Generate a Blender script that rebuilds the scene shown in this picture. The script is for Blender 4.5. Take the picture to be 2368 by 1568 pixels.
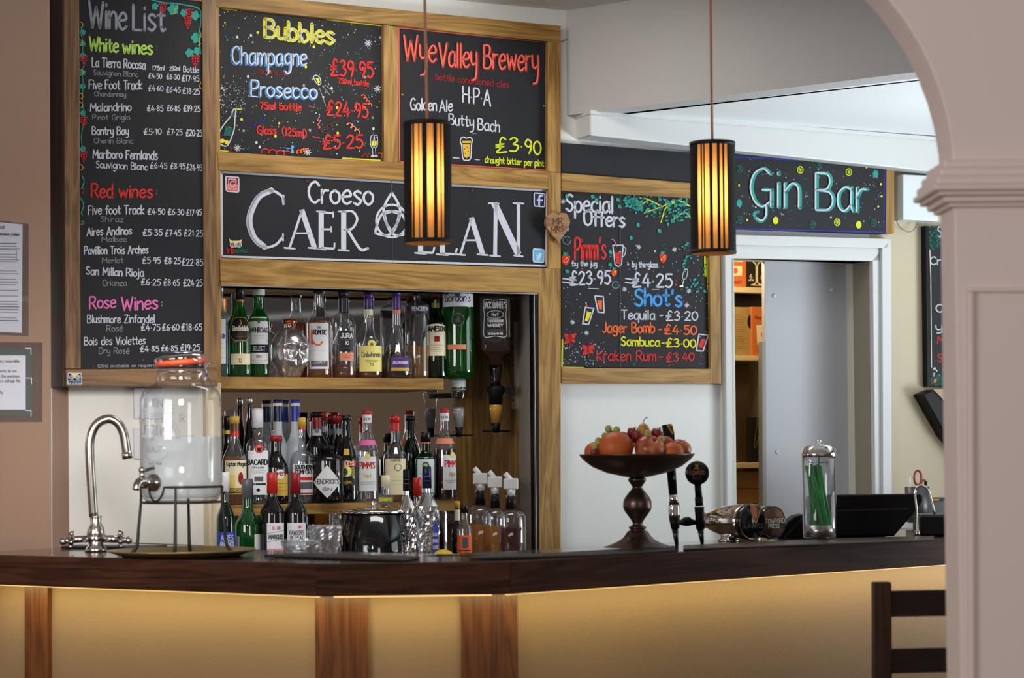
import bpy, math, random
from mathutils import Vector, Matrix
for o in list(bpy.data.objects): bpy.data.objects.remove(o)
C = bpy.context.scene.collection
sc = bpy.context.scene
# ---------------------------------------------------------------- camera
FPX = 5000.0
EYE = Vector((0, 0, 1.30))
PITCH = math.radians(1.4); ROLL = math.radians(0.5); SHY = 134.0
F = Vector((0, math.cos(PITCH), math.sin(PITCH)))
R0 = Vector((1, 0, 0)); U0 = Vector((0, -math.sin(PITCH), math.cos(PITCH)))
RR = R0 * math.cos(ROLL) - U0 * math.sin(ROLL)
UU = R0 * math.sin(ROLL) + U0 * math.cos(ROLL)
cam_data = bpy.data.cameras.new('camera')
cam = bpy.data.objects.new('camera', cam_data); C.objects.link(cam)
cam.matrix_world = Matrix(((RR.x, UU.x, -F.x, EYE.x), (RR.y, UU.y, -F.y, EYE.y), (RR.z, UU.z, -F.z, EYE.z), (0, 0, 0, 1)))
cam_data.sensor_width = 36.0
cam_data.lens = FPX / 2368 * 36.0
cam_data.shift_y = SHY / 2368
cam_data.dof.use_dof = True
cam_data.dof.focus_distance = 6.6
cam_data.dof.aperture_fstop = 4.5
sc.camera = cam
sc.view_settings.view_transform = 'Standard'
sc.view_settings.look = 'None'
sc.view_settings.gamma = 1
sc.view_settings.use_curve_mapping = False
sc.view_settings.exposure = 0.0
# ---------------------------------------------------------------- world, daylight and fill lamps
w = bpy.data.worlds.new('world'); sc.world = w; w.use_nodes = True
bg = w.node_tree.nodes['Background']; bg.inputs[0].default_value = (0.50, 0.47, 0.45, 1); bg.inputs[1].default_value = 0.33
def area(name, loc, target, sx, sy, power, col, spread=None):
    d = bpy.data.lights.new(name, 'AREA'); d.shape = 'RECTANGLE'; d.size = sx; d.size_y = sy
    d.energy = power; d.color = col
    if spread: d.spread = math.radians(spread)
    o = bpy.data.objects.new(name, d); C.objects.link(o); o.location = loc
    dv = Vector(target) - Vector(loc)
    o.rotation_euler = dv.to_track_quat('-Z', 'Y').to_euler()
    return o
area('daylight_window', (-2.6, 1.8, 2.0), (0.3, 7.0, 1.6), 1.6, 1.3, 62, (0.97, 0.97, 0.98))
area('daylight_side_window', (3.7, 6.2, 1.65), (-0.4, 6.7, 1.8), 2.0, 1.5, 26, (0.92, 0.97, 1.0))
area('soffit_bounce_fill', (3.4, 6.6, 0.9), (1.0, 6.6, 2.4), 1.0, 0.8, 21, (0.86, 0.95, 1.0), 75)  # added fill aimed up at the lower ceiling, stands for bounced daylight
area('splashback_fill', (-0.55, 3.6, 1.75), (-1.2, 6.25, 1.20), 0.35, 0.35, 1.9, (1.0, 0.98, 0.95), 34)  # unseen lamp added to brighten the splashback, no real opening there
area('pillar_fill', (2.3, 0.3, 1.9), (1.3, 4.0, 1.3), 1.0, 1.2, 25, (1.0, 0.96, 0.94))  # extra fill put in to lighten the arch pillar
area('bar_ceiling_light', (-0.15, 6.1, 2.70), (-0.2, 6.45, 1.3), 0.9, 0.25, 9, (1.0, 0.93, 0.84))
# ---------------------------------------------------------------- picture -> place
PX0, PY0 = 1184.0, 784.0 + SHY
def ray(px, py): return F * FPX + RR * (px - PX0) + UU * (PY0 - py)
TH = math.atan(0.5)
WN = Vector((math.sin(TH), -math.cos(TH), 0)); WW = Vector((math.cos(TH), math.sin(TH), 0))
WO = Vector((0, 6.95, 0))
def hit(px, py, P0, N):
    d = ray(px, py); return EYE + d * ((P0 - EYE).dot(N) / d.dot(N))
def UZ(px, py, off=0.0):
    P = hit(px, py, WO + WN * off, WN); return (P - WO).dot(WW), P.z
def WP(u, off, z): return WO + WW * u + WN * off + Vector((0, 0, z))
def onz(px, py, z): return hit(px, py, Vector((0, 0, z)), Vector((0, 0, 1)))
def ony(px, py, y): return hit(px, py, Vector((0, y, 0)), Vector((0, 1, 0)))
def ppm(P): return FPX / (Vector(P) - EYE).dot(F)
# ---------------------------------------------------------------- mesh helper
def catmull(pts, n=6, closed=False):
    P = [Vector(p) for p in pts]
    if len(P) < 3: return P
    out = []; m = len(P); rng = m if closed else m - 1
    for i in range(rng):
        p1, p2 = P[i], P[(i + 1) % m]
        p0 = P[(i - 1) % m] if (closed or i > 0) else p1 * 2 - p2
        p3 = P[(i + 2) % m] if (closed or i < m - 2) else p2 * 2 - p1
        for k in range(n):
            t = k / n
            out.append(0.5 * ((2 * p1) + (p2 - p0) * t + (2 * p0 - 5 * p1 + 4 * p2 - p3) * t * t + (3 * p1 - p0 - 3 * p2 + p3) * t ** 3))
    if not closed: out.append(P[-1])
    return out
class G:
    def __init__(s): s.v = []; s.f = []; s.m = []; s.sm = []
    def add(s, vs, fs, m=0, sm=False):
        b = len(s.v); s.v += [tuple(x) for x in vs]
        for f in fs: s.f.append([b + i for i in f]); s.m.append(m); s.sm.append(sm)
        return s
    def box(s, x0, x1, y0, y1, z0, z1, m=0):
        vs = [(x, y, z) for z in (z0, z1) for y in (y0, y1) for x in (x0, x1)]
        return s.add(vs, [(0, 2, 3, 1), (4, 5, 7, 6), (0, 1, 5, 4), (2, 6, 7, 3), (0, 4, 6, 2), (1, 3, 7, 5)], m)
    def lathe(s, prof, seg=24, m=0, M=None, sm=True, sx=1, sy=1, close=True):
        n = len(prof); vs = []
        for k in range(seg):
            a = 2 * math.pi * k / seg; c, d = math.cos(a), math.sin(a)
            for r, z in prof: vs.append(Vector((r * c * sx, r * d * sy, z)))
        if M: vs = [M @ v for v in vs]
        fs = []
        for k in range(seg):
            k2 = (k + 1) % seg
            for i in range(n - 1):
                fs.append((k * n + i, k2 * n + i, k2 * n + i + 1, k * n + i + 1))
        s.add(vs, fs, m, sm)
        if close:
            b = len(s.v) - seg * n
            for i in (0, n - 1):
                if prof[i][0] > 1e-5: s.f.append([b + k * n + i for k in range(seg)]); s.m.append(m); s.sm.append(False)
        return s
    def tube(s, pts, r, seg=8, m=0, closed=False, smooth=0):
        P = catmull(pts, smooth, closed) if smooth else [Vector(p) for p in pts]
        n = len(P); rs = r if callable(r) else (lambda t: r)
        vs = []; prev = None
        for i, p in enumerate(P):
            a = P[(i - 1) % n] if (closed or i > 0) else p
            b = P[(i + 1) % n] if (closed or i < n - 1) else p
            t = (b - a).normalized()
            if prev is None:
                x = t.cross(Vector((0, 0, 1)));
                if x.length < 1e-3: x = t.cross(Vector((0, 1, 0)))
            else: x = prev - t * prev.dot(t)
            x.normalize(); prev = x; y = t.cross(x)
            rad = rs(i / max(1, n - 1))
            for k in range(seg):
                q = 2 * math.pi * k / seg; vs.append(p + (x * math.cos(q) + y * math.sin(q)) * rad)
        fs = []
        for i in range(n if closed else n - 1):
            j = (i + 1) % n
            for k in range(seg): fs.append((i * seg + k, i * seg + (k + 1) % seg, j * seg + (k + 1) % seg, j * seg + k))
        if not closed: fs += [tuple(range(seg))[::-1], tuple((n - 1) * seg + k for k in range(seg))]
        return s.add(vs, fs, m, True)
    def sphere(s, c, r, seg=16, rings=10, m=0, M=None):
        if not hasattr(r, '__len__'): r = (r, r, r)
        vs = []; c = Vector(c)
        for i in range(rings + 1):
            a = math.pi * i / rings
            for k in range(seg):
                b = 2 * math.pi * k / seg
                v = Vector((r[0] * math.sin(a) * math.cos(b), r[1] * math.sin(a) * math.sin(b), r[2] * math.cos(a)))
                if M: v = M @ v
                vs.append(c + v)
        fs = [(i * seg + k, (i + 1) * seg + k, (i + 1) * seg + (k + 1) % seg, i * seg + (k + 1) % seg) for i in range(rings) for k in range(seg)]
        return s.add(vs, fs, m, True)
    def prism(s, poly, y0, y1, m=0, ax='y'):
        n = len(poly)
        def P(a, b, t): return {'y': (a, t, b), 'z': (a, b, t), 'x': (t, a, b)}[ax]
        vs = [P(a, b, y0) for a, b in poly] + [P(a, b, y1) for a, b in poly]
        fs = [tuple(range(n)), tuple(range(n, 2 * n))[::-1]] + [(i, i + n, (i + 1) % n + n, (i + 1) % n) for i in range(n)]
        return s.add(vs, fs, m)
    def sector(s, r0, r1, a0, a1, z0, z1, n=6, m=0):
        vs = []; fs = []
        for i in range(n + 1):
            a = a0 + (a1 - a0) * i / n
            for r, z in ((r0, z0), (r1, z0), (r1, z1), (r0, z1)): vs.append((r * math.sin(a), -r * math.cos(a), z))
        for i in range(n):
            b = i * 4
            for k in range(4): fs.append((b + k, b + (k + 1) % 4, b + 4 + (k + 1) % 4, b + 4 + k))
        fs += [(0, 1, 2, 3), (n * 4, n * 4 + 3, n * 4 + 2, n * 4 + 1)]
        return s.add(vs, fs, m, False)
def obj(name, g, mats, parent=None, loc=None, rotz=None, bevel=0, fix=True, M=None):
    me = bpy.data.meshes.new(name)
    me.from_pydata(g.v, [], g.f)
    if not isinstance(mats, (list, tuple)): mats = [mats]
    for m in mats: me.materials.append(m)
    me.polygons.foreach_set('material_index', g.m); me.polygons.foreach_set('use_smooth', g.sm)
    me.update()
    if fix:
        import bmesh
        bm = bmesh.new(); bm.from_mesh(me); bmesh.ops.remove_doubles(bm, verts=bm.verts, dist=1e-6)
        bmesh.ops.recalc_face_normals(bm, faces=bm.faces); bm.to_mesh(me); bm.free()
    o = bpy.data.objects.new(name, me); C.objects.link(o)
    if parent: o.parent = parent
    if loc is not None: o.location = loc
    if rotz is not None: o.rotation_euler = (0, 0, rotz)
    if M is not None: o.matrix_world = M
    if bevel:
        b = o.modifiers.new('bevel', 'BEVEL'); b.width = bevel; b.segments = 2; b.limit_method = 'ANGLE'; b.angle_limit = math.radians(50)
    return o
def tag(o, label, cat, group=None):
    o['label'] = label; o['category'] = cat
    if group: o['group'] = group
    return o
def thing(name, label, cat, loc=(0, 0, 0), rotz=0, group=None):
    o = bpy.data.objects.new(name, None); C.objects.link(o); o.empty_display_size = 0.05
    o.location = loc; o.rotation_euler = (0, 0, rotz); return tag(o, label, cat, group)
def struct(o): o['kind'] = 'structure'; return o
def facecam(P): return -math.atan2(P[0], P[1])     # rotz so that local -y looks at the camera
# ---------------------------------------------------------------- materials
def srgb(r, g, b):
    f = lambda c: (c / 255 / 12.92) if c / 255 <= 0.04045 else ((c / 255 + 0.055) / 1.055) ** 2.4
    return (f(r), f(g), f(b), 1)
_mc = {}
def mat(name, col, rough=0.5, metal=0.0, spec=0.5, coat=0.0, emis=None, es=0, bump=0, bscale=60, var=0, trans=0, ior=1.45):
    k = (name, col, rough, metal)
    if k in _mc: return _mc[k]
    m = bpy.data.materials.new(name); m.use_nodes = True; nt = m.node_tree; b = nt.nodes['Principled BSDF']
    b.inputs['Base Color'].default_value = col if len(col) == 4 else (*col, 1)
    b.inputs['Roughness'].default_value = rough; b.inputs['Metallic'].default_value = metal
    b.inputs['Specular IOR Level'].default_value = spec; b.inputs['Coat Weight'].default_value = coat
    b.inputs['Transmission Weight'].default_value = trans; b.inputs['IOR'].default_value = ior
    b.inputs['Coat Roughness'].default_value = 0.08
    if emis: b.inputs['Emission Color'].default_value = emis; b.inputs['Emission Strength'].default_value = es
    if var or bump:
        tc = nt.nodes.new('ShaderNodeTexCoord'); nz = nt.nodes.new('ShaderNodeTexNoise'); nz.inputs['Scale'].default_value = bscale; nz.inputs['Detail'].default_value = 4
        nt.links.new(tc.outputs['Object'], nz.inputs['Vector'])
        if bump:
            bp = nt.nodes.new('ShaderNodeBump'); bp.inputs['Strength'].default_value = bump; bp.inputs['Distance'].default_value = 0.002
            nt.links.new(nz.outputs['Fac'], bp.inputs['Height']); nt.links.new(bp.outputs['Normal'], b.inputs['Normal'])
        if var:
            nz2 = nt.nodes.new('ShaderNodeTexNoise'); nz2.inputs['Scale'].default_value = 3; nz2.inputs['Detail'].default_value = 5
            nt.links.new(tc.outputs['Object'], nz2.inputs['Vector'])
            cr = nt.nodes.new('ShaderNodeValToRGB'); cr.color_ramp.elements[0].position = 0.3; cr.color_ramp.elements[1].position = 0.7
            c = b.inputs['Base Color'].default_value[:]
            cr.color_ramp.elements[0].color = tuple(x * (1 - var) for x in c[:3]) + (1,); cr.color_ramp.elements[1].color = tuple(min(1, x * (1 + var * .4)) for x in c[:3]) + (1,)
            nt.links.new(nz2.outputs['Fac'], cr.inputs['Fac']); nt.links.new(cr.outputs['Color'], b.inputs['Base Color'])
    _mc[k] = m; return m
def wood(name, c0, c1, axis='x', scale=1.0, rough=0.45, spec=0.4):
    m = bpy.data.materials.new(name); m.use_nodes = True; nt = m.node_tree; b = nt.nodes['Principled BSDF']
    N = nt.nodes.new; L = nt.links.new
    tc = N('ShaderNodeTexCoord'); mp = N('ShaderNodeMapping')
    sc3 = {'x': (1.2, 14, 14), 'y': (14, 1.2, 14), 'z': (14, 14, 1.2)}[axis]
    mp.inputs['Scale'].default_value = tuple(a * scale for a in sc3)
    oi = N('ShaderNodeObjectInfo'); va = N('ShaderNodeVectorMath'); va.operation = 'ADD'
    sv = N('ShaderNodeVectorMath'); sv.operation = 'SCALE'; sv.inputs[3].default_value = 7.0
    cx = N('ShaderNodeCombineXYZ'); L(oi.outputs['Random'], cx.inputs[0]); L(oi.outputs['Random'], cx.inputs[1]); L(oi.outputs['Random'], cx.inputs[2])
    L(cx.outputs[0], sv.inputs[0]); L(tc.outputs['Object'], va.inputs[0]); L(sv.outputs[0], va.inputs[1]); L(va.outputs[0], mp.inputs['Vector'])
    n1 = N('ShaderNodeTexNoise'); n1.inputs['Scale'].default_value = 1.0; n1.inputs['Detail'].default_value = 3; n1.inputs['Distortion'].default_value = 1.3; L(mp.outputs[0], n1.inputs['Vector'])
    ml = N('ShaderNodeMath'); ml.operation = 'MULTIPLY'; ml.inputs[1].default_value = 11; L(n1.outputs['Fac'], ml.inputs[0])
    fr = N('ShaderNodeMath'); fr.operation = 'PINGPONG'; fr.inputs[1].default_value = 1; L(ml.outputs[0], fr.inputs[0])
    mp2 = N('ShaderNodeMapping'); mp2.inputs['Scale'].default_value = {'x': (6, 160, 160), 'y': (160, 6, 160), 'z': (160, 160, 6)}[axis]; L(va.outputs[0], mp2.inputs['Vector'])
    n2 = N('ShaderNodeTexNoise'); n2.inputs['Scale'].default_value = 1; n2.inputs['Detail'].default_value = 4; L(mp2.outputs[0], n2.inputs['Vector'])
    mx = N('ShaderNodeMath'); mx.operation = 'MULTIPLY_ADD'; mx.inputs[1].default_value = 0.45; L(fr.outputs[0], mx.inputs[0])
    m3 = N('ShaderNodeMath'); m3.operation = 'MULTIPLY'; m3.inputs[1].default_value = 0.75; L(n2.outputs['Fac'], m3.inputs[0]); L(m3.outputs[0], mx.inputs[2])
    cr = N('ShaderNodeValToRGB'); cr.color_ramp.elements[0].position = 0.25; cr.color_ramp.elements[1].position = 0.85
    cr.color_ramp.elements[0].color = c0; cr.color_ramp.elements[1].color = c1; L(mx.outputs[0], cr.inputs['Fac']); L(cr.outputs['Color'], b.inputs['Base Color'])
    bp = N('ShaderNodeBump'); bp.inputs['Strength'].default_value = 0.25; bp.inputs['Distance'].default_value = 0.001; L(n2.outputs['Fac'], bp.inputs['Height']); L(bp.outputs['Normal'], b.inputs['Normal'])
    b.inputs['Roughness'].default_value = rough; b.inputs['Specular IOR Level'].default_value = spec
    return m
def thin(name, tint, gloss=1.0, rough=0.02, diff=0.0, dcol=None, base=0.06, power=3.0, edge=0.3):
    m = bpy.data.materials.new(name); m.use_nodes = True; nt = m.node_tree; nt.nodes.clear(); N = nt.nodes.new; L = nt.links.new
    out = N('ShaderNodeOutputMaterial'); tr = N('ShaderNodeBsdfTransparent'); tr.inputs[0].default_value = (*tint, 1)
    lwe = N('ShaderNodeLayerWeight'); pe_ = N('ShaderNodeMath'); pe_.operation = 'POWER'; pe_.inputs[1].default_value = 5.0; L(lwe.outputs['Facing'], pe_.inputs[0])
    ce = N('ShaderNodeMix'); ce.data_type = 'RGBA'; ce.inputs[6].default_value = (*tint, 1); ce.inputs[7].default_value = tuple(x * edge for x in tint) + (1,); L(pe_.outputs[0], ce.inputs[0]); L(ce.outputs[2], tr.inputs[0])
    gl = N('ShaderNodeBsdfGlossy'); gl.inputs['Roughness'].default_value = rough; gl.inputs[0].default_value = (1, 1, 1, 1)
    lw = N('ShaderNodeLayerWeight'); pw = N('ShaderNodeMath'); pw.operation = 'POWER'; pw.inputs[1].default_value = power; L(lw.outputs['Facing'], pw.inputs[0])
    ma = N('ShaderNodeMath'); ma.operation = 'MULTIPLY_ADD'; ma.inputs[1].default_value = 0.7 * gloss; ma.inputs[2].default_value = base; L(pw.outputs[0], ma.inputs[0])
    mx = N('ShaderNodeMixShader'); L(ma.outputs[0], mx.inputs[0]); L(gl.outputs[0], mx.inputs[2])
    if diff:
        df = N('ShaderNodeBsdfDiffuse'); df.inputs[0].default_value = (*(dcol or tint), 1); tl = N('ShaderNodeBsdfTranslucent'); tl.inputs[0].default_value = (*(dcol or tint), 1)
        m1 = N('ShaderNodeMixShader'); m1.inputs[0].default_value = 0.5; L(df.outputs[0], m1.inputs[1]); L(tl.outputs[0], m1.inputs[2])
        m2 = N('ShaderNodeMixShader'); m2.inputs[0].default_value = diff; L(tr.outputs[0], m2.inputs[1]); L(m1.outputs[0], m2.inputs[2]); L(m2.outputs[0], mx.inputs[1])
    else: L(tr.outputs[0], mx.inputs[1])
    L(mx.outputs[0], out.inputs[0]); return m
OAK0, OAK1 = srgb(118, 82, 34), srgb(174, 136, 74)
oak_h = wood('oak_horizontal', OAK0, OAK1, 'x'); oak_v = wood('oak_vertical', OAK0, OAK1, 'z')
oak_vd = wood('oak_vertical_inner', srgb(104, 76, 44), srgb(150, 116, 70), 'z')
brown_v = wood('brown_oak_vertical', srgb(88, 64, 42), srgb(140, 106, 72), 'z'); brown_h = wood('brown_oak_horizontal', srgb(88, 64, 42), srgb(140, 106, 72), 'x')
ash_v = wood('pale_ash', srgb(190, 172, 140), srgb(225, 210, 182), 'z')
dark_h = wood('dark_counter_oak', srgb(38, 20, 12), srgb(76, 44, 28), 'x', rough=0.6, spec=0.12)
post_v = wood('dark_post_oak', srgb(72, 38, 16), srgb(112, 66, 34), 'z', rough=0.4)
chair_v = wood('dark_chair_wood', srgb(40, 24, 14), srgb(70, 44, 28), 'z', rough=0.4); chair_h = wood('dark_chair_wood_rail', srgb(24, 13, 9), srgb(40, 24, 16), 'x', rough=0.4)
board_m = mat('chalkboard', srgb(38, 39, 43), 0.55, spec=0.25, var=0.25, bump=0.1)
board_e = mat('chalkboard_edge', srgb(20, 20, 20), 0.6)
white_p = mat('white_paint', srgb(206, 208, 208), 0.45, bump=0.05)
white_wall = mat('white_wall', srgb(226, 228, 226), 0.6, bump=0.25, bscale=180, var=0.03)
cream_wall = mat('cream_wall', srgb(214, 205, 186), 0.6, bump=0.2, bscale=180, var=0.04)
pink_wall = mat('pinkish_arch_paint', srgb(234, 214, 206), 0.55, bump=0.1, bscale=90)
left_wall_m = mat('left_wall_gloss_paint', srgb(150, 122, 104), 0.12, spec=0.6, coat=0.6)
grey_wall = mat('grey_bulkhead', srgb(190, 188, 188), 0.7, bump=0.2, bscale=160, var=0.03)
panel_m = mat('cream_counter_panel', srgb(146, 118, 86), 0.55, bump=0.3, bscale=150, var=0.05)
grey_panel = mat('grey_panel', srgb(176, 178, 184), 0.5, bump=0.05)
chrome = mat('chrome', (0.85, 0.83, 0.8), 0.06, 1.0)
steel = mat('brushed_steel', (0.55, 0.52, 0.48), 0.25, 1.0)
dark_metal = mat('dark_bronze', srgb(92, 74, 66), 0.32, 0.85, bump=0.15, bscale=80)
black = mat('black_plastic', (0.006, 0.006, 0.007), 0.45, spec=0.22)
blackg = mat('black_gloss', (0.004, 0.004, 0.006), 0.08, coat=0.5)
blackm = mat('black_iron', (0.006, 0.006, 0.006), 0.5)
black_mat = mat('black_rubber_mat', srgb(34, 26, 24), 0.5, bump=0.6, bscale=900)
mirror_m = mat('mirror', (0.80, 0.80, 0.80), 0.03, 1.0)
alu = mat('aluminium', (0.75, 0.75, 0.78), 0.3, 1.0)
glass_c = thin('clear_glass', (0.93, 0.94, 0.95))
glass_j = thin('jar_glass', (0.94, 0.95, 0.96), base=0.05, power=3.5, gloss=0.9)
# ---------------------------------------------------------------- handwriting
GL = {}
def _g(ch, w, s): 
    st = []
    for part in s.split('|'):
        st.append((part[0] == 'C', [tuple(float(q) for q in p.split(',')) for p in part[1:].split()]))
    GL[ch] = (w, st)
for _l in """A;4;L0,0 2,7 4,0|L.8,2.5 3.2,2.5
B;3.6;L0,0 0,7|C0,7 2.4,6.8 3,5.4 2.2,4 0,3.8|C0,3.8 2.8,3.4 3.6,1.8 2.6,.2 0,0
C;3.6;C3.6,5.8 2.4,7 .8,6 .1,3.5 .8,1 2.2,0 3.6,1
D;3.8;L0,0 0,7|C0,7 2.6,6.6 3.8,3.6 2.6,.4 0,0
E;3.1;L3.1,7 0,7 0,0 3.1,0|L0,3.7 2.5,3.7
F;3;L3,7 0,7 0,0|L0,3.7 2.4,3.7
G;3.9;C3.6,6 2.4,7 .8,6 .1,3.5 .8,1 2.2,0 3.7,1|L2.2,3.1 3.8,3.1 3.8,0
H;3.6;L0,0 0,7|L3.6,0 3.6,7|L0,3.6 3.6,3.6
I;.8;L.4,0 .4,7
J;2.6;C2.4,7 2.4,1.6 1.4,0 .1,.9
K;3.4;L0,0 0,7|L3.3,7 0,3.2 3.4,0
L;2.8;L0,7 0,0 2.8,0
M;4.8;L0,0 .4,7 2.4,2.4 4.4,7 4.8,0
N;3.8;L0,0 0,7 3.8,0 3.8,7
O;4;C2,7 .3,5.8 .1,3.5 .5,1 2,0 3.6,1.2 3.9,3.5 3.6,5.8 2,7
P;3.2;L0,0 0,7|C0,7 2.6,6.8 3.3,5.2 2.2,3.4 0,3.2
Q;4;C2,7 .3,5.8 .1,3.5 .5,1 2,0 3.6,1.2 3.9,3.5 3.6,5.8 2,7|L2.4,1.8 4.1,-.6
R;3.6;L0,0 0,7|C0,7 2.6,6.8 3.2,5.2 2.2,3.5 0,3.3|L1.4,3.4 3.6,0
S;3.2;C3,6.2 1.8,7 .4,6 .6,4.4 2.4,3.2 3,1.6 1.8,0 .1,.9
T;3.6;L1.8,0 1.8,7|L0,7 3.6,7
U;3.6;C0,7 .1,2 1.8,0 3.5,2 3.6,7
V;3.8;L0,7 1.9,0 3.8,7
W;5.4;L0,7 1.3,0 2.7,5.5 4.1,0 5.4,7
X;3.4;L0,0 3.4,7|L0,7 3.4,0
Y;3.6;L0,7 1.8,3.4 3.6,7|L1.8,3.4 1.8,0
Z;3.4;L.1,7 3.3,7 0,0 3.4,0
a;3.2;C3,4 1.7,4.5 .3,3.2 .3,.9 1.5,0 2.9,1.2|C3,4.4 2.95,1.2 3.3,0
b;3;L0,7 0,0|C0,3 1.3,4.4 2.8,3.5 2.9,1.2 1.6,0 0,.9
c;2.8;C2.7,3.7 1.6,4.5 .3,3.4 .2,1.2 1.4,0 2.8,.8
d;3.1;L3,7 3,0|C3,3.5 1.7,4.5 .3,3.2 .3,.9 1.6,0 3,1.1
e;2.9;C.2,2.3 2.7,2.7 2.5,4.1 1.3,4.4 .1,2.8 .4,.7 1.6,0 2.9,.8
f;2.2;C2.5,6.4 1.7,7 1,6 .9,3 .9,0|L0,4.2 2.1,4.2
g;3.1;C2.9,4 1.7,4.5 .3,3.3 .4,1.1 1.6,.4 2.9,1.4|C3,4.4 3,.4 2.8,-1.8 1.3,-2.6 .2,-1.8
h;2.8;L0,7 0,0|C0,2.8 1.3,4.4 2.6,3.6 2.7,0
i;.6;L.3,4.4 .3,0|L.3,6 .3,6.35
j;1.1;C.8,4.4 .9,0 .6,-2 -.4,-2.3|L.8,6 .8,6.35
k;2.7;L0,7 0,0|L2.5,4.4 0,2 2.7,0
l;.6;L.3,7 .3,0
m;4.2;L0,4.4 0,0|C0,3 1,4.4 1.9,3.6 2,0|C2,3 3.1,4.4 4,3.6 4.1,0
n;2.7;L0,4.4 0,0|C0,2.8 1.3,4.4 2.5,3.6 2.6,0
o;3;C1.5,4.4 .2,3.4 .1,1.4 1.4,0 2.8,1 2.9,3.2 1.5,4.4
p;2.9;L0,4.4 0,-2.6|C0,3.2 1.4,4.5 2.8,3.4 2.7,1 1.5,0 0,.9
q;3;C2.9,4 1.6,4.5 .3,3.2 .3,.9 1.5,0 2.9,1.2|L3,4.4 3,-2.6
r;2;L0,4.4 0,0|C0,2.6 .9,4.1 2.1,4.2
s;2.5;C2.4,3.9 1.3,4.5 .2,3.6 1.2,2.4 2.5,1.3 1.4,0 .1,.5
t;2.4;L1.1,6.4 1.1,1|C1.1,1.1 1.6,0 2.5,.5|L0,4.3 2.3,4.3
u;2.7;C0,4.4 .05,1.2 1.2,0 2.5,1.1|L2.6,4.4 2.6,0
v;2.8;L0,4.4 1.4,0 2.8,4.4
w;4.2;L0,4.4 1,0 2.1,3.6 3.2,0 4.2,4.4
x;2.6;L0,4.4 2.6,0|L2.6,4.4 0,0
y;2.8;C0,4.4 .2,1.6 1.3,.6 2.6,1.6|C2.7,4.4 2.8,0 2.2,-2 .5,-2.4
z;2.6;L.1,4.3 2.5,4.3 0,0 2.7,0
0;3;C1.5,6.5 .2,5 .1,2 1.5,0 2.9,2 2.8,5 1.5,6.5
1;1.2;L0,5.4 .9,6.5 .9,0
2;3;C.1,5.2 1.4,6.5 2.8,5.3 1.8,2.6 0,0|L0,0 3,0
3;2.9;C.2,5.8 1.5,6.6 2.6,5.2 1.2,3.6|C1.2,3.6 2.9,2.4 2,.2 .1,.5
4;3.2;L1.8,6.5 0,2 3.2,2|L2.3,4 2.3,0
5;2.9;L2.8,6.5 .5,6.5 .3,3.8|C.3,3.8 1.8,4.2 2.9,2.2 1.8,0 .1,.5
6;2.9;C2.4,6.4 .6,4.6 .1,1.8 1.4,0 2.8,1.4 1.8,3.6 .3,2.6
7;2.8;L0,6.4 2.8,6.4 1,0
8;3;C1.5,6.5 .3,5.2 1.4,3.6 2.8,1.6 1.5,0 .2,1.6 1.6,3.6 2.7,5.2 1.5,6.5
9;2.9;C2.6,4.6 1.6,3 .2,4.2 1,6.4 2.6,5.6 2.6,2.6 1.8,0
£;3.6;C3.2,6 2.2,7 1.4,5.6 1.5,2 .3,0 3.6,.1|L.1,3.6 2.6,3.9|L.1,2.4 2.6,2.7
.;1;L.4,2.6 .5,2.7
,;1;L.6,.6 .2,-1
-;2.2;L0,2.8 2,3
:;.8;L.4,1 .4,1.3|L.4,3.6 .4,3.9
';.8;L.5,7 .3,5.4
(;1.6;C1.5,7.4 .3,5 .3,2 1.5,-1
);1.6;C.1,7.4 1.3,5 1.3,2 .1,-1
&;3.6;L3.6,0 .8,5.6|C.8,5.6 1.6,7 2.3,5.6 .3,2.4 1,0 3,2.4
/;2;L0,-.5 2,7
é;2.9;C.2,2.3 2.7,2.7 2.5,4.1 1.3,4.4 .1,2.8 .4,.7 1.6,0 2.9,.8|L1.2,5.6 2.1,6.6
_;3;L0,0 3,0""".split('\n'):
    if _l[0] == ';': continue
    a_, b_, c_ = _l[0], _l[2:].split(';')[0], _l[2:].split(';')[1]
    _g(a_, float(b_), c_)
GL[' '] = (2.0, [])
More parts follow.
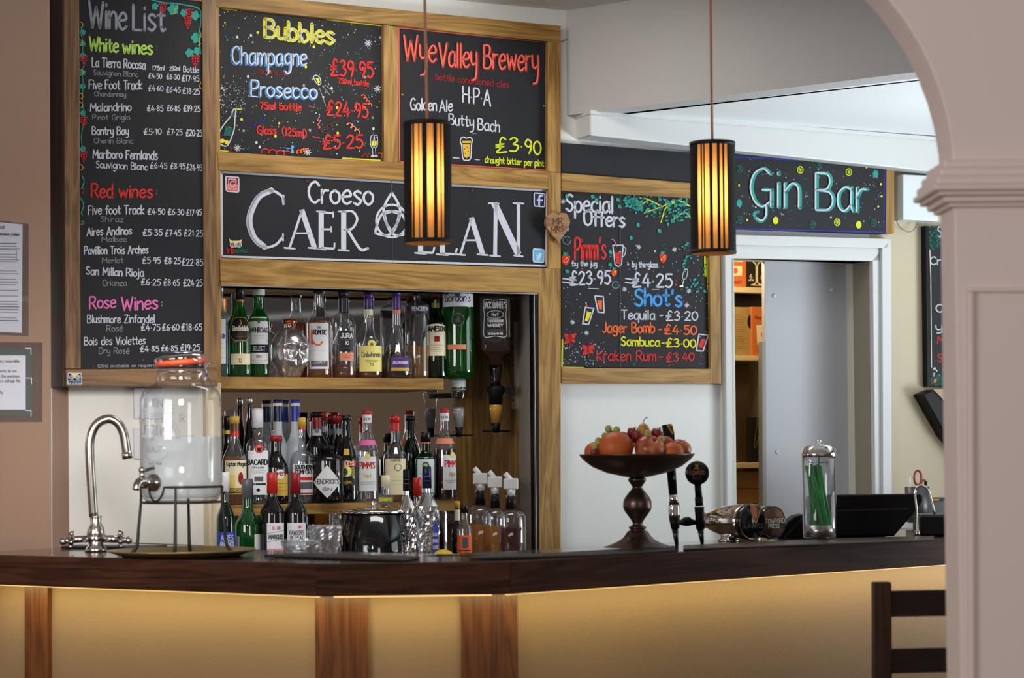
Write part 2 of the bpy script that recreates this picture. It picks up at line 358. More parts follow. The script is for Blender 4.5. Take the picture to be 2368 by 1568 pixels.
class Ink:
    """flat paint marks: everything is laid out on the surface given by mp(x, y, layer) -> local point"""
    def __init__(s, mp, sub=None, split=False): s.mp = mp; s.cols = {}; s.sub = sub; s.split = split; s.part = 'drawing'; s.nt = 0; s.lays = {}
    def g(s, col):
        if col not in s.lays: s.lays[col] = len(s.lays)
        k = (col, s.part)
        if k not in s.cols: s.cols[k] = G()
        return s.cols[k], s.lays[col]
    def poly(s, pts, col, lay=None):
        g, k = s.g(col); k = k if lay is None else lay
        if s.sub:
            from mathutils.geometry import tessellate_polygon
            P = [Vector((p[0], p[1], 0)) for p in pts]; tris = [[P[i] for i in t] for t in tessellate_polygon([P])]
            out = []
            while tris:
                t = tris.pop(); L = [abs(t[i].x - t[(i + 1) % 3].x) for i in range(3)]; m = max(L)
                if m > s.sub and len(out) < 4000:
                    i = L.index(m); c = (t[i] + t[(i + 1) % 3]) / 2; o = t[(i + 2) % 3]; tris += [[t[i], c, o], [c, t[(i + 1) % 3], o]]
                else: out.append(t)
            for t in out: g.add([s.mp(p.x, p.y, k) for p in t], [(0, 1, 2)])
            return
        g.add([s.mp(p[0], p[1], k) for p in pts], [tuple(range(len(pts)))])
    def disc(s, x, y, rx, ry=None, col='white', n=10, lay=None):
        ry = ry or rx
        s.poly([(x + rx * math.cos(2 * math.pi * i / n), y + ry * math.sin(2 * math.pi * i / n)) for i in range(n)], col, lay)
    def stroke(s, pts, w, col, curve=True, n=5, caps=True, lay=None, closed=False, taper=0):
        P = [Vector((p[0], p[1], 0)) for p in pts]
        if closed and not curve: P.append(P[0].copy())
        if curve and len(P) > 2: P = catmull(P, n, closed)
        if closed and curve: P.append(P[0].copy())
        g, k = s.g(col); k = k if lay is None else lay
        if s.sub:
            Q = [P[0]]
            for a, b in zip(P, P[1:]):
                m_ = max(1, int(abs(b.x - a.x) / s.sub) + 1)
                Q += [a + (b - a) * (i / m_) for i in range(1, m_ + 1)]
            P = Q
        m = len(P)
        if curve:
            vs = []
            for i, p in enumerate(P):
                t = (P[min(i + 1, m - 1)] - P[max(i - 1, 0)])
                if closed and i in (0, m - 1): t = P[1] - P[m - 2]
                if t.length < 1e-9: t = Vector((1, 0, 0))
                t.normalize(); q = Vector((-t.y, t.x, 0)) * w / 2 * (1 - taper * i / (m - 1))
                vs += [s.mp(p.x + q.x, p.y + q.y, k), s.mp(p.x - q.x, p.y - q.y, k)]
            g.add(vs, [(2 * i, 2 * i + 1, 2 * i + 3, 2 * i + 2) for i in range(m - 1)])
            ends = [] if closed else [P[0], P[-1]]
        else:
            for i in range(m - 1):
                t = P[i + 1] - P[i]
                if t.length < 1e-9: continue
                t.normalize(); q = Vector((-t.y, t.x, 0)) * w / 2
                g.add([s.mp(a.x, a.y, k) for a in (P[i] + q, P[i] - q, P[i + 1] - q, P[i + 1] + q)], [(0, 1, 2, 3)])
            ends = P if not closed else P[:-1]
            if s.sub: ends = [P[0], P[-1]] + [Vector((p[0], p[1], 0)) for p in pts]
        if caps:
            for e in ends: g.add([s.mp(e.x + w / 2 * math.cos(a * math.pi / 4), e.y + w / 2 * math.sin(a * math.pi / 4), k) for a in range(8)], [tuple(range(8))])
    def text(s, t, x0, x1, y0, y1, h, w, col, up=-1, gap=0.9, slant=0.0, jit=0.0, lay=None, dsc=1.0):
        """text from (x0,y0) to (x1,y1) on the baseline, cap height h, stroke width w"""
        old = s.part
        if s.split: s.nt += 1; s.part = 'lettering%d' % s.nt
        tot = sum(GL[c][0] + gap for c in t) - gap
        ex = ((x1 - x0) / tot, (y1 - y0) / tot); sy = h / 7.0; x = 0
        rd = random.Random(t)
        for c in t:
            wd, st = GL[c]; dy = rd.uniform(-jit, jit)
            for cur, pts in st:
                pp = [(x0 + ex[0] * (x + px + slant * py), y0 + ex[1] * (x + px) + up * sy * ((py if py > 0 else py * dsc) + dy)) for px, py in pts]
                s.stroke(pp, w, col, cur, 3 if h < 20 else 6, lay=lay)
            x += wd + gap
        s.part = old
    def build(s, name, parent, cols, rough=0.6):
        for (c, part), g in s.cols.items():
            if not g.v: continue
            nm = 'chalk_lettering' if part.startswith('lettering') else ('speckles' if part == 'speckles' else name)
            o = obj(nm, g, mat('ink_' + c, cols[c], rough, spec=0.3), parent, fix=False)
            if part == 'speckles' or nm == 'chalk_drawing': o['kind'] = 'stuff'
# ================================================================ the room
def wallobj(name, quads, off0, off1, m, parent=None, label=None, bevel=0):
    """quads: list of pixel quads lying on the plane proud by off1; made into slabs reaching back to off0"""
    g = G(); u0, z0 = UZ(quads[0][0][0], quads[0][0][1], off1)
    for q in quads:
        P = [UZ(x, y, off1) for x, y in q]
        g.prism([(u - u0, z - z0) for u, z in P], 0, off1 - off0)
    if parent:
        pu, po, pz = parent['_u'], parent['_o'], parent['_z']
        o = obj(name, g, m, parent, (u0 - pu, -(off1 - po), z0 - pz), bevel=bevel)
    else:
        o = obj(name, g, m, None, WP(u0, off1, z0), TH, bevel=bevel)
    return o
def wallthing(name, label, cat, px, py, off, group=None):
    u, z = UZ(px, py, off); o = thing(name, label, cat, WP(u, off, z), TH, group)
    o['_u'], o['_o'], o['_z'] = u, off, z; return o
def wallbox(g, u0, u1, o0, o1, z0, z1, m=0): g.box(u0, u1, -o1, -o0, z0, z1, m)
uC0 = UZ(512, 900, .04)[0]; uC1 = UZ(1245, 900, .04)[0]
zCt = (UZ(512, 659, .04)[1] + UZ(1245, 677, .04)[1]) / 2
uD0 = UZ(1693, 900)[0]; uD1 = UZ(2014, 900)[0]; zD = (UZ(1693, 597)[1] + UZ(2014, 600)[1]) / 2
uL = UZ(20, 900)[0]; uR = UZ(2700, 900)[0]
ZWT = 0.93
# floor and ceilings
g = G(); g.box(-4, 4.5, -1, 9.8, -0.05, 0); struct(obj('floor', g, mat('floor_boards', srgb(96, 74, 56), 0.4, var=.3)))
zS = UZ(1365, 258, .10)[1]
A = onz(1325, 265, zS); B = onz(2130, 165, zS)
bd = (B - A).normalized(); ZC = hit(1325, 22, A, Vector((bd.y, -bd.x, 0)))[2]
Bx = A + bd * 2.4
g = G(); g.box(-3.5, 4.5, 3.0, 9.8, ZC, ZC + .05); struct(obj('ceiling', g, white_wall))
# bulkhead: a dropped beam running from the back wall towards the room
bn = Vector((-bd.y, bd.x, 0)); bn = bn if bn.y > 0 else -bn
g = G(); th = .10
A2 = A - bd * .16
pts = [A2, Bx, Bx + bn * th, A2 + bn * th]
g.prism([(p.x, p.y) for p in pts], zS, ZC + .01, ax='z'); struct(obj('wall_bulkhead', g, grey_wall))
# lower ceiling behind the bulkhead
W1 = WP(uR, -.1, 0); W0 = WP(UZ(1330, 300)[0], -.1, 0)
pts = [A2 + bn * th, W0, W1, Vector((W1.x, Bx.y, 0)), Bx + bn * th]
g = G(); g.prism([(p.x, p.y) for p in pts], zS, zS + .04, ax='z'); struct(obj('ceiling_lower', g, mat('lower_ceiling_paint', srgb(240, 244, 246), .6)))
# white fascia (boxed cornice) above the doorway
o = wallobj('trim_1', [[(1365, 258), (2420, 345), (2420, 425), (1365, 313)]], .0, .10, white_p, bevel=.004); struct(o)
o = wallobj('trim_2', [[(1366, 254), (2420, 336), (2420, 345), (1366, 263)]], .0, .108, white_p); struct(o)
# back wall with the two openings
g = G(); H = 3.0
for a, b, c, d in ((uL - .6, uC0, 0, H), (uC0, uC1, zCt, H), (uC0, uC1, 0, ZWT - .03), (uC1, uD0, 0, H), (uD0, uD1, zD, H)):
    wallbox(g, a, b, -.10, 0, c, min(d, ZC))
struct(obj('wall_back', g, white_wall, None, WO, TH))
g = G(); wallbox(g, uD1, uR, -.10, 0, 0, ZC); struct(obj('wall_back_right', g, mat('cream_wall_right', srgb(196, 184, 158), .6, bump=.25, bscale=180), None, WO, TH))
# left wall: a slab that stands forward of the back wall
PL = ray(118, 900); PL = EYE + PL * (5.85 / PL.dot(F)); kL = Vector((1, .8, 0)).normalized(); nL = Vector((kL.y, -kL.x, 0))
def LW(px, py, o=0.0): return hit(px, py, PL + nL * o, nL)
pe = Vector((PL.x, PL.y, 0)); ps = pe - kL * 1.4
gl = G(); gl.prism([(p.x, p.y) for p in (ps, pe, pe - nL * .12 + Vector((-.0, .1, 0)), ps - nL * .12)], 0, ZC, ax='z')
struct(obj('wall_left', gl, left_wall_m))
# brown painted return strip between the left wall and the white splashback
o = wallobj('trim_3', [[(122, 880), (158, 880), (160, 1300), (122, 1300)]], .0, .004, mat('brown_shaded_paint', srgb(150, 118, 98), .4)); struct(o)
t = wallobj('splashback', [[(158, 885), (480, 885), (480, 1262), (160, 1250)]], .0, .012, mat('white_splashback', srgb(242, 238, 230), .18, var=.03), bevel=.002)
tag(t, 'white glossy splashback panel behind the curved tap and water jar', 'splashback')
# ---- notices on the left wall
def lwmap(P0):
    return lambda x, y, k: Vector(((LW(x, y) - P0).dot(kL), -.0008 - .0004 * k, (LW(x, y) - P0).z))
def lwthing(name, label, cat, px, py):
    P0 = LW(px, py); t = thing(name, label, cat, P0, math.atan2(kL.y, kL.x)); return t, P0
def lwquad(name, P0, q, d, m, parent):
    g = G(); f = lwmap(P0); g.prism([(f(x, y, 0).x, f(x, y, 0).z) for x, y in q], -d, .0); return obj(name, g, m, parent)
INK = {'white': srgb(196, 200, 213), 'grey': srgb(140, 143, 154), 'red': srgb(205, 48, 44), 'dimred': srgb(120, 34, 32), 'yellow': srgb(222, 216, 40),
       'green': srgb(170, 214, 90), 'teal': srgb(44, 150, 138), 'blue': srgb(70, 150, 220), 'dblue': srgb(36, 50, 160), 'orange': srgb(236, 104, 48), 'pink': srgb(224, 110, 176),
       'lime': srgb(206, 214, 50), 'coral': srgb(235, 104, 88), 'darkcoral': srgb(140, 44, 40), 'gold': srgb(210, 170, 60), 'black': srgb(18, 18, 20), 'brown': srgb(96, 52, 26),
       'dteal': srgb(24, 96, 84), 'wine': srgb(150, 26, 34), 'cream': srgb(240, 232, 206), 'grape': srgb(176, 34, 44), 'slate': srgb(90, 92, 98), 'navy': srgb(20, 30, 80), 'owl': srgb(240, 214, 120),
       'sky': srgb(90, 170, 225), 'peach': srgb(226, 140, 110), 'olive': srgb(130, 120, 40), 'dkgreen': srgb(44, 84, 60)}
paper_m = mat('paper', srgb(214, 212, 220), .5); plas = thin('laminate_film', (.93, .93, .95), diff=.05, base=.12)
t, P0 = lwthing('laminated_notice', 'laminated typed letter pinned high on the left wall', 'notice', 0, 770)
lwquad('laminate', P0, [(-90, 500), (66, 518), (66, 778), (-90, 770)], .0006, plas, t)
lwquad('paper_sheet', P0, [(-80, 506), (52, 519), (50, 770), (-80, 764)], .0004, paper_m, t)
ik = Ink(lwmap(P0)); rd = random.Random(4)
ik.text('Notice', -20, 10, 528, 529, 9, 1.8, 'slate'); ik.text('our premises rules', -30, 44, 543, 545, 6, 1.2, 'black')
y = 562
while y < 745:
    if y < 600 or y > 622:
        n = rd.uniform(36, 46); ik.stroke([(-70, y), (n, y + 1.2)], 2.2 if rd.random() < .3 else 1.3, 'slate', False, caps=False)
    y += 6.2 if rd.random() < .75 else 13
ik.stroke([(-70, 575), (38, 578), (38, 606), (-70, 603)], 1, 'slate', False, closed=True)
ik.build('lettering', t, INK)
t, P0 = lwthing('certificate', 'green bordered certificate in a plastic sleeve low on the left wall', 'certificate', 0, 975)
lwquad('sleeve', P0, [(-90, 790), (98, 792), (98, 976), (-90, 976)], .0008, plas, t)
lwquad('border', P0, [(-85, 804), (74, 806), (73, 962), (-85, 962)], .0005, mat('sage_green_print', srgb(84, 96, 88), .5), t)
ik = Ink(lwmap(P0)); ik.poly([(-85, 822), (59, 822), (59, 947), (-85, 947)], 'paper', 0)
for yy, tx, xa, xb in ((838, 'very reasonable', -6, 44), (861, 'guests do not', -6, 38), (873, 'on the premises', -8, 44), (884, 'pay a corkage fee', -10, 46), (910, 'thirsty', -16, 6)):
    ik.text(tx, xa, xb, yy, yy, 6.5, 1.1, 'slate', lay=1)
for cx, cy in ((66, 812), (66, 955), (67, 880)):
    for a in range(4): ik.disc(cx + 3.5 * math.cos(a * 1.57 + .8), cy + 3.5 * math.sin(a * 1.57 + .8), 2.6, 2.6, 'slate', 8, 2)
    ik.stroke([(cx - 8, cy - 6), (cx + 5, cy - 6), (cx + 5, cy + 8)], 1.6, 'paper', False, lay=3)
I2 = dict(INK); I2['paper'] = srgb(214, 212, 220); ik.build('lettering', t, I2)
# right hand room wall (seen only in the mirror) with a dark beam and a pale rail
g = G(); g.box(4.2, 4.3, -1, 7.0, 0, ZC); struct(obj('wall_right', g, mat('beige_room_wall', srgb(150, 124, 100), .7)))
g = G(); g.box(4.1, 4.2, -1, 7.0, 1.86, ZC); struct(obj('trim_14', g, mat('dark_grey_beam', srgb(70, 66, 62), .6)))
g = G(); g.box(4.07, 4.12, -1, 7.0, 2.12, 2.15); struct(obj('trim_15', g, white_p))
# ================================================================ oak frame around boards
FO = .04
fr = wallthing('oak_frame', 'oak joinery frame around the central chalkboards and bottle recess', 'frame', 500, 660, FO)
def mem(name, q, m, d=.04, bev=.0015, off=FO): return wallobj(name, [q], off - d, off, m, fr, bevel=bev)
mem('rail', [(495, -20), (1297, 60), (1297, 99), (495, 15)], oak_h)
mem('rail', [(503, 351), (1268, 396), (1268, 438), (505, 394)], oak_h, off=FO - .002)
mem('rail', [(508, 597), (1246, 620), (1246, 677), (510, 659)], oak_h, off=FO)
mem('stile', [(887, 57), (921, 62), (922, 377), (888, 374)], oak_v, off=FO - .001)
mem('stile', [(1267, 96), (1297, 99), (1297, 400), (1267, 396)], oak_v, off=FO)
mem('stile', [(1268, 398), (1297, 400), (1297, 622), (1268, 621)], oak_v, off=FO - .001)
mem('stile', [(1246, 620), (1297, 622), (1297, 1330), (1246, 1330)], oak_v, off=FO)
mem('stile', [(476, 885), (512, 885), (513, 1330), (478, 1330)], ash_v, off=FO)
mem('stile', [(495, 10), (507, 15), (512, 660), (512, 890), (495, 890)], oak_v, off=FO - .003)
bsm = wallobj
def board(name, label, q, off, thick=.02, group=None, edge=None):
    t = wallthing(name, label, 'chalkboard', q[3][0], q[3][1], off, group)
    wallobj('board', [q], off - thick, off, board_m, t, bevel=.001)
    u0, z0 = t['_u'], t['_z']
    def mp(x, y, k):
        u, z = UZ(x, y, off); return Vector((u - u0, -.0004 - .00025 * k, z - z0))
    return t, Ink(mp, split=True)
def star(ik, x, y, r, col, w=2, n=4):
    for i in range(n):
        a = math.pi * i / n + .2; ik.stroke([(x - r * math.cos(a), y - r * math.sin(a)), (x + r * math.cos(a), y + r * math.sin(a))], w, col, False)
def leaf(ik, x, y, L, a, col, wd=.35):
    c, s = math.cos(a), math.sin(a); pts = []
    for t_, w_ in ((0, 0), (.25, .8), (.5, 1), (.8, .5), (1, 0), (.8, -.5), (.5, -1), (.25, -.8)):
        p, q = t_ * L, w_ * L * wd / 2 * 1.2; pts.append((x + c * p - s * q, y + s * p + c * q))
    ik.poly(pts, col)
def vineleaf(ik, x, y, r, col, rot=0):
    pts = []
    for i in range(20):
        a = 2 * math.pi * i / 20 + rot; k = r * (.72 + .28 * abs(math.cos(2.5 * (a - rot)))); pts.append((x + k * math.cos(a), y + k * math.sin(a)))
    ik.poly(pts, col)
def grapes(ik, x, y, s, col='grape'):
    for r, n in enumerate((4, 3, 3, 2, 1)):
        for i in range(n): ik.disc(x + (i - (n - 1) / 2) * s * 1.0, y + r * s * 1.0, s * .46, s * .46, col, 8)
def dots(ik, *a, **k):
    old = ik.part; ik.part = 'speckles'; _dots(ik, *a, **k); ik.part = old
def _dots(ik, n, box, cols, seed, r0=.8, r1=2.2, avoid=()):
    rd = random.Random(seed)
    for i in range(n):
        x = rd.uniform(box[0], box[2]); t_ = (x - box[0]) / (box[2] - box[0])
        y = rd.uniform(box[1] + t_ * box[4], box[3] + t_ * box[5])
        if any(a <= x <= c and b <= y <= d for a, b, c, d in avoid): continue
        r = rd.uniform(r0, r1) * (1 if rd.random() < .85 else 1.7); ik.disc(x, y, r * .85, r, rd.choice(cols), 8)
def squig(ik, x, y, L, a, col, w=2, amp=4, n=4, loops=False):
    pts = []
    for i in range(n * 8 + 1):
        t_ = i / (n * 8); s = L * t_; q = amp * math.sin(t_ * n * 2 * math.pi); s2 = s + (amp * .9 * math.cos(t_ * n * 2 * math.pi) if loops else 0)
        pts.append((x + math.cos(a) * s2 - math.sin(a) * q, y + math.sin(a) * s2 + math.cos(a) * q))
    ik.stroke(pts, w, col, True, 1)
# ---------------------------------------------------------------- wine list cabinet
WB = .17
wc = wallthing('menu_cabinet', 'deep brown oak box frame holding the tall wine menu board', 'cabinet', 150, 893, WB)
g = G(); P = [UZ(x, y, WB) for x, y in ((147, -40), (499, -40), (499, 893), (151, 893))]
pu, pz = wc['_u'], wc['_z']
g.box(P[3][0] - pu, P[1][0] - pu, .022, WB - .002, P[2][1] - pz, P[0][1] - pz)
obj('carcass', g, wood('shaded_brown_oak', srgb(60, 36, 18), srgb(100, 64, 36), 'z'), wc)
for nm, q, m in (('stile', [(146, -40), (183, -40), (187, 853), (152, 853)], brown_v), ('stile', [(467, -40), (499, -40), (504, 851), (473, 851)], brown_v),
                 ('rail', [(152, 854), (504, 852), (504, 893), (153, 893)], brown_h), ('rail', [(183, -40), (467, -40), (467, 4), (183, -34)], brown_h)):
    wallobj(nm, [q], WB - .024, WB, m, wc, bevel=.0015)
t, ik = board('wine_menu_board', 'tall chalkboard wine list in the leftmost brown oak frame', [(183, -38), (467, 2), (473, 851), (187, 854)], WB - .006, .012)
T = ik.text; W_ = 'white'; Gy = 'grey'
ik.part='drawing'; T('Wine', 206, 292, 62, 68, 60, 6.0, Gy, jit=.1); T('List', 308, 381, 70, 72, 58, 6.0, Gy, jit=.1)
T('White', 207, 273, 117, 121, 31, 4.6, 'green', jit=.2); T('wines', 284, 352, 122, 126, 31, 4.6, 'green', jit=.2); T(':', 361, 364, 119, 119, 22, 1.6, 'grey')
def row(s, x0, x1, y0, y1, h, w=2.6, c='white'): T(s, x0, x1, y0, y1, h, w, c, jit=.25)
row('La Tierra Rocosa', 213, 336, 154, 160, 21); row('175ml', 352, 380, 162, 162, 10, 1.9); row('250ml', 392, 416, 163, 163, 10, 1.9); row('Bottle', 424, 459, 166, 169, 13, 2.0)
row('Sauvignon Blanc', 216, 319, 173, 178, 12, 1.4, Gy); row('£4.50', 343, 374, 181, 182, 12, 1.8); row('£6.30', 385, 415, 183, 184, 12, 1.8); row('£17.95', 420, 460, 187, 189, 14, 1.9)
row('Five Foot Track', 206, 328, 206, 207, 21); row('£4.60', 343, 377, 210, 211, 13, 1.8); row('£6.45', 384, 417, 213, 214, 13, 1.8); row('£18.25', 422, 462, 216, 219, 14, 1.8)
row('Chardonnay', 218, 291, 222, 224, 11, 1.4, Gy)
row('Malandrino', 209, 303, 257, 256, 18); row('£4.85', 340, 377, 256, 257, 13, 2); row('£6.85', 386, 416, 256, 257, 13, 2); row('£19.25', 424, 463, 257, 259, 14, 2)
row('Pinot Grigio', 214, 300, 278, 277, 13, 1.4, Gy)
row('Bantry Bay', 213, 297, 311, 312, 18); row('£5.10', 332, 373, 311, 311, 14, 1.9); row('£7.25', 386, 421, 312, 312, 14, 1.9); row('£20.25', 430, 467, 314, 315, 15, 2.1)
row('Chenin Blanc', 217, 308, 331, 332, 12, 1.4, Gy)
row('Marlboro Fernlands', 215, 364, 366, 369, 20); row('Sauvignon Blanc', 222, 341, 388, 394, 16, 2.1); row('£6.45', 347, 386, 389, 390, 14, 1.8); row('£8.95', 394, 428, 390, 391, 14, 1.8); row('£24.95', 431, 467, 394, 395, 15, 1.8)
T('Red', 211, 260, 456, 457, 31, 4.2, 'red', jit=.2); T('wines', 275, 352, 456, 457, 29, 4.2, 'red', jit=.2); T(':', 359, 363, 452, 452, 20, 3, 'red')
row('Five foot Track', 204, 333, 496, 495, 20); row('£4.50', 341, 381, 496, 496, 14, 2); row('£6.30', 388, 425, 497, 497, 14, 2); row('£17.95', 431, 466, 498, 498, 14, 2); row('Shiraz', 232, 285, 513, 513, 12, 1.4, Gy)
row('Aires Andinos', 201, 304, 545, 542, 18); row('£5.35', 330, 375, 545, 545, 15, 2); row('£7.45', 382, 418, 546, 546, 15, 2); row('£21.25', 425, 469, 546, 547, 15, 2); row('Malbec', 235, 293, 559, 559, 11, 1.4, Gy)
row('Pavillion Trois Arches', 195, 342, 588, 586, 18); row('Merlot', 236, 285, 608, 608, 12, 1.4, Gy); row('£5.95', 329, 371, 609, 609, 15, 2); row('£8.25', 380, 417, 610, 610, 15, 2); row('£22.85', 420, 469, 613, 614, 16, 2.1)
row('San Millan Rioja', 199, 332, 635, 640, 18); row('Crianza', 237, 293, 661, 661, 14, 1.5, Gy); row('£6.25', 326, 371, 659, 660, 15, 2); row('£8.65', 378, 415, 660, 661, 15, 2); row('£24.25', 424, 468, 661, 662, 16, 2)
T('Rose', 207, 267, 714, 711, 28, 3.6, 'pink', jit=.2); T('Wines', 281, 364, 717, 714, 30, 4, 'pink', jit=.2); T(':', 372, 376, 710, 710, 20, 3, 'pink')
row('Blushmore Zinfandel', 202, 357, 747, 746, 18, 2.2); row('Rosé', 247, 284, 766, 766, 14, 1.5, Gy); row('£4.75', 326, 370, 764, 764, 15, 2); row('£6.60', 375, 414, 764, 764, 15, 2); row('£18.65', 419, 467, 764, 764, 16, 2.1)
row('Bois des Violettes', 195, 336, 798, 796, 18, 2.2); row('Dry Rosé', 229, 299, 818, 818, 14, 1.5, Gy); row('£4.85', 324, 367, 813, 813, 14, 2); row('£6.85', 373, 410, 812, 812, 14, 2); row('£19.25', 417, 462, 811, 811, 15, 2)
row('- 125ml available on request', 216, 357, 850, 848, 7, 1.2, Gy)
ik.stroke([(345, -2), (375, 6), (402, 8), (428, 12), (455, 18), (464, 30), (463, 60), (458, 85), (462, 110), (464, 125)], 3.2, 'teal')
for x, y, r, a in ((358, 15, 9, 1), (400, 22, 14, 2), (425, 30, 10, .4), (450, 36, 12, 1.4), (453, 88, 13, .7), (438, 123, 11, 2), (456, 118, 10, .3)): vineleaf(ik, x, y, r, 'teal', a)
for x, y, s in ((376, 10, 5.4), (437, 22, 5.6), (434, 42, 5.6), (451, 130, 6)): grapes(ik, x, y, s)
ik.stroke([(410, 12), (409, 20), (402, 22), (404, 31), (398, 33)], 1.6, 'gold'); ik.stroke([(462, 72), (465, 84), (459, 92), (463, 102), (458, 106)], 1.6, 'gold'); ik.stroke([(464, 190), (461, 200), (465, 205)], 1.6, 'gold')
ik.stroke([(190, 60), (186, 75), (192, 100), (190, 130), (194, 150), (188, 165), (192, 190), (190, 240), (196, 270), (188, 310), (190, 340), (196, 350)], 1.8, 'teal', n=4)
for y in (75, 102, 128, 168, 200, 262, 345): vineleaf(ik, 191, y, 7.5, 'teal', y)
for y in (130, 272, 352): grapes(ik, 193, y, 5.2)
for y in (50, 92, 160, 215, 236, 380): ik.stroke([(184, y), (190, y + 4), (191, y + 10), (186, y + 14)], 1.5, 'gold')
for y in (82, 230, 388, 436, 446): ik.disc(190 + (y % 5), y, 2.4, 2.4, 'grape', 8)
ik.stroke([(190, 408), (194, 420), (188, 436)], 2.5, 'teal'); ik.stroke([(186, 458), (193, 474), (188, 492), (190, 498)], 2.4, 'teal'); ik.stroke([(187, 512), (192, 512), (191, 519), (186, 518)], 1.8, 'teal')
ik.disc(330, 832, 2.6, 2.6, 'brown', 10); ik.build('chalk_drawing', t, INK)
# owl sticker
t = wallthing('owl_sticker', 'small white owl review sticker at the lower left corner of the wine menu frame', 'sticker', 171, 893, WB + .0006)
def wmp(t, off): 
    u0, z0 = t['_u'], t['_z']
    def mp(x, y, k):
        u, z = UZ(x, y, off); return Vector((u - u0, -.0003 * k, z - z0))
    return mp
ik = Ink(wmp(t, WB + .0008))
ik.poly([(157, 862), (188, 862), (189, 876), (190, 889), (154, 889), (156, 876)], 'white', 0)
ik.poly([(159, 864), (186, 864), (188, 880), (157, 880)], 'navy', 1); ik.poly([(163, 864), (183, 864), (173, 874)], 'owl', 2)
for x in (166, 180): ik.disc(x, 873, 6.2, 6.2, 'white', 14, 3); ik.stroke([(x + 4.2 * math.cos(a * .7), 873 + 4.2 * math.sin(a * .7)) for a in range(9)], 1.2, 'black', lay=4); ik.disc(x, 873, 1.7, 1.7, 'red' if x < 170 else 'dteal', 8, 4)
ik.text('trip', 158, 168, 887, 887, 7, 1.3, 'black', lay=4, gap=.6); ik.text('advisor', 169, 188, 887, 887, 7, 1.3, 'dteal', lay=4, gap=.6)
ik.build('print', t, INK)
# ---------------------------------------------------------------- bubbles board
BO = .022
t, ik = board('bubbles_board', 'square chalkboard headed Bubbles with champagne and prosecco prices', [(501, 13), (888, 57), (889, 375), (504, 351)], BO)
dots(ik, 420, (505, 20, 884, 345, 42, 24), ['white', 'white', 'grey', 'yellow', 'blue', 'grey'], 5, .5, 1.7, avoid=((530, 100, 712, 160), (575, 185, 736, 236)))
dots(ik, 120, (506, 190, 570, 260, 4, 0), ['white', 'grey'], 6, .6, 1.3)
rd = random.Random(8)
for i in range(26): ik.disc(rd.uniform(508, 882), rd.uniform(70, 340), 3, 3.6, rd.choice(['yellow', 'white', 'lime', 'grey']), 10)
for s, xa, xb, ya, yb in (('Bubbles', 613, 772, 86, 103),):
    ik.text(s, xa - 1, xb - 1, ya, yb, 42, 7.5, 'yellow', jit=.2); ik.text(s, xa + 2, xb + 2, ya, yb, 40, 2.0, 'white', jit=.2, lay=14)
for s, xa, xb, ya, yb, h in (('Champagne', 536, 708, 148, 152, 40), ('Prosecco', 580, 732, 222, 229, 36)):
    ik.text(s, xa - 2, xb - 2, ya + 1, yb + 1, h, 6.2, 'blue', jit=.15, dsc=1.4); ik.text(s, xa, xb, ya, yb, h, 3.6, 'white', jit=.15, lay=14, dsc=1.4)
ik.stroke([(575, 222), (596, 224)], 3, 'white', False)
ik.text('750ml bottle', 595, 669, 170, 176, 10, 2, 'dimred'); ik.text('750ml bottle', 782, 852, 192, 200, 12, 2.6, 'red'); ik.text('75ml bottle', 601, 696, 252, 256, 16, 3.4, 'red'); ik.text('-', 713, 722, 252, 254, 16, 3, 'red')
ik.text('£39.95', 764, 862, 174, 180, 38, 4.6, 'red'); ik.text('£24.95', 755, 850, 266, 272, 34, 4.4, 'red'); ik.text('£5.25', 746, 838, 344, 342, 32, 4.4, 'red')
ik.text('Glass', 594, 638, 309, 311, 18, 3.2, 'red', jit=.2); ik.text('(125ml)', 652, 708, 312, 318, 18, 3.2, 'red'); ik.stroke([(722, 316), (738, 320)], 3, 'red', False)
for p in ([(502, 150), (501, 17), (547, 24)], [(755, 45), (886, 60), (887, 147)], [(503, 335), (505, 348), (528, 350)], [(792, 366), (880, 371)], [(886, 316), (885, 355)]): ik.stroke(p, 3.2, 'yellow', False)
ik.stroke([(539, 254), (545, 254), (543, 276), (541, 300), (528, 334), (516, 337), (506, 328), (504, 312), (518, 288), (534, 268)], 2.8, 'white', closed=True)
ik.poly([(521, 292), (537, 296), (533, 315), (516, 314)], 'dteal'); ik.disc(529, 297, 7, 4, 'yellow'); ik.disc(514, 326, 6, 5, 'yellow'); ik.disc(524, 329, 5, 5, 'yellow'); ik.poly([(536, 262), (542, 263), (541, 272), (534, 270)], 'dteal')
ik.stroke([(548, 252), (558, 253)], 3, 'yellow', False)
ik.stroke([(731, 174), (739, 180), (742, 192), (736, 196), (728, 186), (725, 178)], 2.2, 'white', closed=True); ik.poly([(729, 181), (736, 181), (740, 190), (736, 194)], 'lime')
for p in ([(739, 204), (753, 244)], [(747, 200), (763, 220)], [(751, 196), (772, 212)]): ik.stroke(p, 1.6, 'grey', False)
for x, yy in ((852, 101), (873, 206), (549, 342), (711, 351)): star(ik, x, yy, 8, 'white', 2)
for x in (862, 869):
    ik.stroke([(x - 4, 315), (x + 3, 314), (x + 4, 335), (x - 1, 342), (x - 5, 335)], 1.5, 'white', closed=True); ik.stroke([(x - 1, 342), (x, 360)], 1.5, 'white', False); ik.disc(x, 361, 5, 2.4, 'white'); ik.poly([(x - 3, 326), (x + 2, 326), (x + 2, 335), (x - 1, 339), (x - 3, 335)], 'yellow')
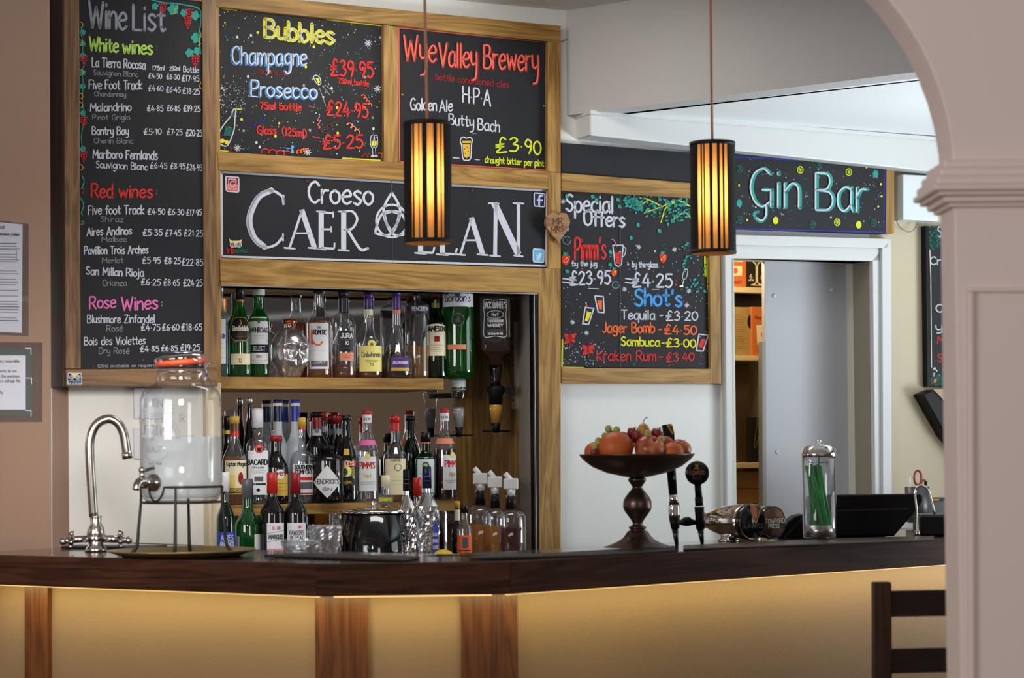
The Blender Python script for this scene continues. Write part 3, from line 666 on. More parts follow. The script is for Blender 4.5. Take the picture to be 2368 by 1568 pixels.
for a in ((574, 296, 48, -.5, 'dblue', 1.6, 3, 4), (600, 348, 70, .1, 'red', 2.6, 5, 4), (685, 352, 24, -.2, 'orange', 2.4, 4, 3), (740, 305, 40, -.5, 'brown', 2, 5, 3), (802, 284, 34, .7, 'peach', 2.2, 4, 3), (836, 218, 34, .9, 'orange', 2, 3, 4), (735, 275, 22, 1.5, 'coral', 2, 3, 2),
          (767, 122, 24, -1.1, 'dteal', 1.6, 3, 2), (822, 122, 22, .9, 'dteal', 1.6, 3, 2), (533, 340, 14, 1.6, 'wine', 2, 3, 2), (560, 345, 18, -.1, 'dteal', 1.6, 3, 2), (876, 352, 20, 1, 'orange', 2.2, 3, 2), (835, 360, 20, -.1, 'wine', 2, 3, 2), (522, 84, 8, 1.5, 'dteal', 1.6, 2, 1)):
    squig(ik, a[0], a[1], a[2], a[3], a[4], a[5], a[6], a[7], loops=a[4] in ('red', 'orange', 'peach', 'brown'))
ik.poly([(671, 337), (679, 337), (677, 345), (679, 354), (671, 354), (673, 345)], 'sky'); ik.stroke([(654, 342), (670, 344)], 1.6, 'sky', False)
ik.build('chalk_drawing', t, INK)
# ---------------------------------------------------------------- ale board
t, ik = board('ale_board', 'red bordered chalkboard of bottled ales behind the left pendant lamp', [(920, 62), (1268, 97), (1268, 396), (922, 377)], BO)
ik.stroke([(922, 64), (1266, 98), (1265, 394), (924, 374)], 2.6, 'coral', False, closed=True)
for s, xa, xb, ya, yb, h in (('Wye', 934, 1008, 141, 142, 58), ('Valley', 1015, 1102, 153, 156, 54), ('Brewery', 1118, 1244, 158, 164, 54)):
    ik.text(s, xa + 1, xb + 1, ya + 1, yb + 1, h, 6.6, 'darkcoral', jit=.15, dsc=1.7); ik.text(s, xa - 1, xb - 1, ya, yb, h, 4, 'coral', jit=.15, lay=14, dsc=1.7)
ik.text('bottle conditioned ales', 1007, 1176, 184, 203, 15, 2, 'wine', jit=.2)
ik.text('H.P.A', 1070, 1134, 236, 245, 36, 3.6, 'white'); ik.text('Golden', 949, 1009, 254, 256, 27, 3, 'white', jit=.2, dsc=1.5); ik.text('Ale', 1016, 1046, 260, 257, 26, 3, 'white', jit=.2); ik.text('Butty', 1038, 1095, 288, 293, 25, 3, 'white', jit=.2, dsc=1.5); ik.text('Bach', 1105, 1155, 300, 306, 26, 3, 'white', jit=.2)
ik.stroke([(1091, 309), (1102, 309)], 1, 'grey', False)
ik.text('£3', 1146, 1198, 353, 350, 34, 4, 'lime'); ik.text('.90', 1203, 1250, 352, 359, 34, 4, 'lime'); ik.text('draught bitter per pint', 1121, 1257, 376, 385, 14, 2.6, 'lime', jit=.3)
ik.stroke([(1066, 320), (1072, 317), (1078, 320), (1085, 318), (1090, 320), (1092, 326), (1090, 334), (1088, 366), (1078, 371), (1070, 366), (1067, 336), (1064, 328)], 2.6, 'white', closed=True)
ik.poly([(1069, 334), (1087, 334), (1085, 362), (1078, 366), (1072, 362)], 'gold'); ik.poly([(1068, 326), (1089, 326), (1088, 331), (1069, 331)], 'gold')
for x, yy in ((1074, 345), (1080, 341), (1076, 355), (1082, 350)): ik.disc(x, yy, 1.4, 1.4, 'brown', 8)
ik.stroke([(1047, 365), (1061, 366)], 2, 'white', False); ik.stroke([(1098, 369), (1108, 370)], 2, 'white', False)
for x, yy in ((930, 219), (1257, 245)): ik.disc(x, yy, 2.6, 2.6, 'olive', 10)
ik.build('chalk_drawing', t, INK)
# ---------------------------------------------------------------- bar name board
def ser(ik, ch, x0, x1, yb, yt, col='white', tk=10):
    w = x1 - x0; h = yb - yt
    def S(a, b, c, d, k): ik.stroke([(x0 + a * w, yb - b * h), (x0 + c * w, yb - d * h)], k, col, False, caps=False)
    def foot(a, b, L=.22): ik.stroke([(x0 + (a - L) * w, yb - b * h), (x0 + (a + L) * w, yb - b * h + (2 if b < .5 else 1))], 4.2, col, False)
    if ch == 'A': S(.1, 0, .5, 1, tk * .55); S(.48, 1, .88, 0, tk * 1.2); S(.25, .38, .72, .38, 4); foot(.1, 0, .16); foot(.88, 0, .18)
    if ch == 'E': S(.28, 0, .28, 1, tk * 1.2); S(.28, .98, .9, .95, 4.5); S(.28, .52, .8, .52, 4.2); S(.28, .02, .95, .0, 5); foot(.28, 1, .22); foot(.28, 0, .22); S(.9, 1, .9, .84, 4); S(.95, 0, .97, .16, 4); S(.8, .6, .8, .44, 3.6)
    if ch == 'R': S(.22, 0, .22, 1, tk * 1.2); ik.stroke([(x0 + .2 * w, yb - .99 * h), (x0 + .5 * w, yb - h), (x0 + .66 * w, yb - .8 * h), (x0 + .5 * w, yb - .56 * h), (x0 + .24 * w, yb - .52 * h)], 5.5, col); ik.stroke([(x0 + .36 * w, yb - .52 * h), (x0 + .6 * w, yb - .2 * h), (x0 + .8 * w, yb - .0 * h), (x0 + 1.0 * w, yb - .04 * h)], 6.5, col); foot(.22, 0, .17); foot(.18, 1, .12)
    if ch == 'L': S(.3, 0, .3, 1, tk * 1.2); S(.2, .02, .9, .0, 5); foot(.3, 1, .24); foot(.3, 0, .26); S(.9, 0, .97, .16, 4.5)
    if ch == 'N': S(.18, 0, .2, 1, tk * .9); S(.16, 1, .84, .02, tk * 1.5); S(.84, 0, .84, 1, tk * .8); foot(.18, 0, .14); foot(.84, 1, .14); foot(.84, 0, .12); foot(.14, 1, .14)
    if ch == 'C':
        a = [(.98, .78), (.93, .9), (.6, 1.0), (.25, .86), (.03, .5), (.14, .18), (.42, .0), (.75, .03), (.96, .17)]
        P = [(x0 + p * w, yb - q * h) for p, q in a]; ik.stroke(P, 6, col, n=10); ik.stroke([(x0 + p * w + 5, yb - q * h) for p, q in a[2:7]], 13, col, n=10); S(.98, .92, .98, .74, 4.5); S(.97, .24, .97, .1, 4)
t, ik = board('name_board', 'long white bordered bar name board below the bubbles and ale boards', [(505, 393), (1269, 437), (1267, 621), (509, 598)], BO + .004)
ik.stroke([(512, 398), (1265, 441), (1263, 615), (513, 593)], 5, 'white', False, closed=True)
ik.text('Croeso', 713, 862, 468, 474, 48, 5.6, 'white', jit=.1)
for a in (('C', 570, 657, 571, 440), ('A', 662, 736, 573, 485), ('E', 730, 775, 575, 489), ('R', 779, 850, 578, 489), ('L', 958, 1006, 585, 497), ('L', 1008, 1058, 588, 500), ('A', 1058, 1124, 588, 503), ('N', 1130, 1212, 591, 470)): ser(ik, *a)
def arc(cx, cy, r, a0, a1, w, n=14, sy=1.0): ik.stroke([(cx + r * math.cos(math.radians(a0 + (a1 - a0) * i / n)), cy + sy * r * math.sin(math.radians(a0 + (a1 - a0) * i / n))) for i in range(n + 1)], w, 'white', True, 1)
# trinity knot: three interlaced vesica loops and a ring
kc = (906, 508)
for q in range(3):
    a = math.radians(-90 + 120 * q); tip = (kc[0] + 62 * math.cos(a), kc[1] + 62 * math.sin(a)); tip2 = (kc[0] - 28 * math.cos(a), kc[1] - 28 * math.sin(a))
    nx, ny = -math.sin(a), math.cos(a)
    for sgn in (1, -1):
        mid = [((tip[0] * (1 - f) + tip2[0] * f) + sgn * nx * 27 * math.sin(math.pi * f) , (tip[1] * (1 - f) + tip2[1] * f) + sgn * ny * 27 * math.sin(math.pi * f)) for f in [i / 12 for i in range(13)]]
        ik.stroke([(kc[0] + (x - kc[0]) * .72, y) for x, y in mid], 5.6, 'white', True, 1)
arc(kc[0], kc[1] + 3, 36, 0, 360, 5, 28, 1.05)
ik.poly([(522, 407), (551, 409), (553, 413), (553, 443), (550, 446), (524, 444), (521, 440), (520, 411)], 'white', 8)
ik.poly([(524, 410), (550, 412), (550, 427), (523, 426)], 'wine', 9); ik.poly([(523, 426), (550, 427), (549, 443), (525, 441)], 'coral', 9)
ik.stroke([(528, 414), (545, 415), (545, 438), (528, 437)], 2.2, 'white', False, closed=True, lay=10); ik.stroke([(537 + 5 * math.cos(a * .7), 426 + 6.5 * math.sin(a * .7)) for a in range(9)], 2.2, 'white', lay=10); ik.disc(542, 418, 1.3, 1.3, 'white', 8, 10)
ik.poly([(1236, 445), (1258, 447), (1261, 451), (1260, 478), (1257, 480), (1236, 478), (1233, 474), (1233, 448)], 'white', 8); ik.poly([(1236, 448), (1258, 450), (1257, 477), (1236, 475)], 'navy', 9)
ik.stroke([(1254, 453), (1249, 453), (1246, 457), (1246, 476)], 4, 'white', lay=10); ik.stroke([(1242, 463), (1253, 463.5)], 3.4, 'white', False, lay=10)
ik.poly([(1234, 574), (1256, 576), (1259, 580), (1258, 606), (1255, 609), (1234, 607), (1231, 604), (1231, 577)], 'white', 8); ik.poly([(1234, 577), (1256, 579), (1255, 606), (1234, 604)], 'sky', 9)
ik.poly([(1237, 586), (1243, 591), (1246, 585), (1252, 586), (1251, 594), (1246, 600), (1240, 599), (1238, 597), (1242, 596)], 'white', 10); ik.stroke([(1239, 601), (1248, 601)], 2, 'white', False, lay=10)
ik.poly([(529, 552), (536, 557), (552, 557), (559, 553), (556, 566), (544, 573), (532, 566)], 'owl', 8)
for x in (537, 552): ik.disc(x, 566, 6.5, 7, 'white', 12, 9); ik.disc(x, 566, 4.2, 4.6, 'slate', 12, 10); ik.disc(x, 566, 2, 2.2, 'coral' if x < 540 else 'sky', 8, 11)
ik.poly([(541, 566), (548, 566), (544.5, 574)], 'gold', 12)
ik.text('trip', 523, 541, 584, 584, 11, 2, 'red'); ik.text('advisor', 543, 572, 584, 584, 11, 2, 'dteal')
for x, yy in ((710, 420), (1091, 441)): ik.disc(x, yy, 3, 3, 'brown', 10)
ik.stroke([(905, 418), (907, 606)], .8, 'slate', False)
ik.build('chalk_drawing', t, INK)
# ---------------------------------------------------------------- right hand frame and boards
fr = wallthing('special_offers_frame', 'oak surround of the special offers board right of the bottle recess', 'frame', 1297, 888, .03)
for nm, q, m in (('rail', [(1298, 400), (1668, 428), (1668, 462), (1298, 441)], oak_h), ('rail', [(1298, 851), (1643, 853), (1643, 888), (1298, 887)], oak_h), ('stile', [(1640, 461), (1665, 462), (1668, 888), (1643, 888)], oak_v)):
    wallobj(nm, [q], 0, .03, m, fr, bevel=.0015)
t = wallobj('blank_board', [[(1298, 330), (1640, 356), (1640, 426), (1298, 402)]], 0, .02, board_m, bevel=.001); tag(t, 'blank black chalkboard strip above the special offers board', 'chalkboard')
t, ik = board('offers_board', 'chalkboard of special offers and shots with painted green branches', [(1297, 440), (1642, 461), (1644, 853), (1298, 851)], .018, .016)
dots(ik, 330, (1302, 560, 1636, 840, 4, 6), ['white', 'grey', 'white', 'blue', 'orange', 'red'], 15, .6, 1.7, avoid=((1320, 545, 1402, 602), (1300, 625, 1412, 662), (1446, 630, 1556, 668), (1466, 668, 1578, 710), (1388, 712, 1616, 840)))
dots(ik, 90, (1302, 790, 1400, 846, 0, 2), ['white', 'grey'], 16, .8, 1.5)
for s, xa, xb, ya, yb, h, w in (('Special', 1309, 1417, 489, 492, 38, 5), ('Offers', 1350, 1444, 521, 524, 34, 5)): ik.text(s, xa, xb, ya, yb, h, w, 'white', jit=.25)
ik.text("Pimm's", 1329, 1400, 600, 599, 50, 4.8, 'red', jit=.15)
ik.text('by the jug', 1324, 1380, 616, 616, 13, 2.2, 'white'); ik.text('by the glass', 1462, 1521, 618, 619, 13, 2.2, 'white')
ik.text('£23.95', 1318, 1411, 659, 656, 32, 4.2, 'white'); ik.stroke([(1301, 644), (1332, 648)], 3, 'white', False); ik.stroke([(1300, 652), (1330, 656)], 3, 'white', False)
ik.text('£4.25', 1462, 1554, 663, 664, 32, 4.2, 'white'); ik.stroke([(1446, 644), (1474, 648)], 3, 'white', False); ik.stroke([(1446, 653), (1472, 657)], 3, 'white', False)
ik.stroke([(1360, 667), (1384, 668)], 1.8, 'white', False); ik.stroke([(1508, 669), (1524, 669)], 1.8, 'white', False)
ik.text("Shot's", 1468, 1576, 706, 708, 38, 5.6, 'blue', jit=.2)
ik.text('Tequila', 1437, 1514, 738, 739, 21, 3, 'white'); ik.text('-', 1526, 1533, 738, 738, 20, 3, 'white'); ik.text('£3.20', 1540, 1613, 741, 741, 22, 3, 'white')
ik.text('Jager Bomb', 1393, 1513, 769, 769, 23, 3.4, 'orange', jit=.2); ik.text('-', 1523, 1530, 770, 770, 20, 3.2, 'orange'); ik.text('£4.50', 1536, 1610, 772, 774, 22, 3.4, 'orange')
ik.text('Sambuca', 1436, 1525, 799, 801, 20, 3.4, 'yellow', jit=.1); ik.text('-', 1530, 1536, 801, 801, 18, 3, 'yellow'); ik.text('£3.00', 1540, 1608, 802, 804, 20, 3.4, 'yellow')
ik.text('Kraken Rum', 1380, 1516, 833, 835, 23, 3, 'red', jit=.2); ik.text('-', 1523, 1533, 833, 833, 18, 3, 'red'); ik.text('£3.40', 1540, 1604, 836, 834, 20, 3, 'red')
for p in ([(1640, 474), (1600, 478), (1575, 466), (1560, 464), (1530, 478), (1490, 492)], [(1562, 466), (1540, 480), (1532, 500), (1528, 514)], [(1600, 508), (1585, 492), (1572, 496), (1558, 506)], [(1530, 478), (1500, 462), (1480, 458)], [(1500, 462), (1478, 476)], [(1640, 570), (1600, 566)]): ik.stroke(p, 3.2, 'lime', taper=.3)
rd = random.Random(21)
for i in range(230):
    x = rd.uniform(1445, 1638); ymax = 470 + 45 * math.sin((x - 1445) / 193 * 3.0) + rd.uniform(-8, 8)
    y = rd.uniform(452 + (x - 1445) * .05, ymax)
    leaf(ik, x, y, rd.uniform(6, 11), rd.uniform(0, 6.3), 'teal' if rd.random() < .7 else 'dteal', .5)
for i in range(46): leaf(ik, rd.uniform(1574, 1636), rd.uniform(560, 676), rd.uniform(6, 10), rd.uniform(0, 6.3), 'teal' if rd.random() < .6 else 'dteal', .5)
for x, y in ((1308, 449), (1365, 452), (1376, 458), (1425, 458), (1428, 474), (1473, 515), (1520, 530), (1457, 545), (1409, 578), (1407, 608), (1306, 625)): leaf(ik, x, y, 12, rd.uniform(.4, 1.4), 'teal', .6)
for x, y, r in ((1308, 601, 10), (1533, 597, 9), (1420, 631, 7)):
    ik.poly([(x - r, y - r * .9), (x, y - r * 1.2), (x + r, y - r * .8), (x + r * .8, y + r * .6), (x, y + r * 1.4), (x - r * .9, y + r * .5)], 'red')
    for a in range(7): ik.disc(x + r * .5 * math.cos(a * 2.3), y + r * .6 * math.sin(a * 1.7), 1.1, 1.4, 'yellow', 6)
    leaf(ik, x, y - r, r, -1.2, 'dteal', .7); leaf(ik, x, y - r, r, -2.2, 'teal', .7)
ik.stroke([(1417, 567), (1441, 567), (1437, 612), (1430, 617), (1422, 612)], 2.6, 'white', False, closed=True); ik.poly([(1421, 584), (1437, 584), (1434, 610), (1425, 610)], 'red'); ik.stroke([(1441, 570), (1447, 576), (1444, 590), (1439, 594)], 2, 'white'); ik.stroke([(1425, 570), (1419, 556), (1414, 554)], 2, 'pink')
for xx, yy, c, w in ((1388, 704, 'orange', 10), (1359, 731, 'yellow', 10), (1623, 793, 'red', 11)):
    dx = 4 if c != 'orange' else -3; q = [(xx - w + dx, yy - 20), (xx + w + dx, yy - 18), (xx + w * .6 - dx, yy + 19), (xx - w * .8 - dx, yy + 18)]
    ik.stroke(q, 3, 'white', False, closed=True); ik.poly([(xx - w * .5 + dx * .6, yy - 9), (xx + w * .6 + dx * .6, yy - 9), (xx + w * .2 - dx * .5, yy + 12), (xx - w * .5 - dx * .6, yy + 11)], c)
ik.stroke([(1583, 623), (1590, 625), (1587, 642), (1581, 646), (1578, 640)], 1.6, 'white', closed=True); ik.stroke([(1581, 646), (1577, 660)], 1.4, 'cream', False); ik.disc(1575, 662, 5, 2.2, 'cream')
for x, y, c in ((1318, 783, 'red'), (1360, 809, 'red')):
    for a in (-2.5, -.7, .6, 2.4): leaf(ik, x, y, 19 if abs(a) > 2 or a < 0 else 15, a, c, .5)
    ik.stroke([(x, y - 14), (x, y + 18)], 2.2, 'wine', False)
    for a in range(5): ik.disc(x + 6 * math.cos(a * 1.3), y + 6 * math.sin(a * 1.3), 1.6, 2, 'blue' if x > 1350 else 'wine', 6)
for x, y, r in ((1311, 556, 9), (1424, 659, 8)): ik.stroke([(x + r * math.cos(a * .7), y + r * math.sin(a * .7)) for a in range(9)], 2, 'grey'); star(ik, x, y, r - 1, 'dteal', 1.2)
for x, y in ((1477, 571), (1560, 577), (1324, 745), (1356, 770), (1444, 669), (1593, 673), (1588, 706), (1302, 466), (1311, 530)): star(ik, x, y, 5, 'white', 1.6)
ik.stroke([(1300, 786), (1299, 850), (1349, 851)], 4, 'lime', False); ik.stroke([(1630, 594), (1631, 638)], 5, 'lime', False); ik.stroke([(1635, 596), (1635, 670)], 2, 'yellow', False)
ik.stroke([(1433, 450), (1434, 851)], .9, 'slate', False)
ik.build('chalk_drawing', t, INK)
# gin bar sign
t, ik = board('gin_bar_sign', 'black Gin Bar sign with citrus slices above the doorway', [(1645, 354), (2049, 375), (2047, 540), (1645, 526)], .05, .045)
wallobj('end_block', [[(2050, 375), (2067, 376), (2068, 540), (2048, 540)]], 0.005, .045, oak_v, t)
ik.stroke([(1648, 361), (2045, 379)], 2.6, 'dblue', False); ik.stroke([(1648, 528), (2044, 537)], 2.6, 'dblue', False); ik.stroke([(2045, 379), (2044, 537)], 2, 'dblue', False)
dots(ik, 170, (1700, 366, 2042, 520, 14, 12), ['white', 'grey', 'slate', 'grey'], 31, .7, 1.4)
for s, xa, xb, ya, yb, h in (('Gin', 1735, 1849, 477, 481, 88), ('Bar', 1887, 2003, 486, 490, 86)):
    ik.text(s, xa + 2, xb + 2, ya, yb, h, 8, 'teal'); ik.text(s, xa - 2.5, xb - 2.5, ya, yb, h, 3.6, 'white', lay=14)
ik.stroke([(1772, 476), (1771, 500), (1760, 512), (1748, 506), (1744, 494), (1752, 490)], 7, 'teal'); ik.stroke([(1770, 476), (1769, 500), (1759, 510), (1748, 504)], 3.4, 'white', lay=14)
for a in ((1795, 486, 1806, 475), (1885, 486, 1896, 488)): pass
for x, y, c in ((1710, 391, 'dteal'), (1850, 393, 'lime'), (1935, 514, 'lime'), (1962, 398, 'lime'), (2020, 516, 'dteal'), (1711, 509, 'dteal'), (1878, 519, 'dteal'), (1892, 382, 'dteal')):
    ik.disc(x, y, 7.5, 9, c, 14); ik.disc(x, y, 5.5, 6.8, 'black', 14, 9); 
    for a in range(3): ik.stroke([(x - 5 * math.cos(a), y - 6 * math.sin(a)), (x + 5 * math.cos(a), y + 6 * math.sin(a))], 1.4, c, False, lay=10)
for x, y, c in ((2024, 402, 'teal'), (1709, 470, 'teal'), (1793, 510, 'lime'), (1985, 520, 'lime')): ik.disc(x, y, 6.5, 9, c, 14)
for x, y in ((1708, 429), (2003, 387), (2036, 426), (2038, 454), (1727, 509), (2030, 478)): ik.disc(x, y, 2.2, 3, 'yellow', 8)
ik.build('chalk_drawing', t, INK)
# ---------------------------------------------------------------- door casing, doorway, store room
dz = 0.0
def casing(name, q, off, m=white_p, back=0): o = wallobj(name, [q], back, off, m, bevel=.002); struct(o)
casing('trim_4', [(1667, 541), (1697, 541), (1697, 1330), (1673, 1330)], .02)
casing('trim_5', [(1676, 541), (1692, 541), (1693, 1330), (1683, 1330)], .032)
casing('trim_6', [(1690, 566), (2040, 574), (2040, 604), (1690, 597)], .022)
casing('trim_7', [(1676, 542), (2060, 552), (2052, 574), (1690, 566)], .034)
casing('trim_8', [(2018, 600), (2040, 574), (2044, 1330), (2026, 1330)], .022)
casing('trim_9', [(2040, 574), (2061, 552), (2063, 1330), (2043, 1330)], .034)
# jamb lining inside the opening
g = G(); wallbox(g, uD0 - .012, uD0, -.16, .02, 0, zD); wallbox(g, uD1, uD1 + .012, -.16, .02, 0, zD); wallbox(g, uD0 - .012, uD1 + .012, -.16, .02, zD, zD + .012)
struct(obj('trim_10', g, mat('jamb_cream', srgb(206, 204, 192), .5), None, WO, TH))
# store room shell
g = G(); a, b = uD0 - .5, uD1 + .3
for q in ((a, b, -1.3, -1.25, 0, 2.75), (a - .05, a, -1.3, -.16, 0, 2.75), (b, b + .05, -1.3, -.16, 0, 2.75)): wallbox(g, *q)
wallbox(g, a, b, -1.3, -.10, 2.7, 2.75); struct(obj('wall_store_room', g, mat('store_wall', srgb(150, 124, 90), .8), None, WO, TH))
# grey panel standing in the doorway
gp = wallthing('grey_door_panel', 'tall grey flush panel with round white screw caps in the doorway', 'panel', 1768, 1330, -.14)
wallobj('panel', [[(1768, 580), (1970, 580), (1988, 1330), (1772, 1330)]], -.16, -.14, grey_panel, gp, bevel=.002)
wallobj('edge_strip', [[(1972, 580), (1990, 580), (2006, 1330), (1990, 1330)]], -.17, -.145, mat('cream_strip', srgb(190, 188, 172), .5), gp)
wallobj('side_lath', [[(1763, 790), (1771, 790), (1773, 1330), (1764, 1330)]], -.16, -.135, mat('grey_lath', srgb(140, 138, 132), .5), gp)
for x, y in ((1790, 684), (1922, 671), (1797, 1045), (1931, 1042)):
    u, z = UZ(x, y, -.14); g = G(); g.lathe([(0, 0), (.007, 0), (.008, .002), (.006, .004), (0, .005)], 14, M=Matrix.Translation((u - gp['_u'], 0, z - gp['_z'])) @ Matrix.Rotation(math.pi / 2, 4, 'X')); obj('screw_cap', g, white_p, gp)
# shelving
so = -.55
sh = wallthing('store_shelving', 'white shelf unit with boxes seen through the doorway', 'shelving', 1692, 1330, so)
shm = mat('warm_shelf_white', srgb(232, 214, 170), .5)
def szz(y): return UZ(1730, y, so)[1]
ua, ub = UZ(1640, 900, so)[0], UZ(1800, 900, so)[0]
for y0, y1 in ((664, 677), (823, 834), (1070, 1083)):
    g = G(); g.box(ua - sh['_u'], ub - sh['_u'], 0, .35, szz(y1) - sh['_z'], szz(y0) - sh['_z']); obj('shelf', g, shm, sh, bevel=.002)
for uu in (ua, ub):
    g = G(); g.box(uu - .02 - sh['_u'], uu - sh['_u'], 0, .35, -sh['_z'], 2.3 - sh['_z']); obj('upright', g, shm, sh)
def sbox(name, label, q, m, off=so - .03, depth=.2, cat='box', marks=None, gr='boxes on the store room shelves'):
    x0, y0, x1, y1 = q
    zb = {706: szz(706.5), 663: szz(664), 822: szz(823), 1069: szz(1070), 1165: szz(1165)}[y1]
    u0, u1 = UZ(x0, y1, off)[0], UZ(x1, y1, off)[0]; zt = UZ((x0 + x1) / 2, y0, off)[1]
    t = thing(name, label, cat, WP(u0, off, zb), TH, gr); t['_u'], t['_o'], t['_z'] = u0, off, zb
    g = G(); g.box(0, u1 - u0, 0, depth, 0, zt - zb); obj('carton', g, m, t, bevel=.001)
    if marks: ik = Ink(wmp2(t, off)); marks(ik); ik.build('print', t, INK)
    return t
def wmp2(t, off):
    u0, z0 = t['_u'], t['_z']
    def mp(x, y, k):
        u, z = UZ(x, y, off + .0003); return Vector((u - u0, -.0004 * (k + 1), z - z0))
    return mp
card_o = mat('orange_card', srgb(206, 116, 56), .6); card_k = mat('kraft_card', srgb(178, 146, 92), .7, var=.1); card_b = mat('black_card', srgb(34, 30, 28), .5)
def mk1(ik): ik.poly([(1693, 615), (1716, 615), (1716, 637), (1693, 638)], 'cream'); ik.disc(1700, 626, 6, 7, 'orange'); ik.poly([(1690, 597), (1720, 597), (1718, 606), (1690, 604)], 'cream'); ik.text('PINOT', 1694, 1715, 656, 656, 6, 1, 'wine')
sbox('wine_box', 'orange wine box beside the black box on the top store shelf', (1688, 590, 1726, 663), card_o, marks=mk1)
def mk2(ik):
    for s in (-1, 1): ik.stroke([(1750 + s * 13, 594), (1750 + s * 8, 606), (1750 + s * 2, 613), (1750 + s * 1.5, 640), (1750 + s * 2.5, 654), (1750 + s * 12, 659)], 2.4, 'cream')
    ik.stroke([(1737, 659), (1763, 660)], 2, 'cream', False); ik.text('6', 1734, 1739, 644, 644, 11, 1.6, 'cream'); ik.disc(1762, 642, 5, 6, 'olive'); ik.text('wine', 1730, 1743, 649, 649, 4, 1, 'cream')
sbox('glassware_box', 'black glassware box printed with a wine glass outline', (1727, 585, 1790, 663), card_b, marks=mk2)
def mk3(ik):
    for i in range(15):
        yy = 728 + i * 5.6; ik.stroke([(1697, yy), (1718 + (i * 7) % 9, yy)], 1, 'olive', False, caps=False)
    ik.disc(1737, 744, 9, 17, 'black', 14); ik.text('2', 1727, 1733, 728, 728, 13, 1.2, 'olive')
sbox('kraft_box', 'brown kraft wine carton with small print on the middle store shelf', (1680, 710, 1739, 822), card_k, marks=mk3)
def mk4(ik): ik.poly([(1749, 752), (1775, 750), (1775, 796), (1751, 797)], 'cream'); ik.disc(1765, 774, 6, 8, 'coral'); ik.text('CA', 1752, 1762, 814, 814, 6, 1, 'wine'); ik.text('Pinot', 1746, 1764, 738, 738, 7, 1, 'wine')
sbox('orange_carton', 'orange wine carton with pale picture on the middle store shelf', (1740, 710, 1800, 822), card_o, off=so - .02, marks=mk4)
sbox('black_case', 'flat black case lying on top of the cartons in the store', (1680, 684, 1796, 706), mat('black_case_plastic', srgb(12, 11, 10), .5), off=so - .04)
def mk5(ik): ik.stroke([(1694, 1130), (1768, 1130)], 2, 'brown', False); ik.disc(1716, 1088, 6, 4, 'olive')
sbox('brown_carton', 'large brown carton below the lowest visible store shelf', (1680, 1090, 1800, 1165), mat('brown_card', srgb(170, 128, 78), .7), marks=mk5)
o = bpy.data.objects['brown_carton']
t = sbox('dark_drum', 'dark brown fridge crate standing on the lower store shelf', (1680, 840, 1734, 1069), mat('dark_brown_crate', srgb(74, 56, 38), .5), off=so - .05, cat='crate')
t = sbox('black_bag', 'tall black bag with pale strap on the lower store shelf', (1737, 965, 1800, 1069), mat('black_fabric', srgb(20, 17, 16), .8), off=so - .02, cat='bag', marks=lambda ik: ik.stroke([(1752, 962), (1750, 985), (1744, 1030), (1748, 1032), (1756, 1000), (1757, 975)], 1.6, 'olive'))
g = G(); u, z = UZ(1730, 600, -.9)
ld = bpy.data.lights.new('store_bulb', 'POINT'); ld.energy = 13; ld.color = (1, .74, .42); ld.shadow_soft_size = .05; lo = bpy.data.objects.new('store_bulb', ld); C.objects.link(lo); lo.location = WP(uD0 + .02, -.33, 2.05)
# ---- things on the wall right of the door
jb = wallthing('junction_box', 'white plastic junction box with a grey cable right of the Gin Bar sign', 'box', 2071, 508, .0)
wallobj('housing', [[(2088, 403), (2170, 407), (2170, 512), (2088, 508)]], 0, .06, mat('box_white', srgb(214, 222, 224), .4), jb, bevel=.004)
g = G(); pts = [UZ(x, y, .02) for x, y in ((2072, 508), (2080, 524), (2098, 536), (2112, 532), (2122, 515))]; g.tube([(u - jb['_u'], -.02, z - jb['_z']) for u, z in pts], .0016, 6, smooth=5); obj('cable', g, mat('grey_cable', srgb(120, 116, 112), .5), jb)
t, ik = board('crisps_board', 'black framed snacks chalkboard half hidden behind the arch pillar', [(2148, 523), (2350, 520), (2350, 900), (2152, 894)], .02, .018)
wallobj('frame_edge', [[(2141, 522), (2148, 523), (2152, 894), (2145, 894)]], 0, .028, black, t)
for s, x0, y, h in (('Snacks', 2168, 548, 24), ('Crisps', 2151, 612, 18), ('Chips', 2164, 722, 18), ('your', 2164, 764, 18)): ik.text(s, x0, x0 + 70, y, y, h, 2.6, 'white')
ik.text('Mix', 2168, 2210, 794, 794, 15, 2.4, 'red'); ik.text('Salt', 2168, 2210, 836, 836, 17, 2.4, 'red'); ik.stroke([(2150, 578), (2152, 640), (2154, 850)], 1.6, 'cream', False)
for i in range(40): leaf(ik, rd.uniform(2151, 2172), rd.uniform(526, 575), 7, rd.uniform(0, 6), 'dteal', .6); leaf(ik, rd.uniform(2154, 2190), rd.uniform(868, 892), 7, rd.uniform(0, 6), 'dteal', .6)
for i in range(14): ik.disc(rd.uniform(2156, 2186), rd.uniform(850, 880), 2, 2.4, 'white', 8)
ik.disc(2162, 881, 3.5, 4.5, 'orange', 10); ik.build('chalk_drawing', t, INK)
sp = wallthing('wall_speaker', 'black wedge shaped speaker on the wall beside the arch pillar', 'speaker', 2150, 940, .05)
o = wallobj('housing', [[(2134, 912), (2158, 902), (2180, 925), (2262, 1090), (2190, 1010)]], 0, .06, black, sp, bevel=.004)
wallobj('wooden_back', [[(2158, 900), (2300, 898), (2300, 1000), (2182, 925)]], 0, .05, mat('tan_wood', srgb(176, 150, 118), .5), sp)
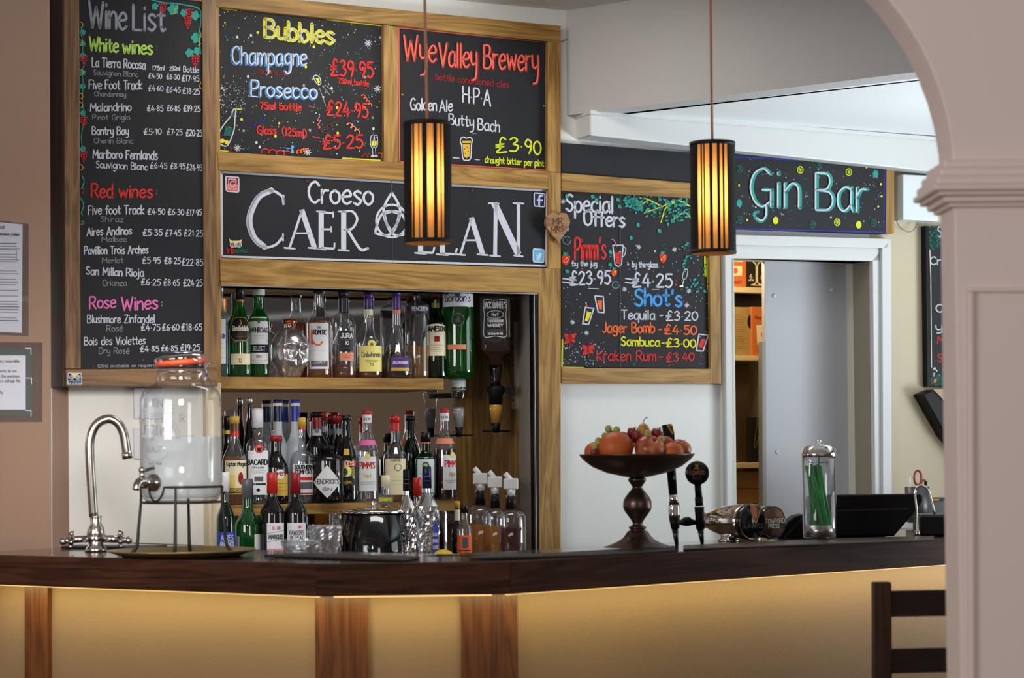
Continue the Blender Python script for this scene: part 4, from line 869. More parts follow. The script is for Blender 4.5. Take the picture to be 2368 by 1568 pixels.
# thin wire on the wall near the bulkhead
t = wallthing('alarm_wire', 'thin grey wire hanging above the top right corner of the oak frame', 'wire', 1330, 30, .004)
g = G(); g.tube([(UZ(x, y, .004)[0] - t['_u'], -.0, UZ(x, y, .004)[1] - t['_z']) for x, y in ((1338, 30), (1340, 40), (1334, 50), (1334, 66), (1326, 80), (1312, 90), (1298, 96))], .0012, 5, smooth=4); obj('wire', g, mat('grey_wire', srgb(120, 118, 116), .5), t)
# sockets behind the jar
for y0, lab in ((897, 'white double switch plate on the splashback, upper of two behind the jar'), (990, 'white double switch plate on the splashback, lower of two behind the jar')):
    t = wallthing('switch_plate', lab, 'switch', 312, y0 + 80, .012, 'switch plates behind the jar')
    wallobj('plate', [[(309, y0), (378, y0), (379, y0 + 72), (311, y0 + 72)]], .012, .024, mat('plate_white', srgb(226, 226, 230), .3), t, bevel=.003)
    for xx in (330, 352): wallobj('rocker', [[(xx, y0 + 24), (xx + 12, y0 + 24), (xx + 12, y0 + 44), (xx, y0 + 44)]], .024, .029, white_p, t, bevel=.001)
# heart
ht = wallthing('wooden_heart', 'carved wooden heart on a string hanging on the oak post', 'ornament', 1287, 530, .045)
def hm(x, y, o=.045): u, z = UZ(x, y, o); return (u - ht['_u'], z - ht['_z'])
pts = catmull([Vector((x, y, 0)) for x, y in ((1287, 498), (1296, 493), (1307, 496), (1314, 510), (1313, 522), (1303, 541), (1292, 556), (1288, 564), (1284, 556), (1272, 544), (1260, 526), (1258, 512), (1264, 498), (1275, 492), (1284, 496))], 4, True)
g = G(); g.prism([hm(p.x, p.y) for p in pts], -.012, .0); obj('heart', g, wood('heart_wood', srgb(110, 78, 50), srgb(160, 124, 86), 'x'), ht, bevel=.003)
g = G(); g.tube([(hm(1286, 498)[0], -.008, hm(1286, 498)[1]), (hm(1283, 440)[0], .0, hm(1283, 440)[1]), (hm(1281, 404)[0], -.001, hm(1281, 404)[1])], .0022, 6); obj('string', g, mat('jute', srgb(150, 124, 92), .8), ht)
u0, z0 = ht['_u'], ht['_z']
ik = Ink(lambda x, y, k: Vector((UZ(x, y, .057)[0] - u0, -.0126, UZ(x, y, .057)[1] - z0)))
ik.text('MR', 1279, 1301, 519, 518, 14, 1.7, 'brown'); ik.text('&', 1286, 1291, 528, 528, 7, 1.2, 'brown'); ik.text('MRS', 1274, 1304, 539, 535, 13, 1.7, 'brown'); ik.build('lettering', ht, INK)
# ================================================================ arch and pillar
YA = 4.0
def ax(px, py=784): return ony(px, py, YA)
c0 = ax(2212, 900); xr = c0.x; zsp = ax(2200, 400).z; Rr = (ax(2190, 400).x - ax(1556, 400).x)
xm = xr - Rr; g = G()
outl = [(xr, 0), (xr, zsp)]
for i in range(1, 17):
    a = math.pi / 2 * i / 16; outl.append((xr - Rr + Rr * math.cos(a), zsp + Rr * 1.0 * math.sin(a)))
outl += [(-1.6, zsp + Rr), (-1.6, zsp + Rr + .35), (1.6, zsp + Rr + .35), (1.6, 0)]
g.prism(outl, YA, YA + .13); struct(obj('wall_arch', g, pink_wall, bevel=.004))
g = G(); prof = []
for k, (ya, yb, pr) in enumerate(((372, 392, .022), (392, 412, .030), (412, 432, .038), (432, 446, .044), (446, 456, .034), (456, 470, .022), (470, 480, .012))):
    za, zb = ax(2212, ya).z, ax(2212, yb).z; g = G() if k == 0 else g
    g.box(xr - pr, 1.6, YA - pr, YA + .13 + pr, zb, za)
struct(obj('trim_11', g, pink_wall, bevel=.005))
def face(q, d): g = G(); P = [ax(x, y) for x, y in q]; g.prism([(p.x, p.z) for p in P], YA - d, YA); return g
g = face([(2237, 664), (2380, 664), (2380, 676), (2237, 676)], .008); struct(obj('trim_12', g, pink_wall, bevel=.003))
g = face([(2237, 676), (2250, 676), (2256, 2600), (2243, 2600)], .008); struct(obj('trim_13', g, pink_wall, bevel=.003))
# ================================================================ bar counter
ZB = 1.05
F0, F1, F2, F3 = onz(-120, 1282, ZB), onz(730, 1305, ZB), onz(1180, 1300, ZB), onz(2185, 1245, ZB)
F3 = F2 + (F3 - F2) * 1.5
dz1 = ZB - ony(730, 1380, F1.y).z
for P in (F0, F1, F2, F3): P.z = 0
dL = (F1 - F0).normalized(); dR = (F3 - F2).normalized(); nLb = Vector((-dL.y, dL.x, 0)); nRb = Vector((-dR.y, dR.x, 0))
def polyline(off):
    """counter line moved back by off"""
    def inter(P, d, Q, e):
        c = d.x * e.y - d.y * e.x; t = ((Q - P).x * e.y - (Q - P).y * e.x) / c; return P + d * t
    mx = Vector((1, 0, 0)) if abs(F1.y - F2.y) < 1e-6 else (F2 - F1).normalized(); mn = Vector((-mx.y, mx.x, 0))
    a = inter(F0 + nLb * off, dL, F1 + mn * off, mx); b = inter(F1 + mn * off, mx, F2 + nRb * off, dR)
    return [F0 + nLb * off, a, b, F3 + nRb * off]
B_ = [F0 + nLb * .52, F1 + nLb * .50, Vector((F1.x + .22, F1.y + .31, 0)), Vector((F2.x - .05, F2.y + .31, 0)), F2 + nRb * .40 + dR * .12, F3 + nRb * .46]
ct = thing('bar_counter', 'angled dark oak bar counter with lit cream front panels', 'counter')
zt = ZB; zbm = ZB - dz1
g = G(); pl = [F0, F1, F2, F3] + B_[::-1]
inn = polyline(.03)
g.prism([(p.x, p.y) for p in inn[:1] + inn[1:] + B_[::-1]], zt - .035, zt, ax='z'); obj('worktop', g, mat('dark_glossy_worktop', srgb(58, 42, 36), .16, coat=.3, var=.2), ct)
for i, (a, b) in enumerate(((0, 1), (1, 2), (2, 3))):
    P, Q = [F0, F1, F2, F3][a], [F0, F1, F2, F3][b]; p, q = inn[a], inn[b]; d = (Q - P).normalized(); ang = math.atan2(d.y, d.x)
    M = Matrix.Translation(P) @ Matrix.Rotation(ang, 4, 'Z'); Mi = M.inverted()
    pts = [Mi @ v for v in (P, Q, q, p)]
    g = G(); g.prism([(v.x, v.y) for v in pts], zbm, zt + .0005, ax='z'); o = obj('fascia_board', g, dark_h, ct, bevel=.002); o.location = P; o.rotation_euler = (0, 0, ang)
# lower body: panels, posts
p12 = polyline(.12); p13 = polyline(.135); p30 = polyline(.16)
g = G(); g.prism([(p.x, p.y) for p in p13 + p30[::-1]], 0.1, zbm + .02, ax='z'); obj('panel', g, panel_m, ct)
g = G(); g.prism([(p.x, p.y) for p in polyline(.14) + polyline(.17)[::-1]], 0, .1, ax='z'); obj('plinth', g, post_v, ct)
def frontx(px, seg, off=.12):
    pp = polyline(off); P, Q = pp[seg], pp[seg + 1]; d = (Q - P).normalized(); n = Vector((d.y, -d.x, 0)); h = hit(px, 1400, P, n); h.z = 0; return h, d
def post(pa, sa, pb, sb, corner):
    a, da = frontx(pa, sa); b, db = frontx(pb, sb)
    na, nb = Vector((-da.y, da.x, 0)), Vector((-db.y, db.x, 0))
    if corner is None: pts = [a, b, b + nb * .03, a + na * .03]
    else: pts = [a, polyline(.12)[corner], b, b + nb * .03, polyline(.15)[corner], a + na * .03]
    g = G(); g.prism([(p.x, p.y) for p in pts], 0, zbm + .01, ax='z'); obj('corner_post' if corner else 'post', g, post_v, ct)
post(57, 0, 110, 0, None); post(728, 0, 850, 1, 1); post(1065, 1, 1197, 2, 2)
# warm light strip under the overhang
led_m = mat('led_strip_glow', (1, .7, .3, 1), .5, emis=(1, .62, .22, 1), es=1.6)
ls = thing('led_strip', 'warm glowing light strip under the bar counter edge', 'light strip')
lp = polyline(.055)
for i in range(3):
    P, Q = lp[i], lp[i + 1]; d = (Q - P); L = d.length; d.normalize(); n = Vector((-d.y, d.x, 0))
    g = G(); g.prism([(v.x, v.y) for v in (P + d * .02, Q - d * .02, Q - d * .02 + n * .008, P + d * .02 + n * .008)], zbm - .006, zbm - .001, ax='z'); obj('strip', g, led_m, ls)
    ld = bpy.data.lights.new('led', 'AREA'); ld.shape = 'RECTANGLE'; ld.size = L * .96; ld.size_y = .012; ld.energy = 0.95 * L; ld.color = (.98, .83, .36)
    lo = bpy.data.objects.new('led', ld); C.objects.link(lo); mid = (P + Q) / 2; lo.location = (mid.x, mid.y, zbm - .012)
    ang = math.atan2(d.y, d.x); lo.rotation_euler = (math.radians(38), 0, ang)
# bar mats
def matpad(name, label, pts, m=None):
    P = [onz(x, y, ZB + .006) for x, y in pts]; c = sum(P, Vector()) / len(P)
    t = thing(name, label, 'mat', (c.x, c.y, ZB + .0008)); g = G(); g.prism([(p.x - c.x, p.y - c.y) for p in P], 0, .0055, ax='z'); obj('pad', g, m or black_mat, t, bevel=.002); return t
matpad('bar_mat', 'dark rubber bar mat lying in front of the wine bottles and ice bucket', [(610, 1283), (930, 1294), (972, 1286), (700, 1279.5)])
matpad('bar_runner', 'long dark bar runner on the counter under the fruit stand', [(1085, 1290), (1360, 1283), (1560, 1271), (1560, 1262), (1300, 1277), (1180, 1282)])
matpad('drip_mat', 'brown patterned bar mat under the beer taps and straw jar', [(1580, 1269), (2160, 1247), (2160, 1239), (1900, 1246), (1580, 1261)], mat('brown_mat', srgb(70, 48, 36), .35, var=.5, bump=.3, bscale=300))
# ================================================================ back work counter and recess cabinet
g = G(); wallbox(g, UZ(300, 1300)[0], uD0 - .12, .042, .55, 0.88, ZWT); t = obj('back_worktop', g, mat('dark_worktop', srgb(48, 40, 36), .3), None, WO, TH, bevel=.003); tag(t, 'dark back worktop behind the bar carrying bottles and ice bucket', 'worktop')
g = G(); wallbox(g, UZ(320, 1300)[0], uD0 - .14, .002, .50, 0.0, .879); t = obj('back_cupboard', g, oak_v, None, WO, TH); tag(t, 'oak cupboard base under the back worktop behind the bar', 'cupboard')
DEP = -.21
cb = thing('bottle_recess', 'oak lined mirrored recess holding the spirit bottles', 'cabinet', WO, TH)
zUs = UZ(760, 873, -.02)[1]; zUb = UZ(760, 900, -.02)[1]; zLs = UZ(800, 1163, -.03)[1]; zLb = UZ(800, 1187, -.03)[1]
g = G(); wallbox(g, uC1, uC1 + .02, DEP - .02, -.0, ZWT - .02, zCt); obj('side_panel', g, oak_vd, cb)
g = G(); wallbox(g, uC0 - .02, uC0, DEP - .02, -.0, ZWT - .02, zCt); obj('side_panel', g, oak_vd, cb)
g = G(); wallbox(g, uC0 - .02, uC1 + .02, DEP - .02, -.0, zCt, zCt + .02); obj('top_panel', g, oak_h, cb)
g = G(); wallbox(g, uC0 - .02, uC1 + .02, DEP - .02, .04, ZWT - .03, ZWT); obj('base_panel', g, mat('base_dark', srgb(50, 40, 34), .35), cb)
uM = UZ(1052, 1000, DEP)[0]; uM2 = UZ(1090, 1000, DEP)[0]
g = G(); wallbox(g, uC0, uM, DEP - .012, DEP, ZWT, zCt); obj('mirror', g, mirror_m, cb)
g = G(); wallbox(g, uM, uM2, DEP - .012, DEP + .006, ZWT, zCt); obj('back_panel', g, oak_v, cb)
g = G(); wallbox(g, uM2 + .002, uC1, DEP - .012, DEP, ZWT, zCt); obj('back_panel', g, oak_vd, cb)
uS1 = UZ(1026, 885, -.02)[0]; uS2 = UZ(1062, 1175, -.03)[0]
g = G(); wallbox(g, uC0, uS1, DEP + .002, -.02, zUb, zUs); obj('shelf', g, oak_h, cb, bevel=.001)
g = G(); wallbox(g, uC0, uS2, DEP + .002, -.03, zLb, zLs); obj('shelf', g, oak_h, cb, bevel=.001)
g = G(); wallbox(g, uC0, uC1, .02, .042, zCt - .004, zCt - .001); obj('shutter_track', g, alu, cb)
g = G(); wallbox(g, uC1 - .010, uC1 - .001, .0, .04, ZWT, zCt - .004); obj('shutter_track', g, black, cb)
g = G(); wallbox(g, uC1 - .013, uC1 - .0105, .03, .04, ZWT, zCt - .004); obj('shutter_track', g, alu, cb)
# perforated bracket rails on the recess sides
def rail(u, z0, z1, o=DEP + .03):
    g = G(); wallbox(g, u - .012, u, o, o + .022, z0, z1); r = obj('bracket_rail', g, alu, cb)
    for k in range(5):
        zz = z0 + (z1 - z0) * (k + .5) / 5; g = G(); wallbox(g, u - .0125, u - .0118, o + .008, o + .014, zz - .004, zz + .004); obj('slot', g, black, r)
rail(uC1, UZ(1190, 946, -.12)[1], UZ(1190, 745, -.12)[1], -.13)
# ================================================================ bottles
def sm(t): return t * t * (3 - 2 * t)
def bprof(R, H, nr, s0, s1, lip=.0, base=.0, n=8, pw=1.0, bulge=0):
    """R body radius, nr neck radius, shoulder from s0 to s1 (fractions)"""
    p = [(0, .002), (R * .80, .0), (R * .96, .004), (R * (1 - base), .012)]
    if bulge: p += [(R * (1 + bulge * math.sin(math.pi * t)), .012 + (s0 * H - .012) * t) for t in (.2, .4, .6, .8)]
    p.append((R, s0 * H))
    for i in range(1, n + 1):
        t = i / n; a = t * math.pi / 2
        if pw == 'round': r = nr + (R - nr) * math.cos(a); z = s0 + (s1 - s0) * math.sin(a)
        else: r = R + (nr - R) * sm(t) ** pw; z = s0 + (s1 - s0) * t
        p.append((r, z * H))
    p += [(nr * .96, H * (s1 + .97) / 2), (nr, H * .97)]
    if lip: p += [(nr * (1 + lip), H * .972), (nr * (1 + lip), H * .995)]
    p += [(nr * .8, H), (0, H)]
    return p
BC = {}
def gmat(kind):
    if kind in BC: return BC[kind]
    m = {'clear': lambda: thin('bottle_glass_clear', (.90, .91, .93), base=.09, diff=.04, dcol=(.7, .7, .75)), 'green': lambda: thin('bottle_glass_green', (.10, .50, .14), base=.07, diff=.35, dcol=(.01, .20, .03)),
         'dgreen': lambda: thin('bottle_glass_dark_green', (.03, .14, .05), base=.05, diff=.4, dcol=(.003, .035, .008)), 'black': lambda: mat('bottle_glass_black', (.006, .005, .006), .06, coat=.3), 'frost': lambda: mat('bottle_glass_frosted', srgb(206, 214, 222), .35, var=.1),
         'blue': lambda: thin('bottle_glass_blue', (.55, .78, .92), base=.08, diff=.15, dcol=(.3, .5, .7))}[kind]()
    BC[kind] = m; return m
LQ = {}
def lmat(c):
    if c in LQ: return LQ[c]
    t, d = {'amber': ((.72, .33, .05), (.55, .2, .02)), 'gold': ((.85, .50, .10), (.6, .3, .03)), 'dark': ((.25, .05, .02), (.08, .012, .006)), 'rose': ((.7, .3, .14), (.45, .12, .05)), 'water': ((.92, .94, .95), (.8, .8, .8)),
            'green': ((.2, .5, .1), (.05, .3, .02)), 'orange': ((.85, .45, .06), (.85, .38, .03)), 'red': ((.28, .02, .02), (.2, .008, .01)), 'white': ((.8, .8, .8), (.8, .8, .8))}[c]
    LQ[c] = thin('liquid_' + c, t, diff={'water': .05, 'orange': .7}.get(c, .45), dcol=d, base=.03, gloss=.5); return LQ[c]
def scale_prof(p, k, zc, zb=.004):
    """liquid body: the profile shrunk a little, cut at zc"""
    q = [(0, zb)]
    for (r0, z0), (r1, z1) in zip(p, p[1:]):
        if z0 > zc: break
        if r0 > 0: q.append((r0 * k, max(z0, zb)))
        if z1 > zc and z1 > z0: t = (zc - z0) / (z1 - z0); q.append(((r0 + (r1 - r0) * t) * k, zc)); break
    q.append((0, q[-1][1])); return q
INK.update({'lcream': srgb(236, 226, 190), 'lwhite': srgb(226, 226, 230), 'lyellow': srgb(238, 226, 130), 'purple': srgb(78, 44, 120), 'dpurple': srgb(40, 22, 40), 'cap_red': srgb(196, 40, 34), 'bluecap': srgb(40, 60, 170)})
def cylmap(rf):
    def f(x, y, k):
        r = (rf(y) if callable(rf) else rf) + .0011 + .00022 * k; a = x / (rf(y) if callable(rf) else rf); return Vector((r * math.sin(a), -r * math.cos(a), y))
    return f
def patch(R, H0, H1, a0, a1, m, nm, parent, n=14, shape=None, rows=8):
    g = G(); vs = []; fs = []
    for i in range(n + 1):
        a = a0 + (a1 - a0) * i / n; t = i / n
        z0, z1 = (H0, H1) if not shape else shape(t, H0, H1)
        for j in range(rows + 1):
            z = z0 + (z1 - z0) * j / rows; r = (R(z) if callable(R) else R) + .0007
            vs.append((r * math.sin(a), -r * math.cos(a), z))
    k = rows + 1
    fs = [(i * k + j, (i + 1) * k + j, (i + 1) * k + j + 1, i * k + j + 1) for i in range(n) for j in range(rows)]
    g.add(vs, fs, 0, True); return obj(nm, g, m, parent, fix=False)
def bottle(name, label, cat, loc, R, H, glass='clear', nr=.34, s0=.58, s1=.76, pw=1.0, lip=.15, liquid=None, level=.5, cap=None, capz=.9, capr=1.12, wrap=None, labels=(), rz=None, group=None, flip=False, base=0, square=False, seg=28, collar=None, bulge=0):
    rz = facecam(loc) if rz is None else rz
    t = thing(name, label, cat, loc, rz, group)
    prof = bprof(R, H, R * nr, s0, s1, lip if not cap else 0, base, pw=pw, bulge=bulge)
    def Rz(z):
        for (r0, z0), (r1, z1) in zip(prof, prof[1:]):
            if z0 <= z <= z1 and z1 > z0: return r0 + (r1 - r0) * (z - z0) / (z1 - z0)
        return R
    g = G(); g.lathe(prof, seg)
    if square:
        q = []
        for v in g.v:
            r = math.hypot(v[0], v[1]); 
            if r > R * nr * 1.15:
                a = math.atan2(v[1], v[0]); k = 1 / max(abs(math.cos(a)), abs(math.sin(a))); k = min(k, 1.26); f = (r - R * nr) / (R - R * nr); k = 1 + (k - 1) * f; q.append((v[0] * k * .92, v[1] * k * .92, v[2]))
            else: q.append(v)
        g.v = q
    obj('glass', g, gmat(glass), t)
    if liquid:
        g = G(); g.lathe(scale_prof(prof, .93, level * H), seg)
        if square: g.v = [(v[0] * .98, v[1] * .98, v[2]) for v in g.v]
        obj('liquid', g, lmat(liquid), t)
    if cap:
        g = G(); cr = R * nr * capr; g.lathe([(0, capz * H), (cr, capz * H), (cr, H * .985), (cr * .9, H + .001), (0, H + .001)], 20); obj('cap', g, cap if not isinstance(cap, str) else mat('cap_' + cap, INK[cap], .35), t)
    for z0, z1, c in (wrap or ()):
        g = G(); pts = [(Rz(H * (z0 + (z1 - z0) * i / 6)) + .0008, H * (z0 + (z1 - z0) * i / 6)) for i in range(7)]; g.lathe(pts, 20, close=False); obj('neck_wrap', g, mat('wrap_' + c, INK[c], .3), t, fix=False)
    for L in labels:
        z0, z1, ha, c = L[:4]; turn = L[5] if len(L) > 5 else 0; rr = R * 1.0
        lm = mat('label_' + c, INK[c], .5)
        if square: rr = R * .92 if not callable(R) else R
        if L[0] is None: continue
        zz0, zz1 = z0 * H, z1 * H
        RL = Rz if not square else (lambda z: R * .925)
        if square:
            g = G(); w_ = ha * R; g.box(-w_, w_, -R * .925 - .0008, -R * .925, zz0, zz1); lo_ = obj('label', g, lm, t)
            mpf = lambda x, y, k: Vector((x, -R * .925 - .0014 - .0002 * k, y))
        else:
            shp = L[6] if len(L) > 6 else None
            lo_ = patch(RL, zz0, zz1, turn - ha, turn + ha, lm, 'label', t, shape=shp)
            cm = cylmap(RL); mpf = lambda x, y, k, cm=cm, turn=turn, RL=RL: cm(x + turn * RL(y), y, k + 1)
        if len(L) > 4 and L[4]:
            ik = Ink(mpf, sub=None if square else .2 * R)
            for item in L[4]:
                if callable(item): item(ik, H, R); continue
                s, hx, zb, hh, col, wd = item
                ik.text(s, -hx * R, hx * R, zb * H, zb * H, hh * H, wd * R, col, up=1, gap=.9)
            ik.build('lettering', lo_, INK)
    if flip: t.rotation_euler = (0, math.pi, rz); t.rotation_euler = Matrix.Rotation(rz, 4, 'Z').to_3x3().__matmul__(Matrix.Rotation(math.pi, 3, 'Y')).to_euler()
    return t
def spot(cx, off, z): u, _ = UZ(cx, 1000, off); return WP(u, off, z)
def place(cx, w, top, off, z, py=None):
    """returns loc, radius, height from the picture's measures"""
    py = py or top + 60
    u, zt = UZ(cx, top, off); u2, _ = UZ(cx, min(top + 170, 1290), off); P = WP(u2, off, z); s = ppm((P.x, P.y, (zt + z) / 2)); return P, w / 2 / s, zt - z
US = 'spirit bottles on the upper shelf'; LS = 'bottles on the lower shelf'; WS = 'bottles standing on the back worktop'
gold_l = lambda ik, H, R: None
def rect(x0, x1, z0, z1, c, lay=0): return lambda ik, H, R: ik.poly([(x0 * R, z0 * H), (x1 * R, z0 * H), (x1 * R, z1 * H), (x0 * R, z1 * H)], c, lay)
def dsk(x, z, r, c, lay=1, ry=None): return lambda ik, H, R: ik.disc(x * R, z * H, r * R, (ry or r) * R, c, 14, lay)
def lines(x0, x1, zs, c='slate', w=.02): return lambda ik, H, R: [ik.stroke([(x0 * R * (1 - .2 * (i % 2)), z * H), (x1 * R * (1 - .2 * (i % 2)), z * H)], w * R, c, False, caps=False, lay=1) for i, z in enumerate(zs)]
o1 = -.11
P, R, H = place(511, 36, 650, -.09, zUs); bottle('gin_bottle', 'pale blue square glass bottle at the left end of the upper shelf', 'bottle', P, R, H, 'blue', square=True, labels=((.14, .6, .62, 'lwhite', (('DRY GIN', .5, .4, .05, 'bluecap', .07), lines(-.5, .5, (.2, .25, .3, .35), 'bluecap'))),), group=US)
P, R, H = place(556, 52, 664, o1 + .01, zUs)
bottle('malt_bottle', 'green malt whisky bottle with dark shield label on the upper shelf', 'bottle', P, R, H, 'green', .36, .5, .82, pw=.9, liquid=None, cap=mat('cap_navy_dark', srgb(18, 26, 28), .3), capz=.86, wrap=((.84, .86, 'orange'),), group=US,
       labels=((.52 - .12, .52 + .15, .95, 'black', (lambda ik, H, R: ik.stroke([(-.85 * R, .44 * H), (-.5 * R, .40 * H), (.5 * R, .40 * H), (.85 * R, .44 * H), (.85 * R, .6 * H), (.4 * R, .66 * H), (-.4 * R, .66 * H), (-.85 * R, .6 * H)], .05 * R, 'gold', False, closed=True), ('Glenfiddich', .74, .515, .052, 'cream', .085), lines(-.5, .5, (.475, .45), 'gold'), lambda ik, H, R: ik.stroke([(0, .58 * H), (.1 * R, .6 * H), (0, .63 * H)], .08 * R, 'gold'))), (.14, .26, 1.0, 'lcream', (('12', .14, .165, .04, 'slate', .04), lines(-.6, .5, (.24, .21), 'gold')))))
P, R, H = place(599, 51, 662, o1, zUs)
bottle('islay_bottle', 'bright green whisky bottle with large white and black label', 'bottle', P, R, H, 'green', .5, .6, .76, pw=1.1, liquid='green', level=.2, cap=mat('cap_white', srgb(220, 218, 224), .4), capz=.90, group=US,
       labels=((.15, .66, .95, 'lwhite', (('LAPHROAIG', .9, .49, .052, 'black', .06), rect(-.94, .94, .27, .36, 'black'), ('SELECT', .55, .295, .045, 'white', .06), lines(-.5, .5, (.455, .43), 'slate'), ('1815', .25, .215, .03, 'slate', .03), lines(-.8, .8, (.19, .17), 'slate'), dsk(0, .6, .12, 'slate'))),))
# skull bottles
def skull(loc, w, top, label):
    t = thing('skull_bottle', label, 'bottle', loc, facecam(loc) + .45, US); s = w / 2; H = top
    g = G(); zc = H * .47; HB = H * .80
    n = 44; rg = 36; vs = []
    for i in range(rg + 1):
        a = math.pi * i / rg
        for k in range(n):
            b = 2 * math.pi * k / n; x = math.sin(a) * math.sin(b); y = -math.sin(a) * math.cos(b); z = math.cos(a)
            fr_ = 1.0 if y < 0 else 0.0; wx, wy, wz = .98, 1.12, 1.0
            if z < -.25: t_ = min(1, (-z - .25) / .5); wx *= 1 - .20 * t_; 
            r = 1.0
            for ex in (-.36, .36): r -= .5 * fr_ * math.exp(-((x - ex) ** 2 + (z + .02) ** 2) / .030)
            r -= .22 * fr_ * math.exp(-(x ** 2 / .010 + (z + .34) ** 2 / .018))
            r += .10 * math.exp(-((abs(x) - .66) ** 2 / .02 + (z + .30) ** 2 / .012)); r += .05 * fr_ * math.exp(-(z - .22) ** 2 / .01)
            if fr_ and -.78 < z < -.5 and abs(x) < .5: r += .035 * math.cos(x * 40)
            if fr_: r -= .08 * math.exp(-(z + .62) ** 2 / .0016) * (abs(x) < .5)
            zz = zc + z * r * HB * .5 * (1.0 if z > 0 else 1.42)
            vs.append((x * r * s * wx, y * r * s * wy, max(zz, .001)))
    g.add(vs, [(i * n + k, (i + 1) * n + k, (i + 1) * n + (k + 1) % n, i * n + (k + 1) % n) for i in range(rg) for k in range(n)], 0, True)
    obj('skull_glass', g, thin('crystal', (.84, .83, .86), base=.24, power=1.1, diff=.2, dcol=(.75, .66, .70), rough=.16, edge=.15), t)
    g = G(); g.lathe([(s * .30, H * .80), (s * .27, H * .84), (s * .30, H * .90), (s * .30, H * .92)], 20, close=False); obj('neck', g, glass_c, t)
    g = G(); g.lathe([(0, H * .915), (s * .36, H * .92), (s * .38, H * .96), (s * .34, H), (0, H)], 20); obj('stopper', g, mat('copper', srgb(190, 96, 62), .25, .8), t)
P, R, H = place(671, 88, 738, o1 + .01, zUs); skull(P, R * 2, H, 'clear glass skull shaped bottle with copper stopper on the upper shelf')
P, R, H = place(738, 55, 664, o1, zUs)
bottle('eagle_label_bottle', 'amber whisky bottle with white label and orange bird print', 'bottle', P, R, H, 'clear', .42, .60, .78, liquid='amber', level=.64, cap=mat('cap_black', srgb(16, 18, 30), .35), capz=.93, group=US,
       labels=((.10, .60, .92, 'lwhite', (('THE', .16, .54, .022, 'slate', .03), ('ARDMORE', .62, .475, .048, 'black', .06), lambda ik, H, R: ik.stroke([(-.6 * R, .52 * H), (-.62 * R, .44 * H), (-.4 * R, .38 * H), (0, .36 * H), (.25 * R, .39 * H)], .2 * R, 'orange', taper=.5), dsk(-.55, .39, .17, 'orange'), lambda ik, H, R: ik.stroke([(-.75 * R, .30 * H), (.7 * R, .30 * H)], .01 * R, 'grey', False), rect(-.7, .75, .125, .19, 'slate', 1), ('LEGACY', .5, .16, .025, 'lwhite', .03))),))
P, R, H = place(795, 57, 672, o1, zUs)
bottle('jura_shape_bottle', 'clear whisky bottle with dark purple cap and black label numbered 10', 'bottle', P, R, H, 'clear', .42, .55, .74, pw='round', liquid='rose', level=.16, cap='dpurple', capz=.91, wrap=((.75, .91, 'dpurple'),), group=US,
       labels=((.30, .54, .62, 'black', (('JURA', .5, .455, .05, 'lwhite', .1), ('10', .14, .38, .04, 'lwhite', .07), lines(-.4, .4, (.44,), 'orange'), lines(-.4, .4, (.35, .34, .33), 'slate')), .28), (.20, .29, .62, 'peach', (lines(-.4, .4, (.26, .235), 'brown'),), .28)))
P, R, H = place(853, 64, 678, o1, zUs)
bottle('yellow_label_bottle', 'round shouldered malt bottle with pale yellow label and purple capsule', 'bottle', P, R, H, 'clear', .32, .42, .72, pw=.75, liquid='rose', level=.12, cap='purple', capz=.93, wrap=((.86, .93, 'purple'), (.81, .86, 'navy'), (.74, .81, 'lcream')), group=US,
       labels=((.08, .38, .95, 'lyellow', (('Dalwhinnie', .72, .25, .055, 'slate', .045), ('15', .14, .15, .03, 'slate', .03), lines(-.5, .5, (.21, .195), 'slate'), dsk(0, .40, .3, 'lyellow', 0), dsk(0, .395, .12, 'olive')), .22),))
P, R, H = place(918, 72, 672, o1 + .01, zUs)
bottle('cognac_bottle', 'bulbous cognac bottle with purple neck and violet gold label', 'bottle', P, R, H, 'clear', .26, .22, .62, pw=.62, liquid='dark', level=.30, cap='purple', capz=.93, wrap=((.78, .93, 'purple'), (.74, .78, 'peach')), group=US, bulge=.03,
       labels=((.12, .24, .62, 'purple', (('COURVOISIER', .5, .165, .025, 'lwhite', .035),), .25), (.085, .12, .62, 'gold', (), .25)))
P, R, H = place(965, 56, 668, o1, zUs)
bottle('tube_bottle', 'straight sided whisky bottle with black shoulder band and amber base', 'bottle', P, R, H, 'clear', .30, .82, .88, pw=1, liquid='gold', level=.37, cap=mat('cap_black', srgb(16, 18, 30), .35), capz=.93, group=US, seg=28,
       labels=((.72, .81, 1.4, 'dpurple', (('PENDERYN', .75, .75, .042, 'white', .06),), .35),))
P, R, H = place(1009, 52, 672, o1, zUs)
bottle('irish_bottle', 'dark green whiskey bottle with cream label next to the hanging green bottle', 'bottle', P, R, H, 'dgreen', .36, .60, .80, liquid='dark', level=.5, cap='wine', capz=.93, wrap=((.80, .86, 'olive'),), group=US,
       labels=((.26, .62, .95, 'lcream', (('JAMESON', .85, .535, .055, 'black', .09), rect(-.15, .3, .42, .48, 'wine', 1), lines(-.6, .6, (.38, .35, .33, .31), 'slate')), 0, lambda t, a, b: (a, b - .03 * abs(t - .5) ** 2 * 8 * (b - a))),))
